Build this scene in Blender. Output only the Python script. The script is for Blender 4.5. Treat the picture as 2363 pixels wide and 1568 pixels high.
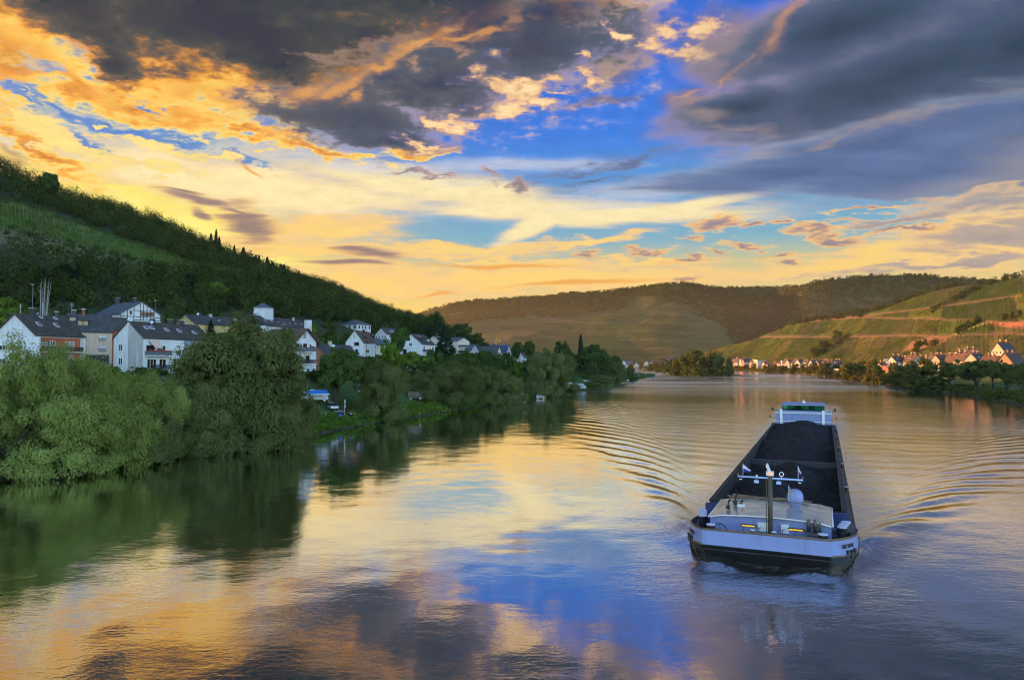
import bpy, bmesh, math, random
import numpy as np
from mathutils import Vector, Matrix, Euler

for o in list(bpy.data.objects):
    bpy.data.objects.remove(o)
scene = bpy.context.scene
col = scene.collection
R = math.radians

# ---------------------------------------------------------------- camera
CAM_H, FPX, HOR = 14.5, 1640.0, 834.0      # eye height (m), focal length and horizon row on a 2363 px wide frame
PITCH = math.atan((HOR - 784.0) / FPX)
cam_data = bpy.data.cameras.new('camera')
cam_data.sensor_width = 36.0
cam_data.lens = FPX / 2363.0 * 36.0
cam_data.clip_start = 0.5
cam_data.clip_end = 30000.0
cam = bpy.data.objects.new('camera', cam_data)
cam.location = (0, 0, CAM_H)
cam.rotation_euler = (math.pi / 2 + PITCH, 0, 0)
col.objects.link(cam)
scene.camera = cam


def ray(vx, vy):
    """direction seen at a place of the photograph, scaled so that y = 1"""
    cx, cy = (vx - 1181.5) / FPX, (784.0 - vy) / FPX
    c, s = math.cos(PITCH), math.sin(PITCH)
    y, z = c - cy * s, s + cy * c
    return cx / y, z / y


def P(vx, vy, d):
    """world point at forward distance d"""
    a, b = ray(vx, vy)
    return Vector((a * d, d, CAM_H + b * d))


def azel(vx, vy):
    a, b = ray(vx, vy)
    return math.degrees(math.atan2(a, 1.0)), math.degrees(math.atan2(b, math.hypot(a, 1.0)))


def srgb(r, g, b):
    def f(c):
        c /= 255.0
        return c / 12.92 if c <= 0.04045 else ((c + 0.055) / 1.055) ** 2.4
    return (f(r), f(g), f(b), 1.0)


EXPO = 2.6                                 # the photograph is exposed for the shaded banks
scene.view_settings.view_transform = 'Standard'
scene.view_settings.look = 'None'
scene.view_settings.gamma = 1.0
scene.view_settings.exposure = EXPO
scene.render.engine = 'CYCLES'
scene.cycles.use_denoising = True
scene.cycles.use_adaptive_sampling = True
scene.cycles.adaptive_threshold = 0.012
scene.cycles.adaptive_min_samples = 8
scene.cycles.filter_width = 1.1
scene.cycles.max_bounces = 6
scene.cycles.transparent_max_bounces = 6
scene.cycles.volume_bounces = 0
scene.cycles.sample_clamp_indirect = 6.0

# ---------------------------------------------------------------- sky and sun
SUN_AZ, SUN_EL = -58.0, 9.5                # degrees left of the view, degrees up
SKY = 0.15

world = bpy.data.worlds.new('World')
scene.world = world
world.use_nodes = True
wt = world.node_tree
wt.nodes.clear()


def wn(kind, **kw):
    n = wt.nodes.new(kind)
    for k, v in kw.items():
        setattr(n, k, v)
    return n


def wset(sock, v):
    if isinstance(v, bpy.types.NodeSocket):
        wt.links.new(v, sock)
    else:
        sock.default_value = v


def wmath(op, a, b=0.0, c=0.0, clamp=False):
    n = wn('ShaderNodeMath', operation=op, use_clamp=clamp)
    for i, v in enumerate((a, b, c)):
        wset(n.inputs[i], v)
    return n.outputs[0]


def wvec(op, a, b):
    n = wn('ShaderNodeVectorMath', operation=op)
    wset(n.inputs[0], a)
    if op == 'SCALE':
        wset(n.inputs[3], b)
    else:
        wset(n.inputs[1], b)
    return n.outputs[0]


def wmix(fac, a, b):
    n = wn('ShaderNodeMix', data_type='RGBA')
    wset(n.inputs[0], fac)
    wset(n.inputs[6], a)
    wset(n.inputs[7], b)
    return n.outputs[2]


def wrange(v, a, b, lo=0.0, hi=1.0, smooth=True):
    n = wn('ShaderNodeMapRange', interpolation_type='SMOOTHSTEP' if smooth else 'LINEAR')
    wset(n.inputs[0], v)
    for i, x in enumerate((a, b, lo, hi)):
        wset(n.inputs[i + 1], x)
    return n.outputs[0]


def wnoise(vec, scale, detail, rough=0.55, dist=0.0, dims='3D', w=0.0):
    n = wn('ShaderNodeTexNoise', noise_dimensions=dims)
    wset(n.inputs['Vector'], vec)
    n.inputs['Scale'].default_value = scale
    n.inputs['Detail'].default_value = detail
    n.inputs['Roughness'].default_value = rough
    n.inputs['Distortion'].default_value = dist
    if dims == '4D':
        n.inputs['W'].default_value = w
    return n


def wramp(v, stops):
    n = wn('ShaderNodeValToRGB')
    e = n.color_ramp.elements
    while len(e) < len(stops):
        e.new(0.5)
    for s, (p, c) in zip(e, stops):
        s.position = p
        s.color = c
    wset(n.inputs[0], v)
    return n.outputs[0]


def S(vx, vy):
    a, e = azel(vx, vy)
    return a, e


coord = wn('ShaderNodeTexCoord').outputs['Generated']
sep = wn('ShaderNodeSeparateXYZ')
wt.links.new(coord, sep.inputs[0])
X, Y, Z = sep.outputs
AZ = wmath('MULTIPLY', wmath('ARCTAN2', X, Y), 180 / math.pi)
EL = wmath('MULTIPLY', wmath('ARCSINE', Z), 180 / math.pi)
comb = wn('ShaderNodeCombineXYZ')
wset(comb.inputs[0], AZ)
wset(comb.inputs[1], EL)
POLAR = comb.outputs[0]
# cloud deck seen in perspective: the sky direction cut by a flat layer overhead
zz = wmath('MAXIMUM', wmath('ADD', Z, 0.12), 0.05)
comb2 = wn('ShaderNodeCombineXYZ')
wset(comb2.inputs[0], wmath('DIVIDE', X, zz))
wset(comb2.inputs[1], wmath('DIVIDE', Y, zz))
DECK = comb2.outputs[0]

nz_big = wnoise(DECK, 1.6, 3.0, 0.5)
nz_mid = wnoise(DECK, 5.0, 5.0, 0.6)
nz_fine = wnoise(DECK, 13.0, 5.0, 0.62)


def warp(amount, node, base=POLAR):
    v = wvec('SUBTRACT', node.outputs['Color'], (0.5, 0.5, 0.5))
    v = wvec('MULTIPLY', v, (amount * 1.5, amount, 0.0))
    return wvec('ADD', base, v)


V1 = warp(1.6, nz_big)
V2 = warp(3.0, nz_mid, V1)
V3 = warp(2.4, nz_fine, V2)


def quad(v):
    """(x^2, y^2, xy) of a warped sky position, so that every ellipse costs two dot products"""
    sp = wn('ShaderNodeSeparateXYZ')
    wset(sp.inputs[0], v)
    cb = wn('ShaderNodeCombineXYZ')
    wset(cb.inputs[0], wmath('MULTIPLY', sp.outputs[0], sp.outputs[0]))
    wset(cb.inputs[1], wmath('MULTIPLY', sp.outputs[1], sp.outputs[1]))
    wset(cb.inputs[2], wmath('MULTIPLY', sp.outputs[0], sp.outputs[1]))
    cc = wn('ShaderNodeCombineXYZ')
    wset(cc.inputs[0], sp.outputs[0])
    wset(cc.inputs[1], sp.outputs[1])
    cc.inputs[2].default_value = 1.0
    return cb.outputs[0], cc.outputs[0]


def wdot(a, b):
    n = wn('ShaderNodeVectorMath', operation='DOT_PRODUCT')
    wset(n.inputs[0], a)
    n.inputs[1].default_value = b
    return n.outputs['Value']


def field(blobs, coords, k=0.25):
    """1 in the middle of the nearest soft ellipse (vx, vy, rx, ry, rot[, push]), 0 on its edge, negative outside"""
    q2, q1 = coords
    out = None
    for b in blobs:
        vx, vy, rx, ry, rot = b[:5]
        a, e = azel(vx, vy)
        ca = math.cos(R(a))
        kx, ky = math.degrees(ca * ca / FPX), math.degrees(ca / FPX)
        cr, sr = math.cos(R(rot)), math.sin(R(rot))
        # axes in degrees
        u = (cr * kx, sr * ky)
        w = (-sr * kx, cr * ky)
        lu, lw = math.hypot(*u), math.hypot(*w)
        u = (u[0] / lu / (rx * lu), u[1] / lu / (rx * lu))
        w = (w[0] / lw / (ry * lw), w[1] / lw / (ry * lw))
        cu, cw = u[0] * a + u[1] * e, w[0] * a + w[1] * e
        A = (u[0] ** 2 + w[0] ** 2, u[1] ** 2 + w[1] ** 2, 2 * (u[0] * u[1] + w[0] * w[1]))
        B = (-2 * (u[0] * cu + w[0] * cw), -2 * (u[1] * cu + w[1] * cw), cu * cu + cw * cw + (b[5] if len(b) > 5 else 0.0))
        f = wmath('ADD', wdot(q2, A), wdot(q1, B))
        if out is None:
            out = f
        else:
            n = wn('ShaderNodeMath', operation='SMOOTH_MIN')
            wset(n.inputs[0], out)
            wset(n.inputs[1], f)
            n.inputs[2].default_value = k
            out = n.outputs[0]
    return wmath('SUBTRACT', 1.0, wmath('SQRT', wmath('MAXIMUM', out, 0.0)))


W1, W2, W3 = quad(V1), quad(V2), quad(V3)


def c4(rgb):
    return srgb(*rgb)
# clear sky: the Nishita model with the evening colours of this valley over it
sky = wn('ShaderNodeTexSky', sky_type='NISHITA', sun_disc=False)
sky.sun_elevation = R(SUN_EL)
sky.sun_rotation = R(SUN_AZ)
sky.altitude = 100.0
sky.air_density, sky.dust_density, sky.ozone_density = 1.0, 1.5, 2.0
NISHITA = wvec('SCALE', sky.outputs[0], SKY)

elf = wmath('DIVIDE', EL, 40.0)
clear_r = wramp(elf, [(0.0, c4((252, 208, 96))), (0.10, c4((248, 212, 116))), (0.19, c4((205, 200, 150))),
                      (0.24, c4((128, 180, 200))), (0.33, c4((88, 158, 212))), (0.44, c4((58, 128, 228))),
                      (0.62, c4((46, 112, 226))), (1.0, c4((38, 84, 170)))])
clear_l = wramp(elf, [(0.0, c4((255, 206, 84))), (0.14, c4((255, 220, 98))), (0.27, c4((255, 226, 130))),
                      (0.36, c4((244, 220, 170))), (0.43, c4((140, 178, 208))), (0.54, c4((72, 128, 200))),
                      (1.0, c4((48, 96, 180)))])
left = wrange(wmath('ADD', AZ, wmath('MULTIPLY', wmath('SUBTRACT', nz_big.outputs[0], 0.5), 10.0)), -24.0, -4.0, 1.0, 0.0)
C = wmix(left, clear_r, clear_l)
front = wrange(Y, -0.35, 0.25)


F_FINE, F_MID, F_BIG = nz_fine.outputs[0], nz_mid.outputs[0], nz_big.outputs[0]
# streaky high cloud, stretched along the wind
st = wn('ShaderNodeMapping')
wset(st.inputs[0], DECK)
st.inputs[2].default_value = (0, 0, R(16))
st.inputs[3].default_value = (0.7, 2.6, 1)
nz_str = wnoise(st.outputs[0], 2.6, 6.0, 0.6, 0.5)
F_STR = nz_str.outputs[0]
puff = wnoise(DECK, 9.0, 4.0, 0.5)
F_PUFF = wmath('ADD', wmath('MULTIPLY', puff.outputs[0], 0.6), wmath('MULTIPLY', F_FINE, 0.4))
F_MIX = wmath('ADD', wmath('MULTIPLY', F_PUFF, 0.5), wmath('MULTIPLY', F_MID, 0.5))
F_TINY = wnoise(DECK, 30.0, 3.0, 0.6).outputs[0]
F_GOLD = wmath('ADD', wmath('MULTIPLY', F_PUFF, 0.72), wmath('MULTIPLY', F_TINY, 0.28))


def layer(C, blobs, coords, stops, soft=(0.0, 0.2), noise=None, namt=0.0, opacity=1.0, k=0.25):
    """stops: colours against how deep inside the cloud a direction lies"""
    f = field(blobs, coords, k)
    if noise is not None:
        f = wmath('ADD', f, wmath('MULTIPLY', wmath('SUBTRACT', noise, 0.5), namt))
    a = wrange(f, soft[0], soft[1], 0.0, opacity)
    colr = wramp(f, [(p, c4(c)) for p, c in stops])
    return wmix(a, C, colr)


# high cream veil across the middle of the sky
C = layer(C, [(560, 425, 560, 60, -3), (1000, 432, 420, 46, -9), (1330, 487, 440, 36, -2), (1560, 478, 240, 20, 6), (1230, 520, 130, 24, 24),
              (420, 420, 240, 34, -6)], W1,
          [(0.0, (205, 205, 205)), (0.2, (246, 222, 176)), (0.5, (255, 236, 178))], (-0.25, 0.45), F_STR, 1.2, 0.95)
C = layer(C, [(90, 430, 330, 50, -26), (330, 530, 330, 100, -24), (150, 480, 240, 70, -24)], W2,
          [(0.0, (248, 212, 136)), (0.25, (255, 222, 112)), (0.6, (255, 236, 124))], (-0.25, 0.4), F_STR, 1.6, 0.96)
C = layer(C, [(470, 530, 300, 66, -22), (620, 600, 220, 40, -18), (300, 470, 160, 50, -24)], W1,
          [(0.0, (255, 222, 120)), (0.5, (255, 240, 128)), (1.0, (255, 246, 140))], (-0.2, 1.0), F_STR, 0.8, 0.95)
C = layer(C, [(60, 405, 120, 22, -30), (20, 350, 60, 16, -30)], W2, [(0.0, (230, 190, 120)), (0.6, (196, 160, 110))], (-0.4, 0.7), F_STR, 2.0, 0.8)
# pale blue veil above it
C = layer(C, [(1150, 392, 420, 24, 0), (860, 384, 300, 22, -6), (1500, 440, 260, 34, 3)], W1,
          [(0.0, (140, 174, 224)), (0.6, (196, 204, 222))], (-0.2, 0.9), F_STR, 1.7, 0.75)
# lower veils
C = layer(C, [(770, 522, 190, 34, 4), (700, 570, 260, 20, 0), (1040, 570, 300, 15, -2), (1360, 556, 170, 15, 3), (1240, 645, 620, 40, 0), (1130, 600, 320, 12, -4),
              (1500, 605, 150, 12, -4), (1990, 600, 340, 34, 6), (2260, 560, 260, 80, 6), (800, 650, 300, 28, -6)], W2,
          [(0.0, (236, 200, 150)), (0.3, (250, 208, 136)), (0.8, (255, 216, 122))], (-0.25, 0.4), F_STR, 1.5, 0.92)
# gold mottled cloud on the left
C = layer(C, [(20, 120, 200, 130, -40), (170, 190, 240, 44, -16), (330, 240, 300, 40, -10), (560, 240, 220, 50, -2), (640, 200, 150, 60, 10), (20, 262, 130, 34, -34),
              (90, 345, 200, 26, -34), (560, 305, 120, 16, -6), (720, 335, 220, 18, -10), (960, 345, 90, 18, 0), (430, 190, 220, 70, -6)], W3,
          [(0.0, (240, 204, 140)), (0.14, (255, 226, 138)), (0.4, (255, 208, 102)), (0.66, (250, 172, 74)), (1.0, (206, 128, 62))],
          (-0.15, 0.3), F_GOLD, 3.2, 1.0)
# holes of blue sky in it
C = layer(C, [(85, 148, 46, 18, -10), (150, 250, 110, 12, -30), (300, 296, 190, 17, -6), (430, 318, 90, 10, -3), (355, 237, 34, 8, -20), (60, 215, 60, 10, -30), (620, 290, 40, 9, -10),
              (215, 335, 60, 12, -30), (560, 360, 90, 9, -4)], W3,
          [(0.0, (150, 180, 205)), (0.5, (92, 142, 206)), (1.0, (74, 126, 204))], (-0.3, 0.3), F_PUFF, 2.0, 0.95)
# bright flakes strewn over the blue
C = layer(C, [(240, 318, 50, 9, -10), (160, 320, 120, 13, -36), (430, 345, 170, 14, -4), (70, 290, 120, 20, -30), (300, 372, 200, 14, -6), (250, 275, 22, 7, 0)], W3,
          [(0.0, (230, 205, 160)), (0.3, (255, 226, 138))], (-0.15, 0.35), F_GOLD, 4.0, 0.95)
# mauve shadowed haze round the upper blue gap
C = layer(C, [(1420, 160, 140, 40, 20), (1660, 110, 120, 110, 0), (1390, 60, 240, 44, 0), (1390, 240, 120, 16, 10), (1580, 230, 80, 40, 0)], W2,
          [(0.0, (86, 122, 206)), (0.35, (104, 114, 170)), (0.9, (126, 120, 146))], (-0.3, 0.7), F_MIX, 2.0, 0.9)
# dark bank across the top left with burning edges
C = layer(C, [(420, -60, 980, 220, -6), (560, 70, 460, 120, -8), (1000, -60, 560, 170, 8), (180, 20, 330, 92, -18),
              (268, 150, 60, 62, 20), (640, 140, 150, 70, 0), (860, 110, 200, 80, 18), (676, 190, 44, 52, 10)], W2,
          [(0.0, (255, 210, 104)), (0.10, (252, 178, 76)), (0.22, (206, 138, 68)), (0.34, (128, 102, 82)), (0.46, (78, 82, 82)), (0.65, (54, 67, 75)), (1.0, (36, 52, 72))],
          (-0.35, 0.3), F_GOLD, 2.2, 1.0, 0.4)
# its grey underside reaching right
C = layer(C, [(810, 268, 240, 62, -2), (1040, 180, 330, 84, 10), (1240, 110, 300, 80, 6), (900, 312, 150, 28, -3),
              (690, 262, 120, 36, 6)], W2,
          [(0.0, (206, 166, 132)), (0.14, (150, 132, 128)), (0.3, (88, 98, 112)), (0.7, (62, 79, 99)), (1.0, (48, 67, 92))],
          (-0.35, 0.45), F_GOLD, 3.0, 0.97, 0.4)
C = layer(C, [(1100, 50, 160, 60, 12), (1290, 24, 200, 50, 8)], W1, [(0.0, (42, 58, 88)), (1.0, (42, 58, 88))], (-0.1, 0.9), None, 0, 0.85)
# glowing seam between the two
C = layer(C, [(790, 190, 90, 14, 26), (880, 150, 90, 10, 30), (970, 102, 100, 8, 28), (1060, 80, 110, 6, 6), (700, 205, 60, 18, 20), (815, 215, 26, 12, 40)], W2,
          [(0.0, (190, 130, 90)), (0.5, (240, 168, 88))], (-0.6, 1.2), F_GOLD, 4.0, 0.75)
# peach puffs round the blue gap
C = layer(C, [(1072, 276, 70, 24, 8), (990, 328, 70, 12, -8), (1180, 205, 100, 42, -24), (1170, 246, 54, 22, -10), (1252, 250, 34, 16, -10), (1010, 275, 70, 14, -10), (1240, 195, 60, 26, -6),
              (1362, 178, 26, 34, 60), (1355, 125, 22, 18, 0), (1425, 72, 46, 14, -30), (1545, 58, 64, 38, -12), (1580, 115, 70, 22, -14), (1610, 60, 60, 30, 0), (1290, 210, 40, 10, 0)], W3,
          [(0.0, (128, 128, 176)), (0.2, (196, 160, 150)), (0.5, (250, 200, 144)), (0.9, (255, 222, 168))], (-0.5, 0.8), F_GOLD, 5.0, 0.96)
# heavy bank on the right
C = layer(C, [(2060, 180, 520, 118, 10), (2380, 100, 460, 190, 5), (1950, 60, 400, 90, 8), (1720, 245, 220, 54, 8)], W1,
          [(0.0, (176, 146, 130)), (0.12, (146, 132, 134)), (0.26, (100, 110, 134)), (0.45, (76, 93, 124)), (0.7, (60, 81, 106)), (1.0, (46, 68, 90))],
          (-0.3, 0.35), F_MIX, 1.5, 1.0, 0.4)
C = layer(C, [(1680, 170, 110, 7, 36), (1775, 92, 60, 16, 40), (1600, 212, 60, 6, 20), (1825, 26, 50, 14, 50)], W2,
          [(0.0, (180, 136, 116)), (0.7, (226, 160, 106))], (-0.7, 1.4), F_GOLD, 4.5, 0.5)
# blue grey shelf under it
C = layer(C, [(1830, 395, 400, 46, 1), (2150, 390, 600, 66, -2), (2330, 330, 420, 110, 0), (2050, 320, 460, 50, 5)], W1,
          [(0.0, (156, 168, 190)), (0.2, (120, 136, 168)), (0.5, (94, 117, 160)), (1.0, (78, 101, 142))],
          (-0.3, 0.4), F_STR, 1.5, 0.94)
C = layer(C, [(2250, 420, 300, 40, 2), (2340, 380, 160, 90, 0)], W1, [(0.0, (136, 142, 164)), (1.0, (150, 146, 156))], (-0.3, 1.1), F_STR, 1.2, 0.8)
C = layer(C, [(1320, 405, 130, 11, 12), (1380, 425, 90, 7, 6), (1440, 385, 120, 8, 10)], W2, [(0.0, (124, 138, 170)), (1.0, (88, 104, 142))], (-0.5, 0.9), F_STR, 2.6, 0.85)
C = layer(C, [(2000, 300, 340, 10, 7), (1720, 296, 120, 12, -6), (1620, 270, 70, 18, 0)], W2,
          [(0.0, (134, 130, 142)), (0.6, (162, 146, 142))], (-0.5, 1.2), F_PUFF, 2.0, 0.65)
# right hand evening clouds
C = layer(C, [(2160, 612, 420, 18, 3), (2290, 540, 260, 40, 2), (2300, 460, 260, 26, 0), (2050, 505, 170, 16, 5), (2100, 490, 240, 9, 6)], W2,
          [(0.0, (252, 214, 148)), (0.2, (230, 192, 146)), (0.5, (184, 168, 156)), (1.0, (160, 152, 156))], (-0.2, 0.35), F_STR, 1.8, 0.92)
C = layer(C, [(1650, 508, 66, 16, 6), (1735, 512, 24, 10, 6), (1800, 505, 30, 12, 4), (1720, 560, 66, 10, -2), (1880, 530, 70, 15, -4), (1648, 582, 32, 6, 0),
              (1580, 605, 70, 9, -4), (1500, 580, 60, 8, 0), (1800, 592, 44, 8, 2), (1935, 552, 60, 16, -6), (1600, 545, 26, 8, 10), (1360, 588, 40, 9, 0), (1570, 640, 60, 8, 0), (2100, 530, 120, 8, 4), (2000, 480, 90, 6, 4)], W2,
          [(0.0, (255, 212, 130)), (0.3, (240, 186, 126)), (0.6, (180, 150, 140)), (0.9, (150, 134, 142))], (-0.3, 0.35), F_GOLD, 3.0, 0.95)
# lens shaped clouds over the left ridge and two dark wisps
C = layer(C, [(570, 518, 66, 44, -30), (450, 458, 90, 12, -12), (425, 440, 50, 6, -4), (465, 492, 26, 10, -20), (540, 486, 46, 6, -4),
              (850, 582, 90, 13, -4), (800, 606, 110, 6, -2)], W1,
          [(0.0, (236, 188, 120)), (0.25, (190, 154, 126)), (0.7, (136, 118, 122))], (-0.4, 0.45), F_STR, 2.2, 0.92, 0.1)
C = layer(C, [(1132, 408, 22, 14, -30), (1192, 436, 18, 24, 60), (950, 400, 60, 8, 4), (1010, 405, 40, 6, 0)], W3,
          [(0.0, (190, 170, 170)), (0.4, (176, 150, 144)), (0.9, (124, 120, 136))], (-0.5, 0.6), F_GOLD, 3.6, 0.9, 0.1)
C = layer(C, [(1000, 680, 60, 4, 3), (1330, 655, 200, 6, 2), (1150, 615, 200, 6, -2), (580, 385, 40, 4, -40)], W1,
          [(0.0, (248, 184, 96)), (0.6, (240, 166, 80))], (-0.3, 0.7), F_STR, 1.4, 0.8)
# the cloud deck carries on overhead
over = wmath('MULTIPLY', wrange(wmath('ADD', EL, wmath('MULTIPLY', wmath('SUBTRACT', F_BIG, 0.5), 14.0)), 27.0, 34.0), 0.92)
C = wmix(over, C, wmix(wrange(F_MIX, 0.35, 0.65), c4((46, 56, 60)), c4((74, 78, 80))))
# small scale light and shade in the cloud
grain = wmath('SUBTRACT', wrange(F_GOLD, 0.3, 0.7, 0.84, 1.16, False), 1.0)
C = wvec('SCALE', C, wmath('MULTIPLY_ADD', grain, wrange(EL, 5.0, 15.0), 1.0))

# everything below the horizon is hidden by the ground
C = wvec('SCALE', C, 2.0 ** -EXPO)
C = wmix(front, NISHITA, C)
bgn = wn('ShaderNodeBackground')
bgn.inputs[1].default_value = SKY
wset(bgn.inputs[0], wvec('SCALE', C, 1.0 / SKY))
wo = wn('ShaderNodeOutputWorld')
wt.links.new(bgn.outputs[0], wo.inputs[0])
world.cycles.sampling_method = 'MANUAL'
world.cycles.sample_map_resolution = 512

sun_data = bpy.data.lights.new('sun', 'SUN')
sun_data.energy = 2.5
sun_data.angle = R(0.5)
sun_data.color = (1.0, 0.40, 0.11)
sun = bpy.data.objects.new('sun', sun_data)
sd = Vector((math.sin(R(SUN_AZ)) * math.cos(R(SUN_EL)), math.cos(R(SUN_AZ)) * math.cos(R(SUN_EL)), math.sin(R(SUN_EL))))
sun.rotation_euler = sd.to_track_quat('Z', 'Y').to_euler()
sun.location = (0, 0, 60)
col.objects.link(sun)
# ---------------------------------------------------------------- helpers
rng = np.random.default_rng(7)
random.seed(7)


def tag(o, label=None, cat=None, group=None, kind=None):
    if label:
        o['label'] = label
    if cat:
        o['category'] = cat
    if group:
        o['group'] = group
    if kind:
        o['kind'] = kind
    return o


def thing(name, label, cat, loc=(0, 0, 0), rz=0.0, group=None):
    o = bpy.data.objects.new(name, None)
    o.empty_display_size = 0.5
    col.objects.link(o)
    o.location = loc
    o.rotation_euler = (0, 0, rz)
    return tag(o, label, cat, group)


def link_mesh(name, me, parent=None):
    o = bpy.data.objects.new(name, me)
    col.objects.link(o)
    if parent is not None:
        o.parent = parent
    return o


class MB:
    """collects polygons that become ONE mesh object"""

    def __init__(self):
        self.v, self.f, self.m = [], [], []

    def poly(self, pts, mi=0):
        k = len(self.v)
        self.v += [tuple(p) for p in pts]
        self.f.append(tuple(range(k, k + len(pts))))
        self.m.append(mi)

    def mesh(self, verts, faces, mi=0):
        k = len(self.v)
        self.v += [tuple(p) for p in verts]
        self.f += [tuple(k + i for i in f) for f in faces]
        self.m += [mi] * len(faces)

    def box(self, x0, x1, y0, y1, z0, z1, mi=0):
        self.mesh([(x0, y0, z0), (x1, y0, z0), (x1, y1, z0), (x0, y1, z0), (x0, y0, z1), (x1, y0, z1), (x1, y1, z1), (x0, y1, z1)],
                  [(0, 3, 2, 1), (4, 5, 6, 7), (0, 1, 5, 4), (1, 2, 6, 5), (2, 3, 7, 6), (3, 0, 4, 7)], mi)

    def obox(self, c, ax, ay, az, mi=0):
        """box from a centre and three half-axis vectors"""
        c, ax, ay, az = map(Vector, (c, ax, ay, az))
        vs = [c + sx * ax + sy * ay + sz * az for sz in (-1, 1) for sx, sy in ((-1, -1), (1, -1), (1, 1), (-1, 1))]
        self.mesh(vs, [(0, 3, 2, 1), (4, 5, 6, 7), (0, 1, 5, 4), (1, 2, 6, 5), (2, 3, 7, 6), (3, 0, 4, 7)], mi)

    def tube(self, pts, radii, n=8, mi=0, caps=True):
        pts = [Vector(p) for p in pts]
        if not hasattr(radii, '__len__'):
            radii = [radii] * len(pts)
        rings = []
        for i, p in enumerate(pts):
            d = (pts[min(i + 1, len(pts) - 1)] - pts[max(i - 1, 0)]).normalized()
            a = d.orthogonal().normalized() if i == 0 else (a - d * a.dot(d)).normalized()
            b = d.cross(a)
            rings.append([p + (a * math.cos(2 * math.pi * k / n) + b * math.sin(2 * math.pi * k / n)) * radii[i] for k in range(n)])
        vs = [v for r in rings for v in r]
        fs = []
        for i in range(len(pts) - 1):
            for k in range(n):
                fs.append((i * n + k, i * n + (k + 1) % n, (i + 1) * n + (k + 1) % n, (i + 1) * n + k))
        if caps:
            fs.append(tuple(reversed(range(n))))
            fs.append(tuple(range((len(pts) - 1) * n, len(pts) * n)))
        self.mesh(vs, fs, mi)

    def lathe(self, c, prof, n=16, mi=0):
        """prof: (radius, height) pairs around the vertical through c"""
        vs, fs = [], []
        for r, h in prof:
            for k in range(n):
                t = 2 * math.pi * k / n
                vs.append((c[0] + r * math.cos(t), c[1] + r * math.sin(t), c[2] + h))
        for i in range(len(prof) - 1):
            for k in range(n):
                fs.append((i * n + k, i * n + (k + 1) % n, (i + 1) * n + (k + 1) % n, (i + 1) * n + k))
        fs.append(tuple(reversed(range(n))))
        fs.append(tuple(range((len(prof) - 1) * n, len(prof) * n)))
        self.mesh(vs, fs, mi)

    def build(self, name, mats, parent=None, smooth=False):
        me = bpy.data.meshes.new(name)
        me.from_pydata(self.v, [], self.f)
        for m in (mats if isinstance(mats, (list, tuple)) else [mats]):
            me.materials.append(m)
        if any(self.m):
            me.polygons.foreach_set('material_index', self.m)
        if smooth:
            me.shade_smooth()
        me.update()
        return link_mesh(name, me, parent)


def np_mesh(name, verts, quads, mats, smooth=False):
    """verts (n,3), quads (m,4 or 3) -> mesh datablock, quickly"""
    me = bpy.data.meshes.new(name)
    k = quads.shape[1]
    me.vertices.add(len(verts))
    me.vertices.foreach_set('co', np.ascontiguousarray(verts, np.float32).ravel())
    me.loops.add(quads.size)
    me.loops.foreach_set('vertex_index', np.ascontiguousarray(quads, np.int32).ravel())
    me.polygons.add(len(quads))
    me.polygons.foreach_set('loop_start', np.arange(0, quads.size, k, dtype=np.int32))
    if smooth:
        me.polygons.foreach_set('use_smooth', np.ones(len(quads), bool))
    for m in (mats if isinstance(mats, (list, tuple)) else [mats]):
        me.materials.append(m)
    me.update(calc_edges=True)
    me.validate()
    return me


def attr(me, name, data, kind='FLOAT', dom='POINT'):
    a = me.attributes.new(name, kind, dom)
    a.data.foreach_set('value' if kind == 'FLOAT' else ('color' if kind.endswith('COLOR') else 'vector'), np.ascontiguousarray(data, np.float32).ravel())


def vnoise(x, y, seed=0):
    """smooth value noise, -1..1"""
    xi, yi = np.floor(x).astype(np.int64), np.floor(y).astype(np.int64)
    fx, fy = x - xi, y - yi
    fx, fy = fx * fx * (3 - 2 * fx), fy * fy * (3 - 2 * fy)

    def h(i, j):
        n = (i * 374761393 + j * 668265263 + seed * 1442695041) & 0xFFFFFFFF
        n = ((n ^ (n >> 13)) * 1274126177) & 0xFFFFFFFF
        return ((n ^ (n >> 16)) & 0xFFFF) / 32767.5 - 1.0
    a = h(xi, yi) * (1 - fx) + h(xi + 1, yi) * fx
    b = h(xi, yi + 1) * (1 - fx) + h(xi + 1, yi + 1) * fx
    return a * (1 - fy) + b * fy


def fbm(x, y, seed=0, octs=4):
    s, a = 0.0, 1.0
    for k in range(octs):
        s = s + a * vnoise(x * 2 ** k, y * 2 ** k, seed + 17 * k)
        a *= 0.5
    return s


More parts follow.
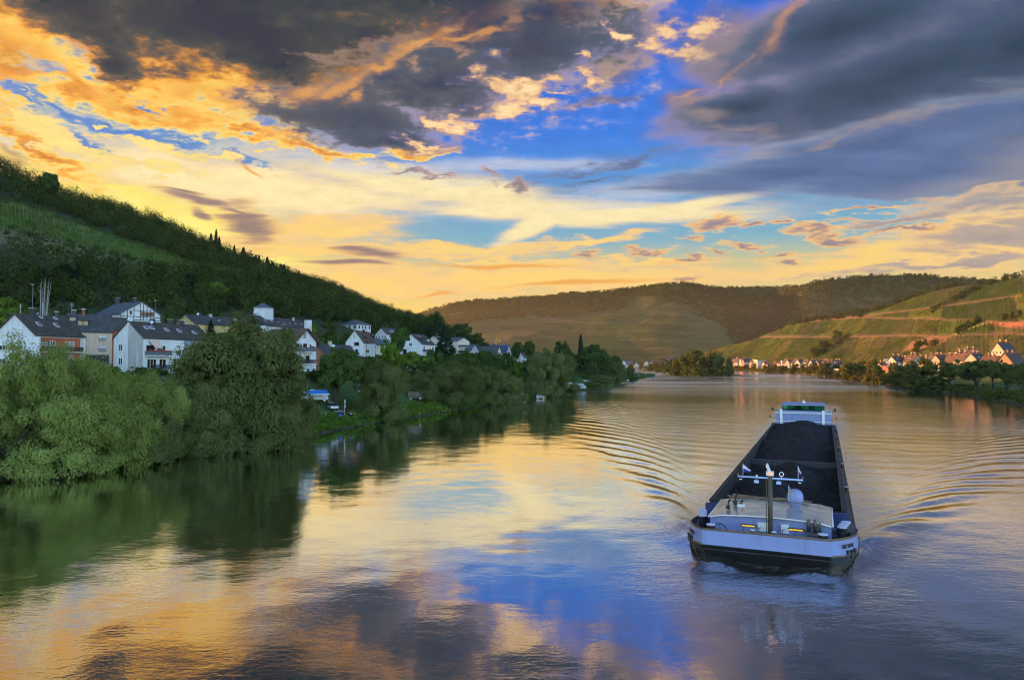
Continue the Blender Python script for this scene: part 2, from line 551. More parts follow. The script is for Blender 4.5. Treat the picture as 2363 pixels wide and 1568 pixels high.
# ---------------------------------------------------------------- materials
class NT:
    def __init__(self, name):
        self.m = bpy.data.materials.new(name)
        self.m.use_nodes = True
        self.t = self.m.node_tree
        self.b = self.t.nodes['Principled BSDF']

    def n(self, kind, **kw):
        n = self.t.nodes.new(kind)
        for k, v in kw.items():
            setattr(n, k, v)
        return n

    def s(self, sock, v):
        if isinstance(v, bpy.types.NodeSocket):
            self.t.links.new(v, sock)
        else:
            sock.default_value = v

    def math(self, op, a, b=0.0, clamp=False):
        n = self.n('ShaderNodeMath', operation=op, use_clamp=clamp)
        self.s(n.inputs[0], a)
        self.s(n.inputs[1], b)
        return n.outputs[0]

    def mix(self, f, a, b, mode='MIX'):
        n = self.n('ShaderNodeMix', data_type='RGBA', blend_type=mode)
        self.s(n.inputs[0], f)
        self.s(n.inputs[6], a)
        self.s(n.inputs[7], b)
        return n.outputs[2]

    def noise(self, scale, detail=4.0, rough=0.55, vec=None, dist=0.0):
        n = self.n('ShaderNodeTexNoise')
        n.inputs['Scale'].default_value = scale
        n.inputs['Detail'].default_value = detail
        n.inputs['Roughness'].default_value = rough
        n.inputs['Distortion'].default_value = dist
        if vec is not None:
            self.s(n.inputs['Vector'], vec)
        return n.outputs['Fac']

    def coord(self, out='Object', scale=None, rot=None):
        c = self.n('ShaderNodeTexCoord').outputs[out]
        if scale is None and rot is None:
            return c
        m = self.n('ShaderNodeMapping')
        self.s(m.inputs[0], c)
        if rot:
            m.inputs[2].default_value = rot
        if scale:
            m.inputs[3].default_value = scale
        return m.outputs[0]

    def rng(self, v, a, b, lo=0.0, hi=1.0):
        n = self.n('ShaderNodeMapRange')
        for i, x in enumerate((v, a, b, lo, hi)):
            self.s(n.inputs[i], x)
        return n.outputs[0]

    def attr(self, name):
        return self.n('ShaderNodeAttribute', attribute_name=name)

    def bump(self, h, strength=0.5, dist=0.05):
        n = self.n('ShaderNodeBump')
        n.inputs['Strength'].default_value = strength
        n.inputs['Distance'].default_value = dist
        self.s(n.inputs['Height'], h)
        self.s(self.b.inputs['Normal'], n.outputs[0])


def plain(name, rgb, rough=0.6, metal=0.0, var=0.18, scale=1.5, spec=0.5, bump=0.0):
    """painted or cast surface with a little weathering"""
    t = NT(name)
    wall = 'render' in name                     # rain streaks and patched plaster on house walls
    nz = t.noise(scale, 6.0, 0.6, t.coord())
    f = t.rng(nz, 0.3, 0.7, 1.0 - var, 1.0 + var * 0.5)
    if wall:
        f = t.math('MULTIPLY', f, t.rng(t.noise(1.0, 5.0, 0.65, t.coord('Object', (1.3, 1.3, 0.18))), 0.45, 0.75, 1.0, 0.78))
    mul = t.n('ShaderNodeVectorMath', operation='SCALE')
    mul.inputs[0].default_value = rgb[:3]
    t.s(mul.inputs[3], f)
    t.s(t.b.inputs['Base Color'], mul.outputs[0])
    t.s(t.b.inputs['Roughness'], t.rng(t.noise(scale * 3, 4.0, 0.6, t.coord()), 0.3, 0.7, max(rough - 0.1, 0.02), min(rough + 0.12, 1)))
    t.b.inputs['Metallic'].default_value = metal
    t.b.inputs['Specular IOR Level'].default_value = spec
    if bump:
        t.bump(t.noise(scale * 14, 4.0, 0.7, t.coord()), 0.6, bump)
    return t.m


def foliage(name, dark, light, trans=0.35, yellow=None):
    t = NT(name)
    tint = t.attr('tint').outputs['Fac']
    oi = t.n('ShaderNodeObjectInfo').outputs['Random']
    f = t.math('ADD', t.math('MULTIPLY', tint, 0.8), t.math('MULTIPLY', oi, 0.35))
    c = t.mix(t.math('SUBTRACT', f, 0.08, True), dark, light)
    if yellow:
        c = t.mix(t.rng(oi, 0.82, 1.0, 0.0, 0.55), c, yellow)
    out = t.t.nodes['Material Output']
    d = t.n('ShaderNodeBsdfDiffuse')
    tr = t.n('ShaderNodeBsdfTranslucent')
    t.s(d.inputs[0], c)
    t.s(tr.inputs[0], t.mix(0.5, c, (light[0] * 1.5, light[1] * 1.5, light[2] * 0.6, 1)))
    m = t.n('ShaderNodeMixShader')
    m.inputs[0].default_value = trans
    t.t.links.new(d.outputs[0], m.inputs[1])
    t.t.links.new(tr.outputs[0], m.inputs[2])
    t.t.links.new(m.outputs[0], out.inputs[0])
    return t.m


M = {}
M['willow'] = foliage('willow_leaves', (0.120, 0.155, 0.036, 1), (0.370, 0.430, 0.130, 1), 0.45)
M['willow_dark'] = foliage('grey_willow_leaves', (0.072, 0.094, 0.028, 1), (0.230, 0.260, 0.092, 1), 0.45)
M['broad'] = foliage('broad_leaves', (0.032, 0.064, 0.017, 1), (0.100, 0.155, 0.036, 1))
M['bright'] = foliage('young_leaves', (0.070, 0.130, 0.018, 1), (0.190, 0.290, 0.045, 1))
M['conifer'] = foliage('conifer_needles', (0.014, 0.030, 0.016, 1), (0.034, 0.060, 0.028, 1), 0.15)
M['wood'] = foliage('hillside_leaves', (0.016, 0.029, 0.010, 1), (0.092, 0.118, 0.028, 1), 0.3)
M['far_leaves'] = foliage('far_hill_leaves', (0.028, 0.048, 0.012, 1), (0.058, 0.088, 0.020, 1), 0.3)
M['far_dark'] = foliage('right_bank_leaves', (0.052, 0.070, 0.018, 1), (0.150, 0.175, 0.050, 1), 0.4)
M['rust'] = foliage('red_leaves', (0.050, 0.024, 0.020, 1), (0.090, 0.045, 0.032, 1), 0.3)
M['golden'] = foliage('evening_village_leaves', (0.050, 0.065, 0.016, 1), (0.150, 0.150, 0.035, 1), 0.35)
M['vine'] = foliage('vine_leaves', (0.035, 0.070, 0.010, 1), (0.100, 0.150, 0.020, 1), 0.3)
M['bark'] = plain('bark', (0.055, 0.045, 0.035), 0.9, 0, 0.4, 3.0, 0.2, 0.02)
M['pale_bark'] = plain('pale_bark', (0.36, 0.33, 0.29), 0.9, 0, 0.3, 3.0, 0.2, 0.01)

# ---------------------------------------------------------------- terrain: fans of ground running away from the river


def smooth_rows(a, it=2, axis=1):
    for _ in range(it):
        b = a.copy()
        s = [slice(None)] * a.ndim
        l, c, r = list(s), list(s), list(s)
        l[axis], c[axis], r[axis] = slice(0, -2), slice(1, -1), slice(2, None)
        b[tuple(c)] = 0.25 * a[tuple(l)] + 0.5 * a[tuple(c)] + 0.25 * a[tuple(r)]
        a = b
    return a


def fan_grid(stations, nu, nsub, noise=(0.0, 40.0, 1), keep=2, it=3):
    """stations: (vx, [(distance, height), ...]); returns verts (nu, nr, 3)"""
    stations = sorted(stations, key=lambda s: s[0])
    vxs = np.array([s[0] for s in stations], float)
    D = np.array([[p[0] for p in s[1]] for s in stations], float)
    H = np.array([[p[1] for p in s[1]] for s in stations], float)
    vx = np.linspace(vxs[0], vxs[-1], nu)
    nr0 = D.shape[1]
    Du = np.stack([np.interp(vx, vxs, D[:, k]) for k in range(nr0)], 1)
    Hu = np.stack([np.interp(vx, vxs, H[:, k]) for k in range(nr0)], 1)
    rows = np.concatenate([np.linspace(k, k + 1, n, endpoint=False) for k, n in enumerate(nsub)] + [[nr0 - 1.0]])
    i0 = np.minimum(np.floor(rows).astype(int), nr0 - 2)
    f = rows - i0
    Dg = Du[:, i0] * (1 - f) + Du[:, i0 + 1] * f
    Hg = Hu[:, i0] * (1 - f) + Hu[:, i0 + 1] * f
    Hs = smooth_rows(smooth_rows(Hg, it, 1), it, 0)
    nk = sum(nsub[:keep])
    Hs[:, :nk] = Hg[:, :nk]
    Ds = smooth_rows(Dg, it * 2, 0)
    X = ((vx - 1181.5) / FPX)[:, None] * Ds
    amp, sc, seed = noise
    w = np.clip((np.arange(len(rows)) - nk) / 8.0, 0, 1)[None, :]
    Hs = Hs + amp * w * fbm(X / sc, Ds / sc, seed)
    return np.stack([X, Ds, Hs], -1)


def grid_faces(nu, nr):
    i = np.arange(nu - 1)[:, None] * nr + np.arange(nr - 1)[None, :]
    return np.stack([i, i + nr, i + nr + 1, i + 1], -1).reshape(-1, 4)


def to_v(pts):
    """where world points appear on the 2363 px wide frame"""
    x, y, z = pts[..., 0], np.maximum(pts[..., 1], 0.1), pts[..., 2] - CAM_H
    c, s = math.cos(PITCH), math.sin(PITCH)
    yy, zz_ = y * c + z * s, -y * s + z * c
    return 1181.5 + FPX * x / yy, 784.0 - FPX * zz_ / yy


from mathutils.bvhtree import BVHTree
GROUNDS = []


def add_ground(g):
    nu, nr = g.shape[:2]
    GROUNDS.append(BVHTree.FromPolygons([tuple(p) for p in g.reshape(-1, 3)], [tuple(q) for q in grid_faces(nu, nr)]))


def gz(x, y):
    best = 0.0
    for b in GROUNDS:
        h = b.ray_cast(Vector((x, y, 900)), Vector((0, 0, -1)))
        if h[0] is not None:
            best = max(best, h[0].z)
    return best


def seen(vx, vy, only=None):
    """ground point seen at a place of the photograph"""
    a, b = ray(vx, vy)
    d = Vector((a, 1, b)).normalized()
    best = None
    for k, g in enumerate(GROUNDS):
        if only is not None and k != only:
            continue
        h = g.ray_cast(Vector((0, 0, CAM_H)), d)
        if h[0] is not None and (best is None or h[3] < best[1]):
            best = (h[0], h[3])
    return best[0] if best else None


LEFT = [  # under water, shore, bank, meadow end, street start, street end, hill foot, slope, slope, crest, behind
    (-1500, [(26, -3), (30, 0), (33, 1.6), (38, 2.6), (48, 8), (80, 9), (100, 25), (150, 70), (180, 100), (220, 140), (320, 120)]),
    (-900, [(55, -3), (59, 0), (62, 1.7), (67, 2.6), (80, 8), (120, 9), (150, 25), (205, 70), (250, 105), (300, 150), (420, 130)]),
    (-400, [(66, -3), (70, 0), (74, 1.7), (80, 2.7), (98, 8.5), (150, 10), (190, 27), (250, 66), (310, 106), (370, 150), (500, 130)]),
    (0, [(81, -3), (86, 0), (91, 1.7), (98, 2.8), (118, 9), (185, 11), (230, 28), (295, 62), (360, 94), (430, 130), (560, 115)]),
    (350, [(95, -3), (101, 0), (106, 1.7), (114, 2.8), (138, 9.5), (215, 12), (270, 29), (350, 58), (430, 86), (520, 117), (640, 105)]),
    (730, [(134, -3), (141, 0), (147, 1.7), (158, 2.8), (182, 10), (240, 13), (310, 27), (420, 46), (530, 64), (640, 82), (760, 70)]),
    (960, [(177, -3), (185, 0), (192, 1.7), (203, 2.8), (232, 9), (300, 15), (420, 24), (530, 35), (640, 46), (740, 55), (860, 45)]),
    (1100, [(217, -3), (226, 0), (234, 1.7), (246, 2.8), (282, 8), (350, 15), (480, 21), (590, 26), (700, 31), (800, 34), (920, 22)]),
    (1200, [(261, -3), (271, 0), (280, 1.7), (292, 2.8), (322, 6), (400, 12), (520, 15), (620, 16), (720, 15), (800, 12), (900, -2)]),
    (1350, [(349, -3), (360, 0), (370, 1.7), (385, 2.8), (420, 4.5), (480, 6), (550, 6.5), (620, 6), (690, 5), (760, 3), (830, -3)]),
    (1440, [(502, -3), (514, 0), (526, 1.5), (545, 2.5), (575, 3), (600, 3.3), (630, 3.3), (660, 3), (690, 2.5), (720, 1.2), (740, -3)]),
    (1512, [(676, -3), (690, 0), (693, 0.5), (696, 0.8), (699, 0.9), (702, 0.9), (705, 0.9), (708, 0.8), (711, 0.5), (714, 0), (726, -3)]),
]
left_g = fan_grid(LEFT, 360, [2, 5, 6, 10, 10, 14, 18, 18, 18, 16], (2.2, 46.0, 3))
add_ground(left_g)

RIGHT = [  # under water, shore, bank, meadow, village, hill foot, slopes, crest, behind
    (3400, [(72, -3), (76, 0), (80, 1.6), (95, 3), (130, 7), (190, 12), (300, 60), (380, 105), (470, 150), (600, 130)]),
    (2800, [(118, -3), (124, 0), (130, 1.6), (190, 3), (240, 7), (310, 12), (450, 58), (560, 106), (680, 150), (850, 130)]),
    (2363, [(222, -3), (229, 0), (236, 1.7), (312, 3.2), (368, 7), (450, 12), (580, 44), (710, 84), (860, 121), (1050, 100)]),
    (2170, [(328, -3), (336, 0), (344, 1.7), (378, 3.2), (470, 7), (570, 11), (710, 40), (850, 78), (1000, 116), (1200, 95)]),
    (2000, [(498, -3), (508, 0), (517, 1.7), (550, 3.2), (640, 7), (740, 10), (880, 34), (1020, 64), (1180, 100), (1400, 80)]),
    (1850, [(812, -3), (825, 0), (834, 2.0), (860, 4.5), (905, 8), (950, 10), (1070, 30), (1190, 55), (1330, 90), (1550, 60)]),
    (1700, [(1064, -3), (1080, 0), (1090, 2.5), (1110, 5), (1140, 8), (1220, 10), (1310, 20), (1400, 34), (1500, 49), (1700, 20)]),
    (1590, [(1190, -3), (1210, 0), (1220, 1.2), (1250, 2.5), (1300, 4), (1380, 6), (1450, 14), (1530, 22), (1640, 30), (1850, 5)]),
    (1480, [(1390, -3), (1410, 0), (1420, 1), (1440, 2), (1480, 3), (1540, 4), (1600, 6), (1660, 7), (1760, 8), (1950, 2)]),
]
right_g = fan_grid(RIGHT, 460, [2, 4, 6, 8, 10, 46, 46, 46, 8], (5.0, 75.0, 5))
add_ground(right_g)


def vz(vy, d):
    return CAM_H + (HOR - vy) / FPX * d


FAR = [  # the hill across the valley: shore, meadow, foot, slope, slope, crest, behind
    (600, [(1480, -3), (1500, 0.5), (1900, 10), (2200, vz(790, 2200)), (2450, vz(760, 2450)), (2700, vz(738, 2700)), (3200, 120)]),
    (960, [(1480, -3), (1500, 0.5), (1900, 10), (2200, vz(775, 2200)), (2450, vz(748, 2450)), (2700, vz(729, 2700)), (3200, 120)]),
    (1050, [(1480, -3), (1500, 0.5), (1900, 10), (2200, vz(770, 2200)), (2450, vz(732, 2450)), (2700, vz(702, 2700)), (3200, 120)]),
    (1180, [(1480, -3), (1500, 0.5), (1900, 10), (2200, vz(762, 2200)), (2450, vz(720, 2450)), (2700, vz(687, 2700)), (3200, 120)]),
    (1300, [(1480, -3), (1500, 0.5), (1900, 10), (2200, vz(762, 2200)), (2450, vz(712, 2450)), (2700, vz(672, 2700)), (3200, 120)]),
    (1450, [(1480, -3), (1500, 0.5), (1900, 10), (2150, vz(762, 2150)), (2400, vz(710, 2400)), (2700, vz(664, 2700)), (3200, 120)]),
    (1510, [(1480, -3), (1500, 0.5), (1880, 10), (2100, vz(762, 2100)), (2350, vz(705, 2350)), (2650, vz(652, 2650)), (3200, 120)]),
    (1570, [(1480, -3), (1500, 0.5), (1860, 10), (2080, vz(765, 2080)), (2320, vz(708, 2320)), (2620, vz(648, 2620)), (3200, 120)]),
    (1680, [(1480, -3), (1500, 0.5), (1900, 9), (2200, vz(780, 2200)), (2500, vz(725, 2500)), (2800, vz(658, 2800)), (3300, 120)]),
    (1790, [(1480, -3), (1500, 0.5), (1950, 9), (2250, vz(785, 2250)), (2550, vz(725, 2550)), (2800, vz(659, 2800)), (3300, 120)]),
    (1850, [(1480, -3), (1500, 0.5), (1800, 9), (2000, vz(775, 2000)), (2200, vz(720, 2200)), (2400, vz(654, 2400)), (3000, 120)]),
    (1900, [(1480, -3), (1500, 0.5), (1780, 9), (1980, vz(770, 1980)), (2180, vz(710, 2180)), (2380, vz(637, 2380)), (3000, 120)]),
    (2000, [(1480, -3), (1500, 0.5), (1780, 9), (1980, vz(770, 1980)), (2180, vz(705, 2180)), (2380, vz(631, 2380)), (3000, 120)]),
    (2160, [(1480, -3), (1500, 0.5), (1780, 9), (1980, vz(770, 1980)), (2180, vz(705, 2180)), (2380, vz(635, 2380)), (3000, 120)]),
    (2700, [(1480, -3), (1500, 0.5), (1780, 9), (1980, vz(770, 1980)), (2180, vz(715, 2180)), (2380, vz(650, 2380)), (3000, 120)]),
]
far_g = fan_grid(FAR, 420, [2, 10, 30, 40, 40, 8], (7.0, 150.0, 9))
add_ground(far_g)
# ---------------------------------------------------------------- ground cover


def inside(vx, vy, poly):
    r = np.zeros(np.shape(vx), bool)
    n = len(poly)
    for i in range(n):
        x0, y0 = poly[i]
        x1, y1 = poly[(i + 1) % n]
        c = (y0 > vy) != (y1 > vy)
        with np.errstate(divide='ignore', invalid='ignore'):
            xi = (x1 - x0) * (vy - y0) / (y1 - y0 + 1e-9) + x0
        r ^= c & (vx < xi)
    return r


def line(vx, pts):
    xs, ys = zip(*pts)
    return np.interp(vx, xs, ys)


def cover_material(name, rough=0.95, fine=0.9, amp=0.35):
    t = NT(name)
    c = t.attr('cover').outputs['Color']
    v = t.coord()
    k = t.math('ADD', t.rng(t.noise(fine, 5.0, 0.65, v), 0.3, 0.7, 1 - amp, 1 + amp), t.rng(t.noise(fine * 0.12, 4.0, 0.6, v), 0.3, 0.7, -amp * 0.6, amp * 0.6))
    sc = t.n('ShaderNodeVectorMath', operation='SCALE')
    t.s(sc.inputs[0], c)
    t.s(sc.inputs[3], k)
    t.s(t.b.inputs['Base Color'], sc.outputs[0])
    t.b.inputs['Roughness'].default_value = rough
    t.b.inputs['Specular IOR Level'].default_value = 0.15
    t.bump(t.noise(fine * 2.0, 5.0, 0.7, v), 0.7, 0.35)
    return t.m


def ground_object(name, g, cover, mat):
    nu, nr = g.shape[:2]
    me = np_mesh(name, g.reshape(-1, 3), grid_faces(nu, nr), mat, True)
    ca = np.ones((nu * nr, 4), np.float32)
    ca[:, :3] = cover.reshape(-1, 3)
    attr(me, 'cover', ca, 'FLOAT_COLOR')
    o = link_mesh(name, me)
    o['kind'] = 'structure'
    return o


def lerp(c, new, w):
    return c * (1 - w[..., None]) + np.array(new) * w[..., None]


M['ground'] = cover_material('grass_and_soil')
M['far_ground'] = cover_material('far_hillside', 0.95, 0.05, 0.30)

# left side: meadow by the water, gardens, wood floor, a vineyard and a rough brown slope
lx, ly = to_v(left_g)
c = np.zeros(left_g.shape) + np.array((0.055, 0.095, 0.026))
n1 = fbm(left_g[..., 0] / 9, left_g[..., 1] / 9, 2)
c = lerp(c, (0.085, 0.10, 0.035), np.clip(n1, 0, 1) * 0.6)
VINE_L = [(-200, 440), (0, 462), (150, 505), (300, 560), (430, 602), (560, 626), (540, 640), (440, 628), (330, 606), (200, 568), (0, 520), (-200, 480)]
SCRUB_L = [(-200, 480), (0, 520), (200, 568), (330, 606), (440, 628), (330, 640), (200, 612), (90, 590), (0, 560), (-200, 520)]
TERR_L = [(-200, 520), (0, 548), (120, 580), (60, 610), (-200, 600)]
hillside = np.arange(left_g.shape[1])[None, :] > 47
c = np.where((hillside & (left_g[..., 2] > 14))[..., None], np.array((0.040, 0.052, 0.022)), c)
w = inside(lx, ly, VINE_L) & hillside
c = np.where(w[..., None], np.array((0.105, 0.135, 0.040)), c)
w = inside(lx, ly, SCRUB_L) & hillside
c = np.where(w[..., None], np.array((0.120, 0.108, 0.056)) * (1 + 0.35 * np.clip(n1, -1, 1))[..., None], c)
shore = np.clip(1 - np.abs(left_g[..., 2] - 0.1) / 0.7, 0, 1)
c = lerp(c, (0.055, 0.045, 0.033), shore)
ground_object('left_bank_terrain', left_g, c, M['ground'])

# right side: vineyards in strips between farm tracks
rx, ry = to_v(right_g)
ROADS = [
    [(1500, 777), (1690, 777), (1936, 777.5), (2059, 774), (2171, 775), (2260, 771), (2600, 771)],
    [(1500, 760), (1767, 749), (1837, 744), (1990, 731.5), (2070, 735), (2131, 734), (2194, 738), (2272, 738), (2362, 752), (2600, 760)],
    [(1500, 760), (1840, 744), (2003, 727), (2082, 718), (2160, 708), (2228, 699), (2363, 680), (2600, 660)],
    [(1500, 760), (1900, 735), (2100, 668), (2190, 655), (2363, 640), (2600, 630)],
]
pa, pb = seen(2067, 717), seen(2190, 656)
e = Vector((pb.x - pa.x, pb.y - pa.y)).normalized()
ROW_DIR, ROW_PERP = np.array((e.x, e.y)), np.array((e.y, -e.x))
band = np.zeros(rx.shape, int)
for r in ROADS:
    band += (ry > line(rx, r)).astype(int)
s_across = right_g[..., 0] * ROW_PERP[0] + right_g[..., 1] * ROW_PERP[1]
pr = np.random.default_rng(11)
greens = np.array([(0.050, 0.078, 0.014), (0.068, 0.098, 0.016), (0.088, 0.105, 0.020), (0.038, 0.062, 0.013), (0.110, 0.100, 0.030), (0.062, 0.070, 0.022)])
c = np.zeros(right_g.shape)
strip_tint = np.zeros(rx.shape)
for b in range(len(ROADS) + 1):
    edges = np.cumsum(pr.uniform(16, 60, 90)) - 900 + pr.uniform(0, 40)
    ids = np.searchsorted(edges, s_across)
    pick = pr.integers(0, len(greens), 200)
    dist_e = np.abs(s_across[..., None] - edges[None, None, :]).min(-1) if False else np.minimum(np.abs(s_across - edges[np.clip(ids - 1, 0, 89)]), np.abs(s_across - edges[np.clip(ids, 0, 89)]))
    cc = greens[pick[np.clip(ids, 0, 199)]]
    cc = np.where((dist_e < 1.6)[..., None], np.array((0.040, 0.050, 0.022)), cc)
    c = np.where((band == b)[..., None], cc, c)
hill_r = right_g[..., 2] > 11
valley = ~hill_r
c = np.where(valley[..., None], np.array((0.065, 0.10, 0.028)), c)
for r, wd in zip(ROADS[:3], (2.0, 1.7, 1.7)):
    w = np.clip(1.4 - np.abs(ry - line(rx, r)) / wd, 0, 1) * hill_r
    c = lerp(c, (0.17, 0.105, 0.06), w)
w = np.clip(1.3 - np.abs(ry - line(rx, [(2100, 815), (2135, 797), (2170, 783), (2268, 747), (2300, 740)])) / 2.2, 0, 1) * ((rx > 2100) & (rx < 2290))
c = lerp(c, (0.26, 0.26, 0.06), w)
RED = [(2262, 742), (2300, 744), (2340, 742), (2500, 730), (2500, 752), (2363, 760), (2310, 752)]
c = np.where(inside(rx, ry, RED)[..., None], np.array((0.30, 0.130, 0.070)), c)
BROWN = [(2103, 788), (2150, 775), (2200, 772), (2180, 790), (2130, 806), (2080, 812)]
c = np.where(inside(rx, ry, BROWN)[..., None], np.array((0.19, 0.115, 0.06)), c)
shore = np.clip(1 - np.abs(right_g[..., 2] - 0.1) / 0.7, 0, 1)
c = lerp(c, (0.06, 0.05, 0.035), shore)
ground_object('right_bank_terrain', right_g, c, M['ground'])

# far side of the valley: wood above, a patchwork of vineyards below
fx, fy = to_v(far_g)
nf = fbm(far_g[..., 0] / 160, far_g[..., 2] / 40, 4)
sk = np.array((0.6, 0.8))
fs = far_g[..., 0] * 0.75 + far_g[..., 2] * 2.2
ft = far_g[..., 2] + 12 * vnoise(far_g[..., 0] / 300, far_g[..., 1] / 300, 3)
pid = (np.floor(fs / 95).astype(int) * 31 + np.floor(ft / 27).astype(int) * 17) % 6
fg = np.array([(0.034, 0.052, 0.013), (0.046, 0.066, 0.014), (0.030, 0.044, 0.012), (0.056, 0.060, 0.018), (0.050, 0.070, 0.016), (0.075, 0.066, 0.026)])
c = fg[pid]
edge = np.minimum(np.abs((ft / 27) % 1 - 0.0), 1 - (ft / 27) % 1) * 27
c = lerp(c, (0.17, 0.13, 0.085), np.clip(1.0 - edge / 2.2, 0, 1) * 0.4)
tree_line = line(fx, [(600, 780), (960, 760), (1050, 742), (1180, 730), (1300, 726), (1420, 708), (1500, 700), (1570, 706), (1640, 735), (1690, 780), (1720, 830)])
FAR_WOOD = (fy < tree_line + 16 * nf) | (fx > 1715)
c = np.where(FAR_WOOD[..., None], np.array((0.040, 0.050, 0.016)), c)
c = np.where((far_g[..., 2] < 8)[..., None], np.array((0.05, 0.075, 0.025)), c)
ground_object('far_hill', far_g, c, M['far_ground'])

# island in the river
MBi = MB()
iu, ir = 64, 12
isl = np.zeros((iu, ir, 3))
th = np.linspace(0, 2 * np.pi, iu, endpoint=False)
for k in range(ir):
    q = 1.12 * (1 - k / (ir - 1))
    isl[:, k, 0] = 232 + (24 * np.cos(th) + 5 * np.sin(3 * th)) * q
    isl[:, k, 1] = 985 + 285 * np.sin(th) * q
    isl[:, k, 2] = 2.2 * (1 - q ** 2 / 1.0)
ii = np.arange(iu)[:, None] * ir + np.arange(ir - 1)[None, :]
jj = ((np.arange(iu) + 1) % iu)[:, None] * ir + np.arange(ir - 1)[None, :]
isl_q = np.stack([ii, jj, jj + 1, ii + 1], -1).reshape(-1, 4)
me = np_mesh('island_ground', isl.reshape(-1, 3), isl_q, M['ground'], True)
ca = np.ones((iu * ir, 4), np.float32)
ca[:, :3] = (0.06, 0.085, 0.028)
attr(me, 'cover', ca, 'FLOAT_COLOR')
link_mesh('island_ground', me)['kind'] = 'structure'
GROUNDS.append(BVHTree.FromPolygons([tuple(p) for p in isl.reshape(-1, 3)], [tuple(q) for q in isl_q]))

# the sheet of earth everything stands on (river bed and plain out to the horizon)
gb = MB()
gb.poly([(-4500, -1500, -6), (4500, -1500, -6), (4500, 5000, -6), (-4500, 5000, -6)])
gb.build('ground', plain('river_bed', (0.06, 0.055, 0.04), 0.95, 0, 0.2, 0.05))['kind'] = 'structure'

# ---------------------------------------------------------------- barge frame of reference
BS = 1.10                                  # size of the barge
BO = Vector((20.6 * BS, 56.0 * BS, CAM_H * (1 - BS)))             # middle of the front end of the hold
BYAW = R(23.7)
BA = Vector((math.sin(BYAW), math.cos(BYAW), 0))   # towards the stern
BR = Vector((math.cos(BYAW), -math.sin(BYAW), 0))  # across, to the right

# ---------------------------------------------------------------- water


def dense(a0, a1, step, lo, hi, n):
    mid = np.arange(a0, a1, step)
    t = np.linspace(0, 1, n)[1:]
    left = a0 - (a0 - lo) * t ** 3
    right = a1 + (hi - a1) * t ** 3
    return np.concatenate([left[::-1], mid, [a1], right])


wx = dense(-70, 165, 0.55, -4480, 4480, 46)
wy = dense(18, 290, 0.55, -1480, 4980, 60)
WX, WY = np.meshgrid(wx, wy, indexing='ij')
U = (WX - BO.x) * BA.x + (WY - BO.y) * BA.y
Sx = (WX - BO.x) * BR.x + (WY - BO.y) * BR.y
WZ = np.zeros_like(WX)
k0 = 9.81 / 3.35 ** 2
for side in (-1, 1):
    x = U + 9.8
    y = side * Sx - 4.6
    x_ = np.maximum(x, 0.3)
    ta = np.clip(np.abs(y) / x_, 0.004, 0.3535)
    r = np.hypot(x_, y)
    root = np.sqrt(np.maximum(1 - 8 * ta * ta, 0.0))
    for sgn, wgt in ((1, 0.16), (-1, 1.0)):
        th = np.arctan((1 + sgn * -root) / (4 * ta)) if sgn > 0 else np.arctan((1 + root) / (4 * ta))
        ph = k0 / np.cos(th) ** 2 * (x_ * np.cos(th) - np.abs(y) * np.sin(th))
        damp = np.exp(-np.maximum(np.tan(th) - 1.2, 0) * 1.3)
        env = np.clip((y + 0.5) / 1.5, 0, 1) * np.clip((x - 0.5) / 3, 0, 1)
        over = np.clip(np.abs(y) / x_ - 0.34, 0, None)
        env *= np.exp(-(over / 0.10) ** 2)
        jit = 1.7 * fbm(WX / 13, WY / 13, 90 + side, 3)
        gust = np.clip(0.85 + 0.35 * fbm(WX / 17, WY / 17, 95 + side, 3), 0.15, 1.6)
        WZ += wgt * env * damp * gust * 0.68 / np.sqrt(r + 6.0) * np.sin(ph + jit + (0.8 if sgn < 0 else 0.0))
    # first swell thrown aside by the blunt bow
    line_d = (y - 0.36 * x)
    WZ += 0.55 * np.exp(-(line_d / 1.5) ** 2) * np.exp(-((x - 7) / 13.0) ** 2) * (x > -4)
WZ += 0.10 * np.exp(-((U + 13.0) / 1.8) ** 2 - (Sx / 5.2) ** 4)
WZ += 0.012 * fbm(WX / 3.1, WY / 3.1, 5, 3) + 0.03 * vnoise(WX / 14, WY / 14, 6)
fade = np.clip((170 - np.abs(WX - 40)) / 40, 0, 1) * np.clip((290 - WY) / 60, 0, 1) * np.clip((WY - 16) / 6, 0, 1)
WZ *= fade
in_hull = np.clip((5.6 - np.abs(Sx)) / 0.5, 0, 1) * np.clip((U + 8.0) / 1.0, 0, 1) * np.clip((102 - U) / 1.0, 0, 1)
WZ = WZ * (1 - in_hull) - 0.7 * in_hull     # the surface dips under the hull
t = NT('river_water')
pos = t.n('ShaderNodeNewGeometry').outputs['Position']


def stretched(sx, sy, rot):
    m = t.n('ShaderNodeMapping')
    t.s(m.inputs[0], pos)
    m.inputs[2].default_value = (0, 0, R(rot))
    m.inputs[3].default_value = (sx, sy, 0.0)
    return m.outputs[0]


calm = t.rng(t.noise(0.016, 3.0, 0.5, stretched(1, 0.6, 20)), 0.38, 0.66, 0.22, 0.75)
h1 = t.noise(1.0, 3.0, 0.55, stretched(0.75, 1.5, 12), 0.6)
h2 = t.noise(1.0, 3.0, 0.6, stretched(2.4, 4.0, -18), 0.4)
h3 = t.noise(1.0, 2.0, 0.5, stretched(0.16, 0.30, 8), 0.3)
hh = t.math('ADD', t.math('MULTIPLY', h1, 0.017), t.math('ADD', t.math('MULTIPLY', h2, 0.0085), t.math('MULTIPLY', h3, 0.022)))
wake = t.attr('wake').outputs['Fac']
hh = t.math('MULTIPLY', hh, t.math('ADD', calm, t.math('MULTIPLY', wake, 2.6)))
bmp = t.n('ShaderNodeBump')
bmp.inputs['Strength'].default_value = 1.0
bmp.inputs['Distance'].default_value = 1.0
t.s(bmp.inputs['Height'], hh)
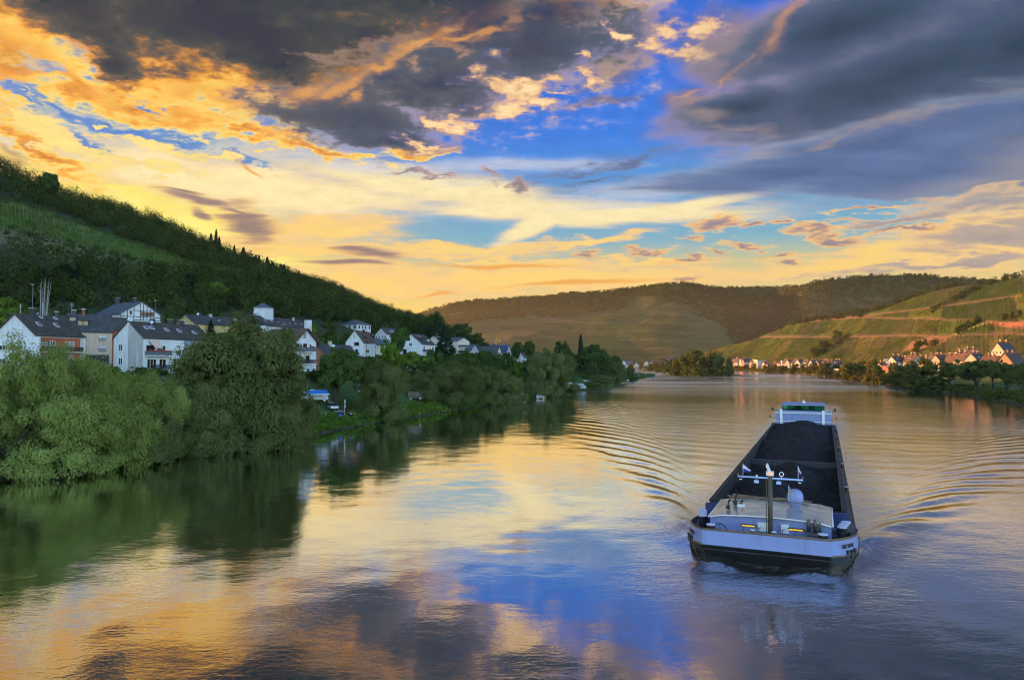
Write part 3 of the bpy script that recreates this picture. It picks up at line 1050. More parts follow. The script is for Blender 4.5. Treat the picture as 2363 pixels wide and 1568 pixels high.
gl = t.n('ShaderNodeBsdfGlossy')
t.s(gl.inputs['Roughness'], t.rng(wake, 0.25, 0.9, 0.012, 0.24))
gl.inputs['Color'].default_value = (0.95, 0.95, 0.95, 1)
t.s(gl.inputs['Normal'], bmp.outputs[0])
df = t.n('ShaderNodeBsdfDiffuse')
df.inputs[0].default_value = (0.006, 0.007, 0.005, 1)
fr = t.n('ShaderNodeFresnel')
fr.inputs[0].default_value = 1.5
t.s(fr.inputs['Normal'], bmp.outputs[0])
ms = t.n('ShaderNodeMixShader')
t.s(ms.inputs[0], t.rng(fr.outputs[0], 0.03, 0.40, 0.36, 1.0))
t.t.links.new(df.outputs[0], ms.inputs[1])
t.t.links.new(gl.outputs[0], ms.inputs[2])
foam = t.math('MULTIPLY', t.attr('foam').outputs['Fac'], t.rng(t.noise(1.0, 5.0, 0.75, stretched(1.6, 1.6, 0)), 0.50, 0.66))
fb = t.n('ShaderNodeBsdfDiffuse')
fb.inputs[0].default_value = (0.42, 0.42, 0.42, 1)
mf = t.n('ShaderNodeMixShader')
t.s(mf.inputs[0], t.math('MULTIPLY', foam, 0.8))
t.t.links.new(ms.outputs[0], mf.inputs[1])
t.t.links.new(fb.outputs[0], mf.inputs[2])
t.t.links.new(mf.outputs[0], t.t.nodes['Material Output'].inputs[0])
M['water'] = t.m
wg = np.stack([WX, WY, WZ], -1)
me = np_mesh('water', wg.reshape(-1, 3), grid_faces(len(wx), len(wy))[:, ::-1] if False else grid_faces(len(wx), len(wy)), M['water'], True)
churn = np.exp(-(np.clip(np.abs(Sx) - 6.0, 0, None) / 5.0) ** 2) * np.clip((U + 10) / 6, 0, 1) * fade


def sstep(v, a, b):
    t_ = np.clip((v - a) / (b - a), 0, 1)
    return t_ * t_ * (3 - 2 * t_)


wedge = sstep(0.42 * (U + 9) + 4 - np.abs(Sx), 0, 8) * np.clip((U + 8) / 8, 0, 1)
rough = np.maximum.reduce([churn, 0.55 * wedge * sstep(U, 0, 60), 0.62 * sstep(Sx, 4, 40), 0.95 * sstep(WY, 170, 420)])
rough = np.maximum(rough, 0.78 * np.exp(-((U + 16) / 7.5) ** 2) * sstep(11 - np.abs(Sx), 0, 5))
rough *= 0.75 + 0.5 * fbm(WX / 60, WY / 30, 77, 2) * 0.5
churn = np.clip(rough, 0, 1)
attr(me, 'wake', churn.ravel())
edge = np.clip(1 - np.abs(np.abs(Sx) - 6.6) / 0.9, 0, 1) * np.clip((U + 9) / 3, 0, 1) * np.exp(-np.clip(U, 0, None) / 30)
bowl = np.exp(-((U + 12.1) / 0.5) ** 2) * (np.abs(Sx) < 5.2)
crest_f = np.clip(np.exp(-((np.abs(Sx) - 4.6 - 0.36 * (U + 9)) / 0.8) ** 2) * np.exp(-((U + 1) / 7.0) ** 2), 0, 1)
attr(me, 'foam', np.clip(edge * 0.8 + bowl * 0.5 + crest_f * 1.0, 0, 1).ravel())
link_mesh('water', me)['kind'] = 'structure'
# ---------------------------------------------------------------- trees


def leaf_quads(cen, nrm, length, width, hang, r):
    """one quad per leaf or spray; hang pulls the long axis downward"""
    n = len(cen)
    nrm = nrm / (np.linalg.norm(nrm, axis=1, keepdims=True) + 1e-9)
    t = r.normal(size=(n, 3))
    t[:, 2] -= hang
    t -= nrm * (t * nrm).sum(1, keepdims=True)
    t /= np.linalg.norm(t, axis=1, keepdims=True) + 1e-9
    b = np.cross(nrm, t)
    L = (length * r.uniform(0.6, 1.3, n))[:, None] * 0.5
    W = (width * r.uniform(0.7, 1.3, n))[:, None] * 0.5
    v = np.stack([cen - t * L, cen + b * W - t * L * 0.1, cen + t * L, cen - b * W + t * L * 0.1], 1)
    return v.reshape(-1, 3)


def cloud_mesh(name, v, tint, mat):
    me = np_mesh(name, v, np.arange(len(v), dtype=np.int32).reshape(-1, 4), mat)
    attr(me, 'tint', tint, 'FLOAT', 'FACE')
    return me


def clumps(kind, r, n, H, W):
    """clump centres, radii and outward directions for one crown"""
    out = []
    if kind in ('round', 'willow', 'bush', 'low'):
        zc, rz = {'round': (0.60, 0.38), 'willow': (0.52, 0.46), 'bush': (0.45, 0.50), 'low': (0.50, 0.48)}[kind]
        lobes = [(r.uniform(-0.28, 0.28) * W, r.uniform(-0.28, 0.28) * W, r.uniform(-0.12, 0.16) * H, r.uniform(0.5, 0.8)) for _ in range(5)] + [(0, 0, 0, 0.86)]
        k = 0
        if kind in ('willow', 'low', 'bush'):      # low branches hanging to the ground all round
            for i in range(n // 4):
                a = r.uniform(0, 2 * math.pi)
                q = W * r.uniform(0.24, 0.44)
                out.append((np.array((q * math.cos(a), q * math.sin(a), H * r.uniform(0.04, 0.28))), r.uniform(0.08, 0.13) * W, np.array((math.cos(a), math.sin(a), 0.2))))
        while len(out) < n:
            lx_, ly_, lz_, ls = lobes[k % len(lobes)]
            k += 1
            d = r.normal(size=3)
            d /= np.linalg.norm(d)
            q = r.uniform(0.35, 1.0) ** 0.45
            p = np.array((lx_ + d[0] * q * W * 0.40 * ls, ly_ + d[1] * q * W * 0.40 * ls, H * zc + lz_ * 0.6 + d[2] * q * H * rz * 0.86 * ls))
            if p[2] < H * 0.06 or p[2] > H:
                continue
            out.append((p, r.uniform(0.07, 0.14) * W, d))
    elif kind == 'conifer':
        for i in range(n):
            z = H * (0.08 + 0.9 * (i / n) ** 1.15)
            rad = W * 0.5 * (1 - z / H) ** 0.85 * r.uniform(0.55, 1.05) + 0.05
            a = i * 2.399 + r.uniform(-0.3, 0.3)
            out.append((np.array((rad * math.cos(a), rad * math.sin(a), z - rad * 0.22)), W * 0.09 * (1.15 - z / H) + 0.12, np.array((math.cos(a), math.sin(a), 0.35))))
    elif kind == 'column':
        for i in range(n):
            z = H * r.uniform(0.08, 0.99)
            rad = W * 0.5 * math.sin(math.pi * min(1, 0.12 + 0.88 * z / H) ** 0.9) ** 0.6 * r.uniform(0.3, 1.0)
            a = r.uniform(0, 2 * math.pi)
            out.append((np.array((rad * math.cos(a), rad * math.sin(a), z)), W * 0.17, np.array((math.cos(a), math.sin(a), 0.4))))
    elif kind == 'spray':   # open feathery young tree
        for i in range(n):
            z = H * r.uniform(0.22, 0.98)
            rad = W * 0.5 * (1.05 - z / H) ** 0.6 * r.uniform(0.2, 1.0)
            a = r.uniform(0, 2 * math.pi)
            out.append((np.array((rad * math.cos(a), rad * math.sin(a), z)), W * 0.12, np.array((math.cos(a), math.sin(a), 0.4))))
    return out


def make_crown(name, kind, seed, H, W, n, leaves, leaf, wid, hang, mat):
    r = np.random.default_rng(seed)
    V, T = [], []
    for p, rad, d in clumps(kind, r, n, H, W):
        g = r.normal(size=(leaves, 3))
        g /= np.linalg.norm(g, axis=1, keepdims=True)
        flat = (1.0, 1.0, 0.75) if kind != 'conifer' else (1.25, 1.25, 0.42)
        q = r.uniform(0.25, 1.0, (leaves, 1)) ** 0.5
        c_ = p + g * q * rad * np.array(flat)
        c_[:, 2] -= hang * 0.25 * rad * r.uniform(0, 1, leaves) ** 2
        nr_ = 0.8 * g + 0.55 * d + np.array((0, 0, 0.45)) + 0.32 * r.normal(size=(leaves, 3))
        V.append(leaf_quads(c_, nr_, leaf, wid, hang, r))
        T.append(np.clip(r.uniform(0.15, 0.75) + r.uniform(-0.2, 0.25, leaves), 0, 1))
    V = np.concatenate(V)
    V[:, 2] *= H / np.percentile(V[:, 2], 98.5)
    V[:, :2] *= (W / 2) / np.percentile(np.hypot(V[:, 0], V[:, 1]), 97)
    return cloud_mesh(name, V, np.concatenate(T), mat)


def make_trunk(name, seed, H, W, spread=True, rad=0.035, mat=None):
    r = random.Random(seed)
    m = MB()
    b = rad * H
    top = H * (0.55 if spread else 0.97)
    pts = [(0, 0, -0.4), (0.01 * H, 0, 0.12 * H), (r.uniform(-.02, .02) * H, r.uniform(-.02, .02) * H, 0.32 * H), (r.uniform(-.03, .03) * H, r.uniform(-.03, .03) * H, top)]
    m.tube(pts, [b * 1.25, b, b * 0.75, b * 0.25], 7)
    if spread:
        for k in range(7):
            a = k * 0.9 + r.uniform(-.3, .3)
            z = H * r.uniform(0.14, 0.36)
            q = r.uniform(0.24, 0.40) * W
            m.tube([(0, 0, z), (0.4 * q * math.cos(a), 0.4 * q * math.sin(a), z + 0.18 * H), (q * math.cos(a), q * math.sin(a), z + r.uniform(.28, .45) * H)], [b * 0.5, b * 0.32, b * 0.1], 5)
    me_o = m.build(name, mat or M['bark'], None, True)
    me = me_o.data
    bpy.data.objects.remove(me_o)
    return me


TREES = {}


def kind_of_tree(key, kind, H, W, n, leaves, leaf, wid, hang, mat, variants=2, spread=True, rad=0.035, seed=0):
    TREES[key] = (H, W, [(make_crown('crown', kind, seed + 13 * k, H, W, n, leaves, leaf, wid, hang, M[mat]),
                          make_trunk('trunk', seed + k, H, W, spread, rad)) for k in range(variants)])


kind_of_tree('willow', 'willow', 14, 14, 130, 300, 0.46, 0.14, 1.4, 'willow', 3, True, 0.03, 100)
kind_of_tree('greywillow', 'willow', 14, 15, 140, 260, 0.52, 0.16, 1.2, 'willow_dark', 3, True, 0.03, 200)
kind_of_tree('broad', 'round', 14, 12, 100, 120, 0.70, 0.45, 0.3, 'broad', 3, True, 0.03, 300)
kind_of_tree('bright', 'round', 12, 10, 90, 110, 0.60, 0.40, 0.3, 'bright', 2, True, 0.03, 400)
kind_of_tree('shrub', 'bush', 5, 7, 60, 110, 0.45, 0.26, 0.4, 'bright', 2, True, 0.02, 500)
kind_of_tree('darkshrub', 'bush', 5, 7, 60, 90, 0.50, 0.32, 0.3, 'broad', 2, True, 0.02, 600)
kind_of_tree('redshrub', 'bush', 5, 7, 50, 80, 0.50, 0.32, 0.3, 'rust', 1, True, 0.02, 650)
kind_of_tree('spruce', 'conifer', 20, 8, 170, 46, 0.85, 0.34, 0.5, 'conifer', 2, False, 0.016, 700)
kind_of_tree('fir', 'conifer', 18, 12, 170, 60, 0.90, 0.40, 0.6, 'conifer', 2, False, 0.016, 750)
kind_of_tree('column', 'column', 8, 3.2, 60, 60, 0.40, 0.26, -0.5, 'broad', 1, False, 0.02, 800)
kind_of_tree('sapling', 'spray', 14, 6, 60, 40, 0.62, 0.34, 0.6, 'broad', 1, False, 0.012, 850)
kind_of_tree('farbroad', 'low', 14, 13, 70, 46, 1.1, 0.7, 0.3, 'golden', 3, True, 0.03, 900)
kind_of_tree('fardark', 'low', 14, 13, 70, 46, 1.0, 0.6, 0.3, 'far_dark', 2, True, 0.03, 950)
kind_of_tree('bankround', 'round', 14, 13, 70, 60, 0.95, 0.6, 0.3, 'far_dark', 2, True, 0.03, 970)
tree_rng = random.Random(5)
TREE_COUNT = {}


def tree(key, vx, d, vtop, wpx, label, cat='tree', group=None, name=None, zbase=None, lift=0.0):
    H0, W0, var = TREES[key]
    a, b = ray(vx, vtop)
    x, y = a * d, d
    z0 = gz(x, y) if zbase is None else zbase
    z0 += lift
    h = max(CAM_H + b * d - z0, 1.0)
    w = wpx * d / FPX
    nm = name or {'willow': 'willow_tree', 'greywillow': 'willow_tree', 'spruce': 'spruce_tree', 'fir': 'fir_tree', 'shrub': 'shrub', 'darkshrub': 'shrub', 'redshrub': 'shrub',
                  'column': 'column_shrub'}.get(key, 'leafy_tree')
    i = TREE_COUNT.get(key, 0)
    TREE_COUNT[key] = i + 1
    crown, trunk = var[i % len(var)]
    root = thing(nm, label, cat, (x, y, z0 - 0.1), tree_rng.uniform(0, 6.28), group)
    root.scale = (w / W0, w / W0, h / H0)
    link_mesh('crown', crown, root)
    link_mesh('trunk', trunk, root)
    return root


# --- the near left bank
NB = 'willows crowding the near left bank'
for a in [
    ('willow', -110, 90, 800, 300, 'pale green willow cut by the left edge of the picture, highest up'),
    ('willow', 55, 93, 806, 240, 'tall pale willow in front of the orange balconied house'),
    ('willow', 165, 99, 812, 200, 'yellow green willow crown below the house with the orange balcony'),
    ('willow', 275, 101, 866, 170, 'rounded pale willow below the gap between the two white gables'),
    ('willow', 365, 106, 880, 150, 'low pale willow in front of the dark clipped hedge'),
    ('willow', 20, 88.5, 900, 240, 'lower willow bush hanging over the water at the left edge'),
    ('willow', 140, 91, 915, 230, 'willow bush over the water, below the yellow green crown'),
    ('willow', 250, 97, 930, 200, 'dark willow bush on the waterline below the rounded pale willow'),
    ('greywillow', 350, 102.5, 945, 190, 'willow bush on the waterline left of the big grey willow'),
    ('greywillow', 430, 110, 905, 150, 'willow bush leaning against the left side of the big grey willow'),
    ('greywillow', 548, 121, 756, 305, 'biggest willow of the bank, a broad grey green dome before the houses'),
    ('greywillow', 655, 131, 848, 120, 'grey willow on the right shoulder of the biggest willow'),
    ('greywillow', 478, 113, 880, 190, 'grey willow low at the left foot of the biggest willow'),
    ('greywillow', 590, 121, 915, 200, 'grey willow at the waterline under the biggest willow'),
    ('greywillow', 690, 136, 918, 90, 'small grey willow at the grassy landing, left of the camper'),
]:
    tree(*a, group=NB)
for a in [
    ('shrub', 205, 133, 833, 90, 'yellow green garden shrub below the blue covered trailer'),
    ('shrub', 245, 131, 848, 90, 'yellow green garden shrub below the white gable of the grey house'),
    ('shrub', 285, 131, 862, 80, 'low yellow green shrub in the garden left of the dark hedge'),
    ('redshrub', 262, 146, 845, 40, 'dark red shrub at the foot of the white gable'),
    ('darkshrub', 330, 146, 846, 62, 'dark clipped hedge in front of the grey gable'),
    ('darkshrub', 365, 148, 850, 50, 'dark clipped hedge in front of the ground floor of the grey house'),
    ('shrub', 300, 270, 741, 50, 'green garden bush beside the half timbered house'),
    ('shrub', 262, 268, 746, 50, 'green garden bush in front of the half timbered house'),
    ('redshrub', 585, 262, 740, 52, 'dark red bush in front of the school terrace'),
]:
    tree(*a, cat='shrub')
tree('spruce', 551, 258, 731, 22, 'small dark spruce in front of the white school gable')
tree('spruce', 487, 262, 738, 22, 'small dark spruce beside the yellow house')
tree('sapling', 665, 172, 760, 44, 'slender feathery tree in front of the house with grey balconies')
for a in [
    ('broad', 775, 168, 808, 112, 'big dark broadleaf tree behind the blue awning'),
    ('greywillow', 878, 172, 842, 135, 'willow drooping to the water right of the flag pole'),
    ('bright', 900, 215, 793, 66, 'bright green tree above the drooping willow'),
    ('bright', 955, 235, 812, 60, 'small bright green tree left of the parked cars'),
    ('broad', 921, 290, 757, 44, 'dark round tree beside the steep white gable'),
    ('broad', 735, 178, 852, 70, 'dark small tree right beside the biggest willow'),
    ('bright', 720, 300, 748, 30, 'green garden tree between the school and the hipped villa'),
    ('broad', 840, 205, 850, 70, 'dark tree filling the gap behind the drooping willow'),
    ('broad', 1003, 470, 722, 44, 'dark tree tallest of the clump at the hill end'),
    ('fir', 1008, 440, 727, 42, 'dark fir with a double top at the end of the left hill'),
    ('fir', 985, 450, 735, 30, 'dark fir left of the double topped fir'),
    ('fir', 1027, 360, 752, 52, 'black broad fir right of the white house with the balcony parasol'),
    ('greywillow', 1040, 218, 838, 150, 'wide grey willow above the water, halfway along the left bank'),
    ('greywillow', 985, 210, 858, 80, 'grey willow next to the dark van'),
    ('greywillow', 1115, 236, 850, 90, 'round grey willow right of the wide grey willow'),
    ('broad', 1060, 270, 812, 90, 'dark tree behind the wide grey willow'),
    ('broad', 1130, 280, 838, 80, 'dark tree behind the round grey willow'),
    ('greywillow', 1165, 250, 862, 70, 'low grey willow left of the white motorhomes'),
    ('greywillow', 1190, 256, 872, 60, 'low round willow close to the white motorhomes'),
    ('greywillow', 1252, 292, 812, 90, 'brownish loose willow rising beside the white motorhomes'),
    ('greywillow', 1300, 310, 822, 80, 'tall dense willow right of the brownish loose one'),
    ('greywillow', 1275, 296, 890, 90, 'low willow over the water below the brownish loose one'),
    ('broad', 1365, 430, 797, 66, 'large dark tree right of the pointed spruce'),
    ('broad', 1393, 450, 816, 40, 'dark tree on the right flank of the large dark tree'),
    ('broad', 1225, 450, 788, 30, 'round dark tree standing clear before the hill, left of the others'),
    ('broad', 1193, 440, 790, 26, 'small dark tree beside the blue solar roof'),
    ('broad', 1293, 480, 790, 40, 'round black tree left of the pointed spruce'),
    ('spruce', 1340, 460, 773, 28, 'pointed dark spruce taller than everything on the left spit'),
    ('broad', 1320, 440, 812, 40, 'dark tree at the foot of the pointed spruce'),
    ('broad', 1260, 380, 820, 50, 'dark tree behind the brownish loose willow'),
    ('broad', 1200, 350, 832, 60, 'dark tree below the solar roof'),
    ('greywillow', 1390, 415, 864, 70, 'round willow near the tip of the left bank'),
    ('greywillow', 1360, 380, 880, 60, 'low willow over the water right of the big motorhome'),
    ('greywillow', 1425, 480, 838, 52, 'willow before the tip of the left bank'),
    ('broad', 1415, 520, 822, 34, 'dark round tree behind the tip of the left bank'),
    ('greywillow', 1456, 545, 846, 30, 'last willow on the tip of the left bank'),
    ('darkshrub', 1462, 535, 868, 24, 'last low bush on the tip of the left bank'),
    ('bright', 1190, 300, 838, 40, 'lighter green tree among the dark ones left of the motorhomes'),
    ('darkshrub', 1000, 262, 812, 60, 'dark bush row in front of the parked cars'),
    ('darkshrub', 1085, 300, 815, 60, 'dark bush below the black broad fir'),
    ('darkshrub', 1120, 330, 812, 60, 'dark bush below the big dark slate roof'),
    ('darkshrub', 1165, 360, 815, 50, 'dark bush right of the big dark slate roof'),
    ('bright', 20, 205, 690, 100, 'bright green tree at the left edge beside the bare poplars'),
    ('bright', 62, 215, 712, 50, 'bright green tree between the left edge and the bare poplars'),
    ('fir', 150, 285, 610, 110, 'broad dark cedar on the slope behind the bare poplars'),
    ('spruce', 100, 270, 622, 40, 'narrow dark spruce left of the broad cedar'),
    ('spruce', 277, 300, 665, 22, 'small pointed green conifer above the half timbered house'),
    ('fir', 440, 330, 630, 60, 'tall dark fir on the slope left of the pale tree'),
    ('bright', 498, 325, 652, 56, 'pale green tall tree on the slope above the yellow house'),
    ('fir', 415, 340, 640, 40, 'dark fir left of the tall dark fir'),
    ('fir', 765, 380, 725, 36, 'bluish fir left of the hipped villa'),
    ('broad', 395, 250, 715, 26, 'small round tree right of the half timbered house'),
    ('broad', 940, 560, 722, 46, 'round dark tree at the lower end of the left ridge'),
    ('broad', 965, 560, 727, 40, 'round dark tree beside the one at the lower end of the left ridge'),
    ('broad', 1060, 520, 748, 50, 'dark tree on the falling end of the left hill'),
    ('broad', 1095, 540, 770, 50, 'lower dark tree on the falling end of the left hill'),
    ('broad', 870, 480, 745, 40, 'dark tree behind the house with roof windows'),
    ('broad', 115, 415, 400, 46, 'tall lone tree breaking the skyline at the upper left'),
]:
    tree(*a)

# bare white poplars
root = thing('bare_poplar', 'bare white stems of dead poplars behind the dark roofs', 'tree', (0, 0, 0))
bp = P(100, 712, 214)
root.location = (bp.x, bp.y, gz(bp.x, bp.y) - 0.3)
rr = random.Random(3)
for k in range(8):
    m = MB()
    q = rr.uniform(-2.2, 2.2)
    hgt = rr.uniform(8, 12.5) + (bp.z - root.location.z) - 3
    m.tube([(q * 0.4, 0, 0), (q * 0.7, rr.uniform(-.4, .4), hgt * 0.5), (q + rr.uniform(-.4, .4), rr.uniform(-.5, .5), hgt)], [0.16, 0.11, 0.03], 5)
    for j in range(4):
        z = hgt * rr.uniform(.5, .9)
        s_ = rr.choice((-1, 1))
        m.tube([(q * 0.8, 0, z), (q * 0.8 + s_ * rr.uniform(.4, .9), rr.uniform(-.4, .4), z + rr.uniform(.8, 1.8))], [0.05, 0.02], 4)
    m.build('stem', M['pale_bark'], root, True)

# --- spruces along the ridge
SP = 'spruces along the ridge of the left hill'
for vx in (487, 499, 506, 541, 562, 590, 598, 617, 629, 648, 655, 690):
    vy = line(vx, [(330, 480), (480, 535), (560, 572), (650, 610), (760, 655)])
    dd = line(vx, [(350, 505), (730, 625)])
    tree('spruce', vx, float(dd), float(vy) - (14 if vx == 499 else tree_rng.uniform(-4, 5)), tree_rng.uniform(13, 24), 'dark spruce on the skyline ridge of the left hill', group=SP)

# --- the island
IS = 'trees on the island'
for k, (vx, d, vt, w, key, lab) in enumerate([
    (1600, 735, 808, 62, 'fardark', 'tallest dark tree on the left of the island front'),
    (1655, 728, 814, 50, 'fardark', 'dark round tree at the right end of the island'),
    (1628, 740, 822, 40, 'farbroad', 'golden lit tree between the two dark ones on the island'),
    (1683, 722, 826, 22, 'fardark', 'small dark tree on the very right tip of the island'),
    (1570, 800, 826, 40, 'farbroad', 'lit tree left of the tallest one on the island'),
    (1545, 880, 830, 36, 'farbroad', 'lit golden tree in the middle of the island row'),
    (1520, 980, 836, 30, 'farbroad', 'lit tree towards the far end of the island'),
    (1498, 1100, 840, 26, 'farbroad', 'low lit tree at the far left end of the island'),
    (1645, 760, 812, 30, 'farbroad', 'upper golden crown behind the right dark tree on the island'),
    (1585, 790, 818, 36, 'fardark', 'dark tree just behind the tallest one on the island'),
    (1560, 770, 845, 40, 'fardark', 'dark low bush on the left water edge of the island'),
    (1616, 716, 848, 44, 'fardark', 'low dark bush at the front water edge of the island'),
    (1668, 716, 846, 34, 'fardark', 'low dark bush at the right water edge of the island'),
]):
    tree(key, vx, d, vt, w, lab, group=IS)

# --- the right bank
RB = 'trees along the right bank'
for a in [
    ('bankround', 2250, 303, 832, 100, 'big dark tree over the grass left of the parked cars'),
    ('bankround', 2190, 340, 836, 70, 'dark tree left of the big one near the parked cars'),
    ('bankround', 2322, 262, 838, 60, 'dark tree between the parked cars and the promenade edge'),
    ('bankround', 2365, 246, 838, 70, 'dark tree cut by the right edge of the picture'),
    ('bankround', 2290, 336, 832, 50, 'dark tree behind the parked cars'),
    ('farbroad', 2120, 380, 830, 84, 'broad lit tree on the right bank before the long roofs'),
    ('farbroad', 2070, 430, 842, 56, 'lit tree on the right bank before the pink house'),
    ('farbroad', 2015, 480, 832, 46, 'round green tree left of the hillside villa on the right bank'),
    ('farbroad', 1965, 560, 834, 58, 'golden tree on the right bank at the end of the far house row'),
    ('farbroad', 1905, 690, 836, 40, 'golden tree on the right bank below the far house row'),
    ('fardark', 2165, 345, 868, 60, 'low grey willow on the right shore before the big dark tree'),
    ('fardark', 2130, 368, 868, 46, 'low grey willow on the right shore, second from the cars'),
    ('farbroad', 2000, 520, 860, 46, 'low rounded bush on the right shore, left of centre'),
    ('farbroad', 2040, 470, 862, 40, 'low rounded bush on the right shore below the green tree'),
    ('farbroad', 1940, 610, 852, 40, 'low golden bush on the right shore below the golden tree'),
    ('farbroad', 1975, 545, 866, 30, 'tiny round bush on the right shore'),
    ('farbroad', 2085, 420, 872, 60, 'spreading bush on the right shore below the lit tree'),
    ('fardark', 2215, 325, 884, 44, 'small bush at the right water edge under the big dark tree'),
    ('farbroad', 1870, 790, 842, 26, 'small golden tree on the right shore in front of the white hotel'),
    ('farbroad', 1800, 905, 844, 22, 'pale green willow on the right shore near the island'),
    ('farbroad', 1775, 940, 845, 20, 'pale green willow on the right shore, closest to the island'),
    ('farbroad', 1830, 860, 846, 20, 'low green bush on the right shore below the white hotel'),
]:
    tree(*a, group=RB)


for key, vx, vb, vt, w, lab in [
    ('fardark', 1930, 780, 762, 24, 'dark tree group on the lower vineyard track'),
    ('farbroad', 1898, 808, 786, 28, 'bushy tree in the hollow of the lower vineyard'),
    ('farbroad', 1884, 822, 802, 34, 'bushy tree at the foot of the hollow in the lower vineyard'),
    ('farbroad', 2318, 738, 722, 15, 'round tree by the red earth slope, left of three'),
    ('farbroad', 2336, 735, 719, 14, 'round tree by the red earth slope, middle of three'),
    ('farbroad', 2352, 732, 714, 14, 'round tree by the red earth slope, right of three'),
    ('farbroad', 2112, 812, 798, 18, 'small lit tree on the slope beside the hillside villa'),
]:
    sp_ = seen(vx, vb, 1)
    tree(key, vx, sp_.y if sp_ else 800, vt, w, lab, group=RB)
# ---------------------------------------------------------------- houses


def slate(name, rgb, moss=None):
    t = NT(name)
    v = t.coord()
    br = t.n('ShaderNodeTexBrick')
    t.s(br.inputs['Vector'], t.coord('Object', (1, 1, 1)))
    br.inputs['Scale'].default_value = 2.6
    br.inputs['Mortar Size'].default_value = 0.012
    br.inputs['Color1'].default_value = (*rgb, 1)
    br.inputs['Color2'].default_value = (*[c_ * 0.72 for c_ in rgb], 1)
    br.inputs['Mortar'].default_value = (*[c_ * 0.45 for c_ in rgb], 1)
    c_ = br.outputs[0]
    c_ = t.mix(t.rng(t.noise(0.9, 5, 0.65, v), 0.42, 0.68, 0.0, 0.55), c_, (*[q * 1.7 for q in rgb], 1))
    if moss:
        c_ = t.mix(t.rng(t.noise(0.45, 5, 0.7, v), 0.55, 0.7, 0.0, 0.7), c_, (*moss, 1))
    t.s(t.b.inputs['Base Color'], c_)
    t.b.inputs['Roughness'].default_value = 0.72
    t.b.inputs['Specular IOR Level'].default_value = 0.35
    t.bump(t.noise(9, 4, 0.7, v), 0.5, 0.03)
    return t.m


def glass(name, rgb, rough=0.06):
    t = NT(name)
    t.s(t.b.inputs['Base Color'], t.mix(t.noise(1.3, 2, 0.5, t.coord()), (*rgb, 1), (*[c_ * 0.4 for c_ in rgb], 1)))
    t.b.inputs['Roughness'].default_value = rough
    t.b.inputs['Specular IOR Level'].default_value = 0.9
    return t.m


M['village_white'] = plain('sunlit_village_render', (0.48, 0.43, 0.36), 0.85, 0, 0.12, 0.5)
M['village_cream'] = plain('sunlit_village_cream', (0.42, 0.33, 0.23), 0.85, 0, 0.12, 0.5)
M['white'] = plain('white_render', (0.68, 0.68, 0.68), 0.85, 0, 0.10, 0.5)
M['cream'] = plain('cream_render', (0.66, 0.58, 0.45), 0.85, 0, 0.12, 0.5)
M['yellow'] = plain('yellow_render', (0.66, 0.46, 0.20), 0.85, 0, 0.12, 0.5)
M['grey'] = plain('grey_render', (0.42, 0.40, 0.38), 0.85, 0, 0.12, 0.5)
M['bluegrey'] = plain('blue_grey_render', (0.27, 0.29, 0.38), 0.85, 0, 0.12, 0.5)
M['beige'] = plain('beige_render', (0.60, 0.42, 0.30), 0.85, 0, 0.12, 0.5)
M['orange'] = plain('orange_render', (0.46, 0.105, 0.045), 0.85, 0, 0.14, 0.5)
M['salmon'] = plain('salmon_brick', (0.40, 0.21, 0.12), 0.85, 0, 0.2, 0.8)
M['pink'] = plain('pink_render', (0.52, 0.14, 0.12), 0.85, 0, 0.14, 0.5)
M['slate'] = slate('slate_roof', (0.060, 0.058, 0.062))
M['slate_old'] = slate('mossy_slate_roof', (0.062, 0.056, 0.052), (0.10, 0.075, 0.02))
M['tile'] = slate('brown_tile_roof', (0.105, 0.068, 0.050))
M['bluetile'] = slate('blue_slate_roof', (0.085, 0.095, 0.125))
M['redtile'] = slate('red_tile_roof', (0.20, 0.075, 0.045))
M['metal_roof'] = plain('zinc_roof', (0.50, 0.47, 0.42), 0.30, 0.85, 0.15, 0.5)
M['frame'] = plain('white_window_frame', (0.72, 0.71, 0.69), 0.5, 0, 0.06, 1.0)
M['brown'] = plain('brown_wood', (0.085, 0.036, 0.020), 0.7, 0, 0.3, 2.0)
M['timber'] = plain('dark_timber', (0.050, 0.022, 0.016), 0.75, 0, 0.3, 2.0)
M['dark'] = plain('dark_metal', (0.030, 0.030, 0.034), 0.5, 0.3, 0.2, 2.0)
M['greymetal'] = plain('grey_metal', (0.18, 0.19, 0.21), 0.45, 0.5, 0.2, 2.0)
M['zinc'] = plain('galvanised_steel', (0.55, 0.56, 0.58), 0.4, 0.8, 0.15, 2.0)
M['pane'] = glass('window_glass', (0.045, 0.055, 0.065))
M['pane_dark'] = glass('dark_window_glass', (0.018, 0.018, 0.020), 0.1)
M['pane_sky'] = glass('roof_window_glass', (0.20, 0.24, 0.30), 0.04)
M['solar'] = glass('solar_cells', (0.02, 0.035, 0.16), 0.12)
M['curtain'] = plain('curtained_window', (0.34, 0.30, 0.25), 0.7, 0, 0.3, 3.0)
M['brick'] = plain('chimney_brick', (0.22, 0.085, 0.055), 0.85, 0, 0.3, 2.0)
M['redcloth'] = plain('red_awning', (0.50, 0.06, 0.04), 0.8, 0, 0.1, 1.0)
M['paleawn'] = plain('faded_awning', (0.62, 0.42, 0.36), 0.8, 0, 0.1, 1.0)
M['parasol'] = plain('yellow_parasol', (0.75, 0.40, 0.04), 0.8, 0, 0.1, 1.0)
M['flowers'] = plain('balcony_flowers', (0.40, 0.06, 0.05), 0.9, 0, 0.5, 6.0)


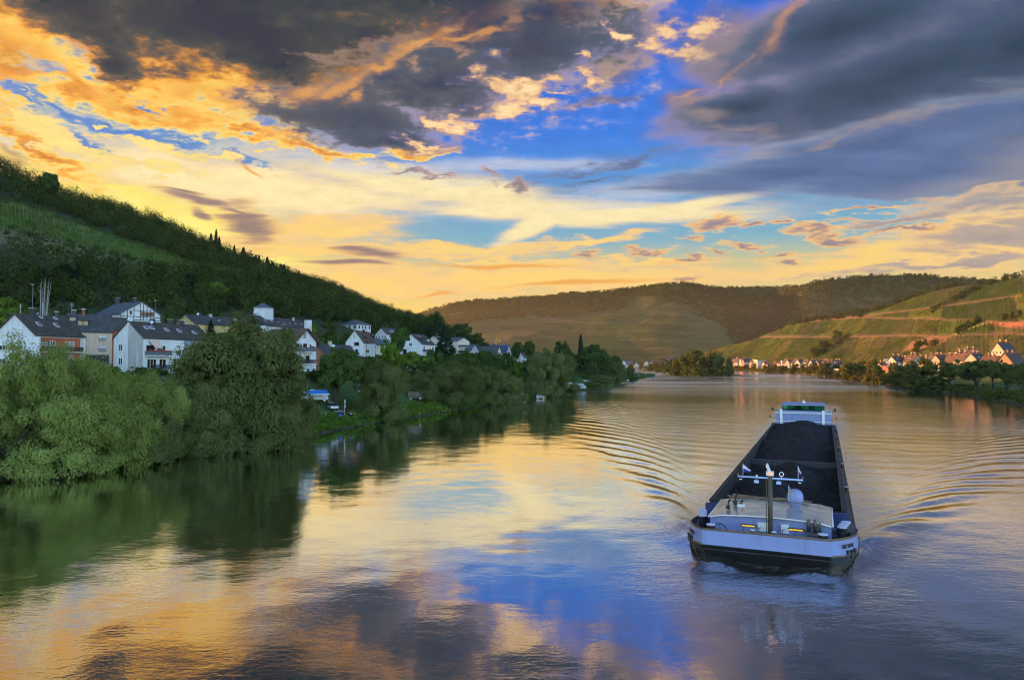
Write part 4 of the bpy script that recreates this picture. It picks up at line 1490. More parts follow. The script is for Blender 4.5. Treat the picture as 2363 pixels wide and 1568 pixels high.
def slab(m, a, b, c_, d_, th):
    """a roof plane of real thickness: four corners, thickness upward"""
    a, b, c_, d_ = map(Vector, (a, b, c_, d_))
    n = (b - a).cross(d_ - a).normalized() * th
    if n.z < 0:
        n = -n
    vs = [a, b, c_, d_, a + n, b + n, c_ + n, d_ + n]
    m.mesh(vs, [(0, 3, 2, 1), (4, 5, 6, 7), (0, 1, 5, 4), (1, 2, 6, 5), (2, 3, 7, 6), (3, 0, 4, 7)])


class House:
    """local frame: x to the right of the front face, y away from it, z up; front face on y = 0"""

    def __init__(self, name, label, cat, x, y, z, yaw, w, l, eave, ridge, roof='y', wall='white', roofmat='slate', over=0.5, org='corner', deep=6.0, group=None):
        self.root = thing(name, label, cat, (x, y, z), -R(yaw), group)
        self.x0, self.x1 = (-w, 0.0) if org == 'corner' else (-w / 2, w / 2)
        self.l, self.eave, self.ridge, self.kind = l, eave, ridge, roof
        x0, x1 = self.x0, self.x1
        xm, ym = (x0 + x1) / 2, l / 2
        m = MB()
        E, T = eave, ridge
        b = -deep
        if roof == 'y':
            m.poly([(x0, 0, b), (x1, 0, b), (x1, 0, E), (xm, 0, T), (x0, 0, E)])
            m.poly([(x1, l, b), (x0, l, b), (x0, l, E), (xm, l, T), (x1, l, E)])
            m.poly([(x1, 0, b), (x1, l, b), (x1, l, E), (x1, 0, E)])
            m.poly([(x0, l, b), (x0, 0, b), (x0, 0, E), (x0, l, E)])
        elif roof == 'x':
            m.poly([(x1, 0, b), (x1, l, b), (x1, l, E), (x1, ym, T), (x1, 0, E)])
            m.poly([(x0, l, b), (x0, 0, b), (x0, 0, E), (x0, ym, T), (x0, l, E)])
            m.poly([(x0, 0, b), (x1, 0, b), (x1, 0, E), (x0, 0, E)])
            m.poly([(x1, l, b), (x0, l, b), (x0, l, E), (x1, l, E)])
        else:
            m.box(x0, x1, 0, l, b, E)
        self.wall = m.build('wall', M[wall], self.root)
        m = MB()
        o, th = over, 0.22
        if roof == 'y':
            k = (T - E) / ((x1 - x0) / 2)
            for s, xe in ((1, x1 + o), (-1, x0 - o)):
                ze = E - o * k
                slab(m, (xe, -o, ze + .03), (xe, l + o, ze + .03), (xm, l + o, T + .03), (xm, -o, T + .03), th)
        elif roof == 'x':
            k = (T - E) / (l / 2)
            for ye in (-o, l + o):
                ze = E - o * k
                slab(m, (x0 - o, ye, ze + .03), (x1 + o, ye, ze + .03), (x1 + o, ym, T + .03), (x0 - o, ym, T + .03), th)
        elif roof == 'hip':
            h = min(x1 - x0, l) / 2
            a, b_, c_, d_ = (x0 - o, -o, E), (x1 + o, -o, E), (x1 + o, l + o, E), (x0 - o, l + o, E)
            if l >= x1 - x0:
                p, q = (xm, h, T), (xm, l - h, T)
                m.poly([a, b_, p]); m.poly([b_, c_, q, p]); m.poly([c_, d_, q]); m.poly([d_, a, p, q])
            else:
                p, q = (x0 + h, ym, T), (x1 - h, ym, T)
                m.poly([a, b_, q, p]); m.poly([b_, c_, q]); m.poly([c_, d_, p, q]); m.poly([d_, a, p])
            m.poly([d_, c_, b_, a])
        elif roof == 'flat':
            m.box(x0 - o, x1 + o, -o, l + o, E, E + 0.35)
        elif roof == 'shed':      # rises from the right side to the left
            slab(m, (x1 + o, -o, E + .03), (x1 + o, l + o, E + .03), (x0 - o, l + o, T), (x0 - o, -o, T), th)
            m.poly([(x0, 0, E), (x1, 0, E), (x0, 0, T)]); m.poly([(x1, l, E), (x0, l, E), (x0, l, T)])
        self.roof = m.build('roof', M[roofmat], self.root)

    def at(self, face, u, z, out=0.0):
        if face == 'F':
            return Vector((self.x0 + u, -out, z)), Vector((1, 0, 0)), Vector((0, -1, 0))
        if face == 'R':
            return Vector((self.x1 + out, u, z)), Vector((0, 1, 0)), Vector((1, 0, 0))
        if face == 'L':
            return Vector((self.x0 - out, self.l - u, z)), Vector((0, -1, 0)), Vector((-1, 0, 0))

    def panel(self, name, face, u0, u1, z0, z1, mat, th=0.05, parent=None, out=0.0):
        p, du, dn = self.at(face, (u0 + u1) / 2, (z0 + z1) / 2)
        m = MB()
        m.obox(p + dn * (th / 2 + out), du * (u1 - u0) / 2, dn * th / 2, Vector((0, 0, (z1 - z0) / 2)))
        return m.build(name, M[mat], parent or self.root)

    def win(self, face, u, z, w=1.2, h=1.3, frame='frame', pane='pane', shutter=0.0, mull=1, name='window', sill=True, out=0.0):
        p, du, dn = self.at(face, u, z)
        p = p + dn * out
        t = 0.09
        m = MB()
        up = Vector((0, 0, 1))
        for s in (-1, 1):
            m.obox(p + du * s * (w / 2) + dn * 0.05, du * t / 2, dn * 0.05, up * (h / 2 + t / 2))
            m.obox(p + up * s * (h / 2) + dn * 0.052, du * (w / 2 - t / 2), dn * 0.05, up * t / 2)
        for k in range(1, mull + 1):
            m.obox(p + du * (-w / 2 + w * k / (mull + 1)) + dn * 0.048, du * 0.04, dn * 0.045, up * (h / 2 - t / 2))
        if sill:
            m.obox(p - up * (h / 2 + t) + dn * 0.08, du * (w / 2 + 0.12), dn * 0.08, up * 0.04)
        f = m.build(name, M[frame], self.root)
        m = MB()
        m.obox(p + dn * 0.012, du * (w / 2 - t / 2), dn * 0.012, up * (h / 2 - t / 2))
        m.build('pane', M[pane], f)
        if shutter:
            m = MB()
            hh = h * shutter
            m.obox(p + up * (h / 2 - hh / 2) + dn * 0.062, du * (w / 2 - t / 2), dn * 0.03, up * hh / 2)
            m.build('roller_shutter', M['frame'], f)
        return f

    def door(self, face, u, z0, w=1.1, h=2.1, mat='pane_dark', frame='frame'):
        return self.win(face, u, z0 + h / 2, w, h, frame, mat, 0, 0, 'door', False)

    def balcony(self, face, u0, u1, z, depth=1.3, rail='greymetal', h=1.0, slats=False, slabmat='white', flowers=False):
        p, du, dn = self.at(face, (u0 + u1) / 2, z)
        hw = (u1 - u0) / 2
        m = MB()
        m.obox(p + dn * depth / 2 + Vector((0, 0, -0.1)), du * hw, dn * depth / 2, Vector((0, 0, 0.1)))
        b = m.build('balcony', M[slabmat], self.root)
        m = MB()
        if slats:
            for k in range(4):
                zc = 0.14 + k * h / 4
                m.obox(p + dn * (depth - 0.02) + Vector((0, 0, zc)), du * hw, dn * 0.025, Vector((0, 0, h / 8 * 0.8)))
                for s in (-1, 1):
                    m.obox(p + du * s * (hw - 0.03) + dn * (depth / 2 - 0.06) + Vector((0, 0, zc)), du * 0.025, dn * (depth / 2 - 0.08), Vector((0, 0, h / 8 * 0.8)))
        else:
            m.obox(p + dn * (depth - 0.03) + Vector((0, 0, h / 2)), du * hw, dn * 0.03, Vector((0, 0, h / 2)))
            for s in (-1, 1):
                m.obox(p + du * s * (hw - 0.03) + dn * (depth / 2 - 0.05) + Vector((0, 0, h / 2 - .003)), du * 0.03, dn * (depth / 2 - 0.08), Vector((0, 0, h / 2 - 0.003)))
        m.obox(p + dn * (depth - 0.03) + Vector((0, 0, h + 0.04)), du * (hw + 0.02), dn * 0.06, Vector((0, 0, 0.035)))
        m.build('railing', M[rail], b)
        if flowers:
            m = MB()
            for k in range(int(hw * 2 / 0.35)):
                m.obox(p + du * (-hw + 0.2 + k * 0.35) + dn * (depth + 0.09) + Vector((0, 0, h + 0.03 + 0.06 * math.sin(k * 2.3))), du * 0.13, dn * 0.1, Vector((0, 0, 0.12)))
            m.build('flower_box', M['flowers'], b)
        return b

    def slope(self, side, u, t, lift=0.0):
        """point on a roof plane; side R/L (ridge along y) or F/B (ridge along x); t 0 eave .. 1 ridge"""
        xm, ym = (self.x0 + self.x1) / 2, self.l / 2
        if side == 'R':
            e, r = Vector((self.x1, u, self.eave)), Vector((xm, u, self.ridge))
            du = Vector((0, 1, 0))
        elif side == 'L':
            e, r = Vector((self.x0, u, self.eave)), Vector((xm, u, self.ridge))
            du = Vector((0, -1, 0))
        else:
            e, r = Vector((self.x0 + u, 0, self.eave)), Vector((self.x0 + u, ym, self.ridge))
            du = Vector((1, 0, 0))
        ds = (r - e).normalized()
        n = du.cross(ds)
        if n.z < 0:
            n = -n
        return e + (r - e) * t + n * (0.25 + lift), du, ds, n

    def skylight(self, side, u, t, w=1.0, h=1.3):
        p, du, ds, n = self.slope(side, u, t)
        m = MB()
        m.obox(p + n * 0.05, du * w / 2, ds * h / 2, n * 0.05)
        f = m.build('roof_window', M['frame'], self.root)
        m = MB()
        m.obox(p + n * 0.108, du * (w / 2 - 0.1), ds * (h / 2 - 0.1), n * 0.008)
        m.build('pane', M['pane_sky'], f)

    def chimney(self, side, u, t, s=0.7, h=1.6, mat='dark', cap=True):
        p, du, ds, n = self.slope(side, u, t)
        m = MB()
        m.box(p.x - s / 2, p.x + s / 2, p.y - s / 2, p.y + s / 2, p.z - 1.0, p.z + h)
        m.build('chimney', M[mat], self.roof)
        if cap:
            m = MB()
            m.box(p.x - s * .7, p.x + s * .7, p.y - s * .7, p.y + s * .7, p.z + h + 0.15, p.z + h + 0.23)
            for sx in (-1, 1):
                for sy in (-1, 1):
                    m.box(p.x + sx * s * .4 - .04, p.x + sx * s * .4 + .04, p.y + sy * s * .4 - .04, p.y + sy * s * .4 + .04, p.z + h, p.z + h + 0.15)
            m.build('chimney_cap', M['zinc'], self.roof)

    def antenna(self, side, u, t, h=2.6):
        p, du, ds, n = self.slope(side, u, t)
        m = MB()
        m.tube([p - Vector((0, 0, .4)), p + Vector((0, 0, h))], 0.035, 5)
        for k in range(3):
            m.tube([p + du * -0.5 + Vector((0, 0, h - .2 - .3 * k)), p + du * 0.5 + Vector((0, 0, h - .2 - .3 * k))], 0.02, 4)
        m.build('antenna', M['zinc'], self.roof)

    def dish(self, side, u, t, r=0.4):
        p, du, ds, n = self.slope(side, u, t)
        m = MB()
        m.tube([p - Vector((0, 0, .3)), p + Vector((0, 0, .5))], 0.03, 5)
        c_ = p + Vector((0, 0, .75))
        d = Vector((0.55, -0.75, 0.35)).normalized()
        pts = [c_ - d * 0.10, c_ - d * 0.06, c_]
        m.tube(pts, [0.05, r * 0.7, r], 12)
        m.build('satellite_dish', M['zinc'], self.roof)

    def dormer(self, side, u, t, w=2.4, h=1.4, d=2.2, mat='brown', roofmat='slate'):
        p, du, ds, n = self.slope(side, u, t, -0.25)
        out = Vector((n.x, n.y, 0)).normalized()
        m = MB()
        c_ = p - out * (d / 2) + Vector((0, 0, h / 2 - 0.3))
        m.obox(c_, du * w / 2, out * d / 2, Vector((0, 0, h / 2 + 0.3)))
        b = m.build('dormer', M[mat], self.root)
        m = MB()
        top = p + Vector((0, 0, h + 0.03))
        slab(m, top + du * (w / 2 + .25) + out * .3, top - du * (w / 2 + .25) + out * .3, top - du * (w / 2 + .25) - out * (d + .8) + Vector((0, 0, .55)), top + du * (w / 2 + .25) - out * (d + .8) + Vector((0, 0, .55)), 0.14)
        m.build('dormer_roof', M[roofmat], b)
        m = MB()
        for s in (-0.25, 0.25):
            m.obox(p + du * s * w * 0.9 + out * 0.03 + Vector((0, 0, h * 0.55)), du * w * 0.19, out * 0.03, Vector((0, 0, h * 0.36)))
        m.build('dormer_window', M['pane'], b)

    def text(self, body, face, u, z, size, mat, rot=0.0, parent_name='lettering'):
        p, du, dn = self.at(face, u, z)
        cu = bpy.data.curves.new(parent_name, 'FONT')
        cu.body = body
        cu.size = size
        cu.extrude = 0.015
        cu.align_x = 'CENTER'
        cu.align_y = 'CENTER'
        tmp = bpy.data.objects.new('tmp', cu)
        col.objects.link(tmp)
        dg = bpy.context.evaluated_depsgraph_get()
        me = bpy.data.meshes.new_from_object(tmp.evaluated_get(dg))
        bpy.data.objects.remove(tmp)
        me.materials.clear()
        me.materials.append(M[mat])
        o = link_mesh(parent_name, me, self.root)
        b = Matrix((du, Vector((0, 0, 1)), dn)).transposed().to_4x4()
        o.matrix_local = Matrix.Translation(p + dn * 0.05) @ b @ Matrix.Rotation(R(rot), 4, 'Z')
        return o


def xy(vx, d):
    a, _ = ray(vx, HOR)
    return a * d, d


# 1: white gable, orange balcony side
x, y = xy(79.6, 150)
h = House('apartment_house', 'white gabled house with orange loggia side and mossy slate roof, left edge', 'house', x, y, 9.8, 9, 9.8, 13.2, 10.5, 14.8, 'y', 'white', 'slate_old', 0.45)
h.panel('loggia_wall', 'R', 0.5, 12.6, 3.0, 9.9, 'orange', 0.04)
for u in (0.25, 12.9):
    h.panel('pillar', 'R', u - 0.25, u + 0.25, -4, 10.0, 'white', 0.9)
h.balcony('R', 0.55, 12.6, 6.9, 0.95, 'brown', 1.0, True)
h.balcony('R', 0.55, 12.6, 4.0, 0.95, 'brown', 1.0, True)
for z in (5.3, 8.2):
    h.win('R', 2.3, z, 2.4, 1.9, 'brown', 'curtain', 0, 1, 'window', False, 0.04)
    h.win('R', 4.6, z - .15, 1.3, 2.2, 'frame', 'pane', 0, 1, 'balcony_door', False, 0.04)
    h.win('R', 9.4, z - .15, 2.6, 2.2, 'frame', 'curtain', 0, 1, 'balcony_door', False, 0.04)
for u, w in ((2.0, 1.7), (5.4, 1.1)):
    for z in (8.0, 5.2):
        h.win('F', u, z, w, 1.7, shutter=0.45)
h.skylight('R', 3.4, 0.5)
h.skylight('R', 8.2, 0.5)
h.skylight('R', 6.0, 0.88, 0.9, 0.7)
h.skylight('R', 10.0, 0.88, 0.9, 0.7)
h.chimney('R', 4.2, 0.97, 0.9, 1.3, 'slate')
h.antenna('R', 6.6, 0.92, 3.2)
h.antenna('L', 2.0, 0.9, 2.6)

# dark roof and red end wall behind it
x, y = xy(70, 205)
h = House('row_house', 'dark long roof with red end wall behind the white gabled house', 'house', x, y, 19.0, 60, 9, 24, 5.2, 9.0, 'y', 'orange', 'slate_old', 0.4)
h.chimney('R', 6, 0.95, 0.9, 1.2, 'slate')
h.chimney('R', 12, 0.95, 0.8, 1.0, 'brick', False)
h.dish('R', 1.2, 0.9, 0.6)
h.skylight('R', 5, 0.5)

# 2: beige house with dormers
x, y = xy(257.8, 200)
h = House('apartment_house', 'beige house with dark hipped dormers and open garage, between the two white gables', 'house', x, y, 14.2, -38, 10.0, 9.5, 8.8, 13.6, 'x', 'beige', 'slate', 0.45)
h.panel('side_wall', 'L', 0.02, 9.4, -3, 8.8, 'orange', 0.04)
for z in (6.9, 4.0):
    h.win('F', 2.6, z, 2.3, 1.3, 'greymetal', 'curtain', 0.0, 2)
    h.win('F', 7.6, z, 1.8, 1.3, 'greymetal', 'curtain', 0.35, 1)
h.panel('garage_shade_panel', 'F', 0.8, 9.3, -0.6, 2.2, 'dark', 0.03)  # flat dark sheet: the shade inside the open garage, put in as colour
h.dormer('F', 3.0, 0.28, 2.9, 1.5, 2.4, 'timber', 'slate')
h.dormer('F', 0.7, 0.52, 1.3, 1.2, 1.6, 'white', 'slate')
h.chimney('F', 3.4, 0.95, 0.8, 1.3, 'brick')
h.chimney('F', 1.2, 0.97, 0.9, 0.8, 'slate')
h.antenna('F', 0.6, 0.9, 3.4)

# 3: white and grey gable
x, y = xy(330, 165)
h = House('apartment_house', 'gable painted half white half grey, with stacked balconies and awning', 'house', x, y, 9.6, 20, 9.2, 21, 10.4, 14.3, 'y', 'white', 'slate_old', 0.25)
m = MB()
m.poly([(-4.6, -0.045, -5), (-0.0, -0.045, -5), (-0.0, -0.045, 10.3), (-4.6, -0.045, 14.2)])
m.poly([(-4.6, -0.045, -5), (-4.6, -0.045, 14.2), (-4.6, 0.0, 14.2), (-4.6, 0.0, -5)])
m.build('grey_gable_half', M['grey'], h.root)
h.win('F', 2.3, 8.2, 1.15, 1.5, 'frame', 'pane')
h.win('F', 2.3, 5.0, 1.15, 1.5, 'frame', 'pane')
h.win('F', 6.0, 1.6, 1.9, 1.5, 'frame', 'curtain')
h.win('F', 8.0, 1.6, 1.7, 1.5, 'frame', 'curtain')
h.text('AMBIENTE', 'F', 7.75, 5.6, 0.62, 'frame', 90)
h.panel('wall_stripe', 'F', 7.25, 7.33, 3.6, 8.4, 'frame', 0.06)
h.balcony('R', 0.4, 7.2, 6.4, 1.3, 'greymetal', 1.0, flowers=True)
h.balcony('R', 2.6, 7.6, 3.1, 1.4, 'dark', 1.0, True)
h.win('R', 2.0, 7.6, 2.2, 2.2, 'brown', 'pane_dark', 0, 1, 'balcony_door', False)
h.win('R', 5.2, 7.6, 2.4, 2.2, 'frame', 'pane_dark', 0, 2, 'balcony_door', False)
h.win('R', 2.4, 4.4, 2.6, 2.2, 'frame', 'pane_dark', 0, 2, 'balcony_door', False)
h.win('R', 5.6, 4.4, 2.0, 2.2, 'frame', 'pane_dark', 0, 1, 'balcony_door', False)
h.win('R', 9.8, 8.0, 2.0, 1.8, 'frame', 'curtain', 0.9)
h.win('R', 9.8, 4.8, 2.0, 1.8, 'frame', 'pane')
h.door('R', 3.8, 0.2, 1.4, 2.2, 'brown')
h.win('R', 6.0, 1.4, 1.2, 1.0)
h.panel('blue_wall', 'R', 12.2, 20.9, -4, 10.2, 'bluegrey', 0.04)
h.win('R', 14.4, 8.0, 1.7, 1.8, 'frame', 'curtain', 0, 1, 'window', True, 0.04)
h.win('R', 18.0, 8.0, 1.7, 1.8, 'frame', 'curtain', 0, 1, 'window', True, 0.04)
m = MB()
m.mesh([(0.06, 1.4, 9.9), (0.06, 4.4, 9.9), (1.5, 4.2, 8.1), (1.5, 2.2, 8.1), (0.06, 1.4, 9.85), (0.06, 4.4, 9.85), (1.5, 4.2, 8.05), (1.5, 2.2, 8.05)],
       [(0, 1, 2, 3), (7, 6, 5, 4), (0, 3, 7, 4), (1, 5, 6, 2), (2, 6, 7, 3)])
m.build('awning', M['paleawn'], h.root)
for u, t in ((3.2, .62), (4.9, .62), (9.0, .55), (12.8, .52), (17.4, .45)):
    h.skylight('R', u, t, 1.1, 1.1)
for u in (6.5, 12.0, 15.5):
    h.chimney('R', u, 0.97, 0.9, 0.9, 'slate', u != 6.5)
m = MB()
m.box(-4.95, -4.25, -0.06, 0.5, 13.6, 14.9)
m.build('gable_stack', M['white'], h.root)
h.dish('R', 5.6, 0.8, 0.4)

# 4: half-timbered house
x, y = xy(276, 252)
h = House('half_timbered_house', 'white half timbered gable house with wide grey roof above the others', 'house', x, y, 28.6, 30, 15, 15.5, 3.1, 7.6, 'x', 'white', 'bluetile', 0.7)
for u in (0.15, 2.6, 5.0, 7.4, 8.6, 10.0, 11.4, 12.8, 15.3):
    top = h.eave + (h.ridge - h.eave) * (1 - abs(u - h.l / 2) / (h.l / 2)) - 0.15
    h.panel('timber_post', 'R', u - 0.11, u + 0.11, 0.9 if u > 5 else -2, top, 'timber', 0.05)
for z, u0, u1 in ((1.0, 5.0, 15.2), (2.2, 0.3, 15.2), (4.4, 4.4, 12.2)):
    h.panel('timber_beam', 'R', u0, u1, z - 0.1, z + 0.1, 'timber', 0.062)
for u in (8.0, 9.3, 10.7, 12.1):
    h.win('R', u, 3.3, 1.0, 1.4, 'timber', 'pane', 0, 0, 'window', False)
h.win('R', 3.8, 3.6, 0.8, 1.2, 'timber', 'pane_dark', 0, 0, 'window', False)
h.win('R', 8.0, -0.6, 1.3, 1.2)
h.win('R', 11.4, -0.6, 1.3, 1.2)
h.win('F', 9.5, 1.2, 2.6, 1.6, 'frame', 'curtain')
h.chimney('F', 1.2, 0.9, 1.3, 2.2, 'slate')
h.chimney('F', 11.4, 0.97, 0.9, 1.4, 'slate')
h.panel('lower_roof', 'F', -9.0, 0.5, 1.2, 2.4, 'slate', 5.0)

# 5: yellow house
x, y = xy(449, 258)
h = House('yellow_house', 'yellow gabled house with long dark roof behind the big willow', 'house', x, y, 24.0, 25, 10.0, 21, 4.4, 7.6, 'y', 'yellow', 'slate', 0.5)
h.panel('front_gable', 'F', 0.1, 6.6, -2, 4.2, 'cream', 0.04)
h.win('F', 4.4, 4.5, 0.9, 1.5, 'frame', 'pane')
h.win('F', 1.8, 1.6, 1.6, 1.6)
h.win('F', 7.6, 1.6, 1.6, 1.6)
h.win('R', 3.0, 1.8, 1.6, 1.4)
h.win('R', 16.0, 1.8, 1.6, 1.4)
h.dormer('R', 13.0, 0.3, 1.3, 1.0, 1.4, 'white')
h.chimney('R', 6.0, .95, .9, .9, 'slate', False)
h.chimney('R', 11.0, .95, .9, .9, 'grey', False)
h.dish('R', 5.0, .9, .5)

# 6: school with turret
x, y = xy(614.7, 290)
h = House('school_building', 'long white school with dark roof and square white turret', 'school', x, y, 25.2, 11.7, 14, 39, 4.1, 8.4, 'y', 'white', 'slate', 0.5)
m = MB()
m.poly([(-13.9, -0.04, 4.1), (-0.1, -0.04, 4.1), (-7, -0.04, 8.3)])
m.build('gable_cladding', M['dark'], h.root)
m = MB()
m.box(-10.0, -4.2, 6.5, 12.2, 5.0, 12.0)
tw = m.build('turret', M['white'], h.root)
m = MB()
a_, b_, c_, d_, p_ = (-10.4, 6.1, 12.0), (-3.8, 6.1, 12.0), (-3.8, 12.6, 12.0), (-10.4, 12.6, 12.0), (-7.1, 9.3, 14.2)
for q in ((a_, b_, p_), (b_, c_, p_), (c_, d_, p_), (d_, a_, p_), (d_, c_, b_, a_)):
    m.poly(q)
m.build('turret_roof', M['bluetile'], tw)
for u in (4, 9, 14, 19, 24, 29, 34):
    h.win('R', u, 2.0, 2.4, 1.5, 'frame', 'pane', 0, 1)
    h.skylight('R', u, 0.45, 0.7, 0.9)
h.win('F', 10.5, 1.6, 3.6, 2.6, 'frame', 'pane_sky', 0, 1)
h.panel('entrance_wing', 'F', -4.5, 4.0, -3, 3.4, 'cream', 2.6)
h.chimney('R', 32, 0.85, 0.8, 1.4, 'grey', False)
h.panel('terrace', 'R', -3.0, 16.0, -3.5, -1.6, 'beige', 5.0)
p = h.at('R', 0, -1.6)[0]
m = MB()
for k in range(20):
    m.box(4.85, 4.9, -3 + k, -2.95 + k, -1.6, -0.6)
m.box(4.83, 4.92, -3, 16, -0.62, -0.54)
m.box(4.84, 4.91, -3, 16, -1.2, -1.15)
m.build('terrace_railing', M['zinc'], h.root)
x, y = xy(540, 283)
h = House('school_wing', 'small white gabled school wing with white barge boards', 'school wing', x + 2.9, y, 26.0, 0, 5.8, 11, 3.2, 5.5, 'y', 'white', 'slate', 0.5)
h.win('F', 2.9, 1.2, 3.2, 3.0, 'frame', 'pane', 0, 1)
for s in (-1, 1):
    m = MB()
    m.obox((-2.9 + s * 1.68, -0.55, 4.28), Vector((s * 1.75, 0, -1.40)), (0, 0.06, 0), (0.08, 0, 0.16))
    m.build('barge_board', M['frame'], h.root)
m = MB()
m.poly([(-5.6, -0.03, 3.2), (-0.2, -0.03, 3.2), (-2.9, -0.03, 5.3)])
m.build('gable_cladding', M['dark'], h.root)

# lettered pillar beside the school
x, y = xy(711, 262)
h = House('sign_pillar', 'white square pillar with red upright lettering by the school', 'sign pillar', x, y, 21.5, 28, 2.0, 1.7, 8.0, 8.0, 'flat', 'white', 'white', 0.04, deep=3)
h.text('CONVERT', 'R', 0.85, 5.0, 0.62, 'redcloth', -90)

# 7: modern white house
x, y = xy(656, 186)
h = House('modern_house', 'modern white house with shallow grey gable behind the big willow', 'house', x, y, 11.4, 4, 5.2, 9, 7.6, 9.4, 'y', 'white', 'slate', 0.2)
h.win('F', 2.6, 6.6, 4.2, 0.9, 'greymetal', 'pane_dark', 0, 2, 'window', False)
h.win('F', 3.6, 3.2, 1.8, 1.6, 'timber', 'pane_dark')
h.panel('canopy', 'F', -1.4, 1.5, 4.5, 5.1, 'greymetal', 1.6)
h.panel('flat_block', 'F', -6.6, -0.05, -4, 7.4, 'white', 0.6, None, -0.7)
m = MB()
slab(m, (-12.2, -0.3, 7.42), (-5.0, -0.3, 7.42), (-5.0, 8.5, 9.2), (-12.2, 8.5, 9.2), 0.12)
m.build('zinc_roof', M['metal_roof'], h.root)
m = MB()
m.box(-12.0, -5.25, 0.15, 8.3, -4, 7.4)
m.poly([(-12.0, 0.15, 7.4), (-12.0, 8.3, 7.4), (-12.0, 8.3, 9.1)])
m.build('flat_block_rear', M['white'], h.root)
m = MB()
m.box(-8.0, -7.2, 0.9, 1.6, 7.5, 9.2)
m.build('flue', M['greymetal'], h.root)

# 8: white chalet with grey balconies
x, y = xy(677, 192)
h = House('chalet_house', 'white chalet house with grey balconies and deep brown eaves', 'house', x, y, 10.6, 20, 10.4, 10.2, 9.4, 12.9, 'x', 'white', 'tile', 1.1)
h.balcony('R', 0.6, 8.0, 6.7, 1.5, 'greymetal', 1.1)
h.balcony('R', 0.6, 8.0, 3.4, 1.5, 'dark', 1.0, True)
h.win('R', 1.6, 7.8, 1.5, 2.1, 'brown', 'pane_dark', 0, 1, 'balcony_door', False)
h.win('R', 5.0, 7.8, 1.5, 2.1, 'brown', 'pane_dark', 0, 1, 'balcony_door', False)
h.win('R', 4.8, 11.2, 1.0, 1.5, 'grey', 'curtain')
h.win('R', 2.4, 4.5, 2.4, 2.1, 'frame', 'pane_dark', 0, 1, 'balcony_door', False)
h.win('R', 6.2, 4.5, 1.6, 2.1, 'brown', 'pane_dark', 0, 1, 'balcony_door', False)
h.win('R', 2.0, 1.4, 1.4, 1.2)
h.door('R', 4.2, 0.2, 1.0, 2.0, 'curtain')
h.win('R', 6.4, 1.4, 1.4, 1.2)
h.win('R', 9.0, 1.6, 0.7, 0.9, 'frame', 'pane_dark')
h.win('F', 6, 8.0, 1.4, 1.3)
for s in (2.9, 7.2):
    h.panel('window_shutter', 'R', s, s + 0.6, 6.9, 8.7, 'brown', 0.08)
h.panel('open_shutter', 'R', 7.9, 9.4, 7.2, 8.2, 'brown', 0.14)
h.chimney('F', 4.2, .8, .8, 1.6, 'slate')

# 9: low dark roof with red balcony
x, y = xy(764, 212)
h = House('bungalow', 'low house with big dark slate roof, brick end and red balcony', 'house', x, y, 11.6, 22, 9.0, 15, 3.2, 8.0, 'y', 'salmon', 'slate', 0.8)
h.balcony('F', 0.2, 4.4, 2.4, 1.2, 'redcloth', 1.0, flowers=True)
h.win('F', 2.0, 3.6, 1.8, 1.9, 'brown', 'pane_dark', 0, 1, 'balcony_door', False)
h.dormer('R', 7.5, 0.35, 2.0, 1.2, 1.8, 'timber')
h.chimney('R', 5.0, .96, .9, 1.2, 'beige', False)
h.dish('R', 5.4, .75, .55)

# 10: hipped villa
x, y = xy(824, 398)
h = House('hipped_villa', 'white villa with grey hipped roof high behind the steep white gable', 'house', x, y, 30.0, 25, 11.3, 12.6, 5.4, 8.6, 'hip', 'white', 'bluetile', 0.7)
for u in (2.4, 5.8, 9.6):
    h.win('F', u, 3.9, 1.1, 1.5, 'brown', 'pane_dark')
for u in (1.8, 5.0, 7.6, 11.2):
    h.win('R', u, 3.9, 1.0, 1.5, 'brown', 'pane_dark')
h.win('F', 7.2, 0.6, 2.2, 1.4)
h.panel('awning', 'R', 5.6, 11.6, 0.9, 1.3, 'redcloth', 2.4)

# 11: steep white gable
x, y = xy(838.3, 290)
h = House('gabled_house', 'steep white gable with brown annex, dark roof to its right', 'house', x, y, 17.6, 15, 8.0, 10.5, 4.8, 9.6, 'y', 'white', 'tile', 0.3)
h.win('F', 5.0, 4.2, 2.0, 1.3, 'brown', 'pane_dark')
h.win('F', 5.0, 1.2, 1.0, 1.4, 'brown', 'pane_dark')
h.win('F', 4.0, 7.4, 0.6, 0.8, 'yellow', 'curtain')
h.panel('brown_annex', 'F', -1.0, 3.2, -3, 3.2, 'salmon', 0.5)
h.dormer('R', 4.0, .25, 2.2, 1.2, 1.8, 'timber', 'tile')
h.win('R', 3.4, 1.2, 3.0, 1.3, 'frame', 'pane_dark')
h.chimney('R', 7, .9, .8, 1.0, 'slate', False)

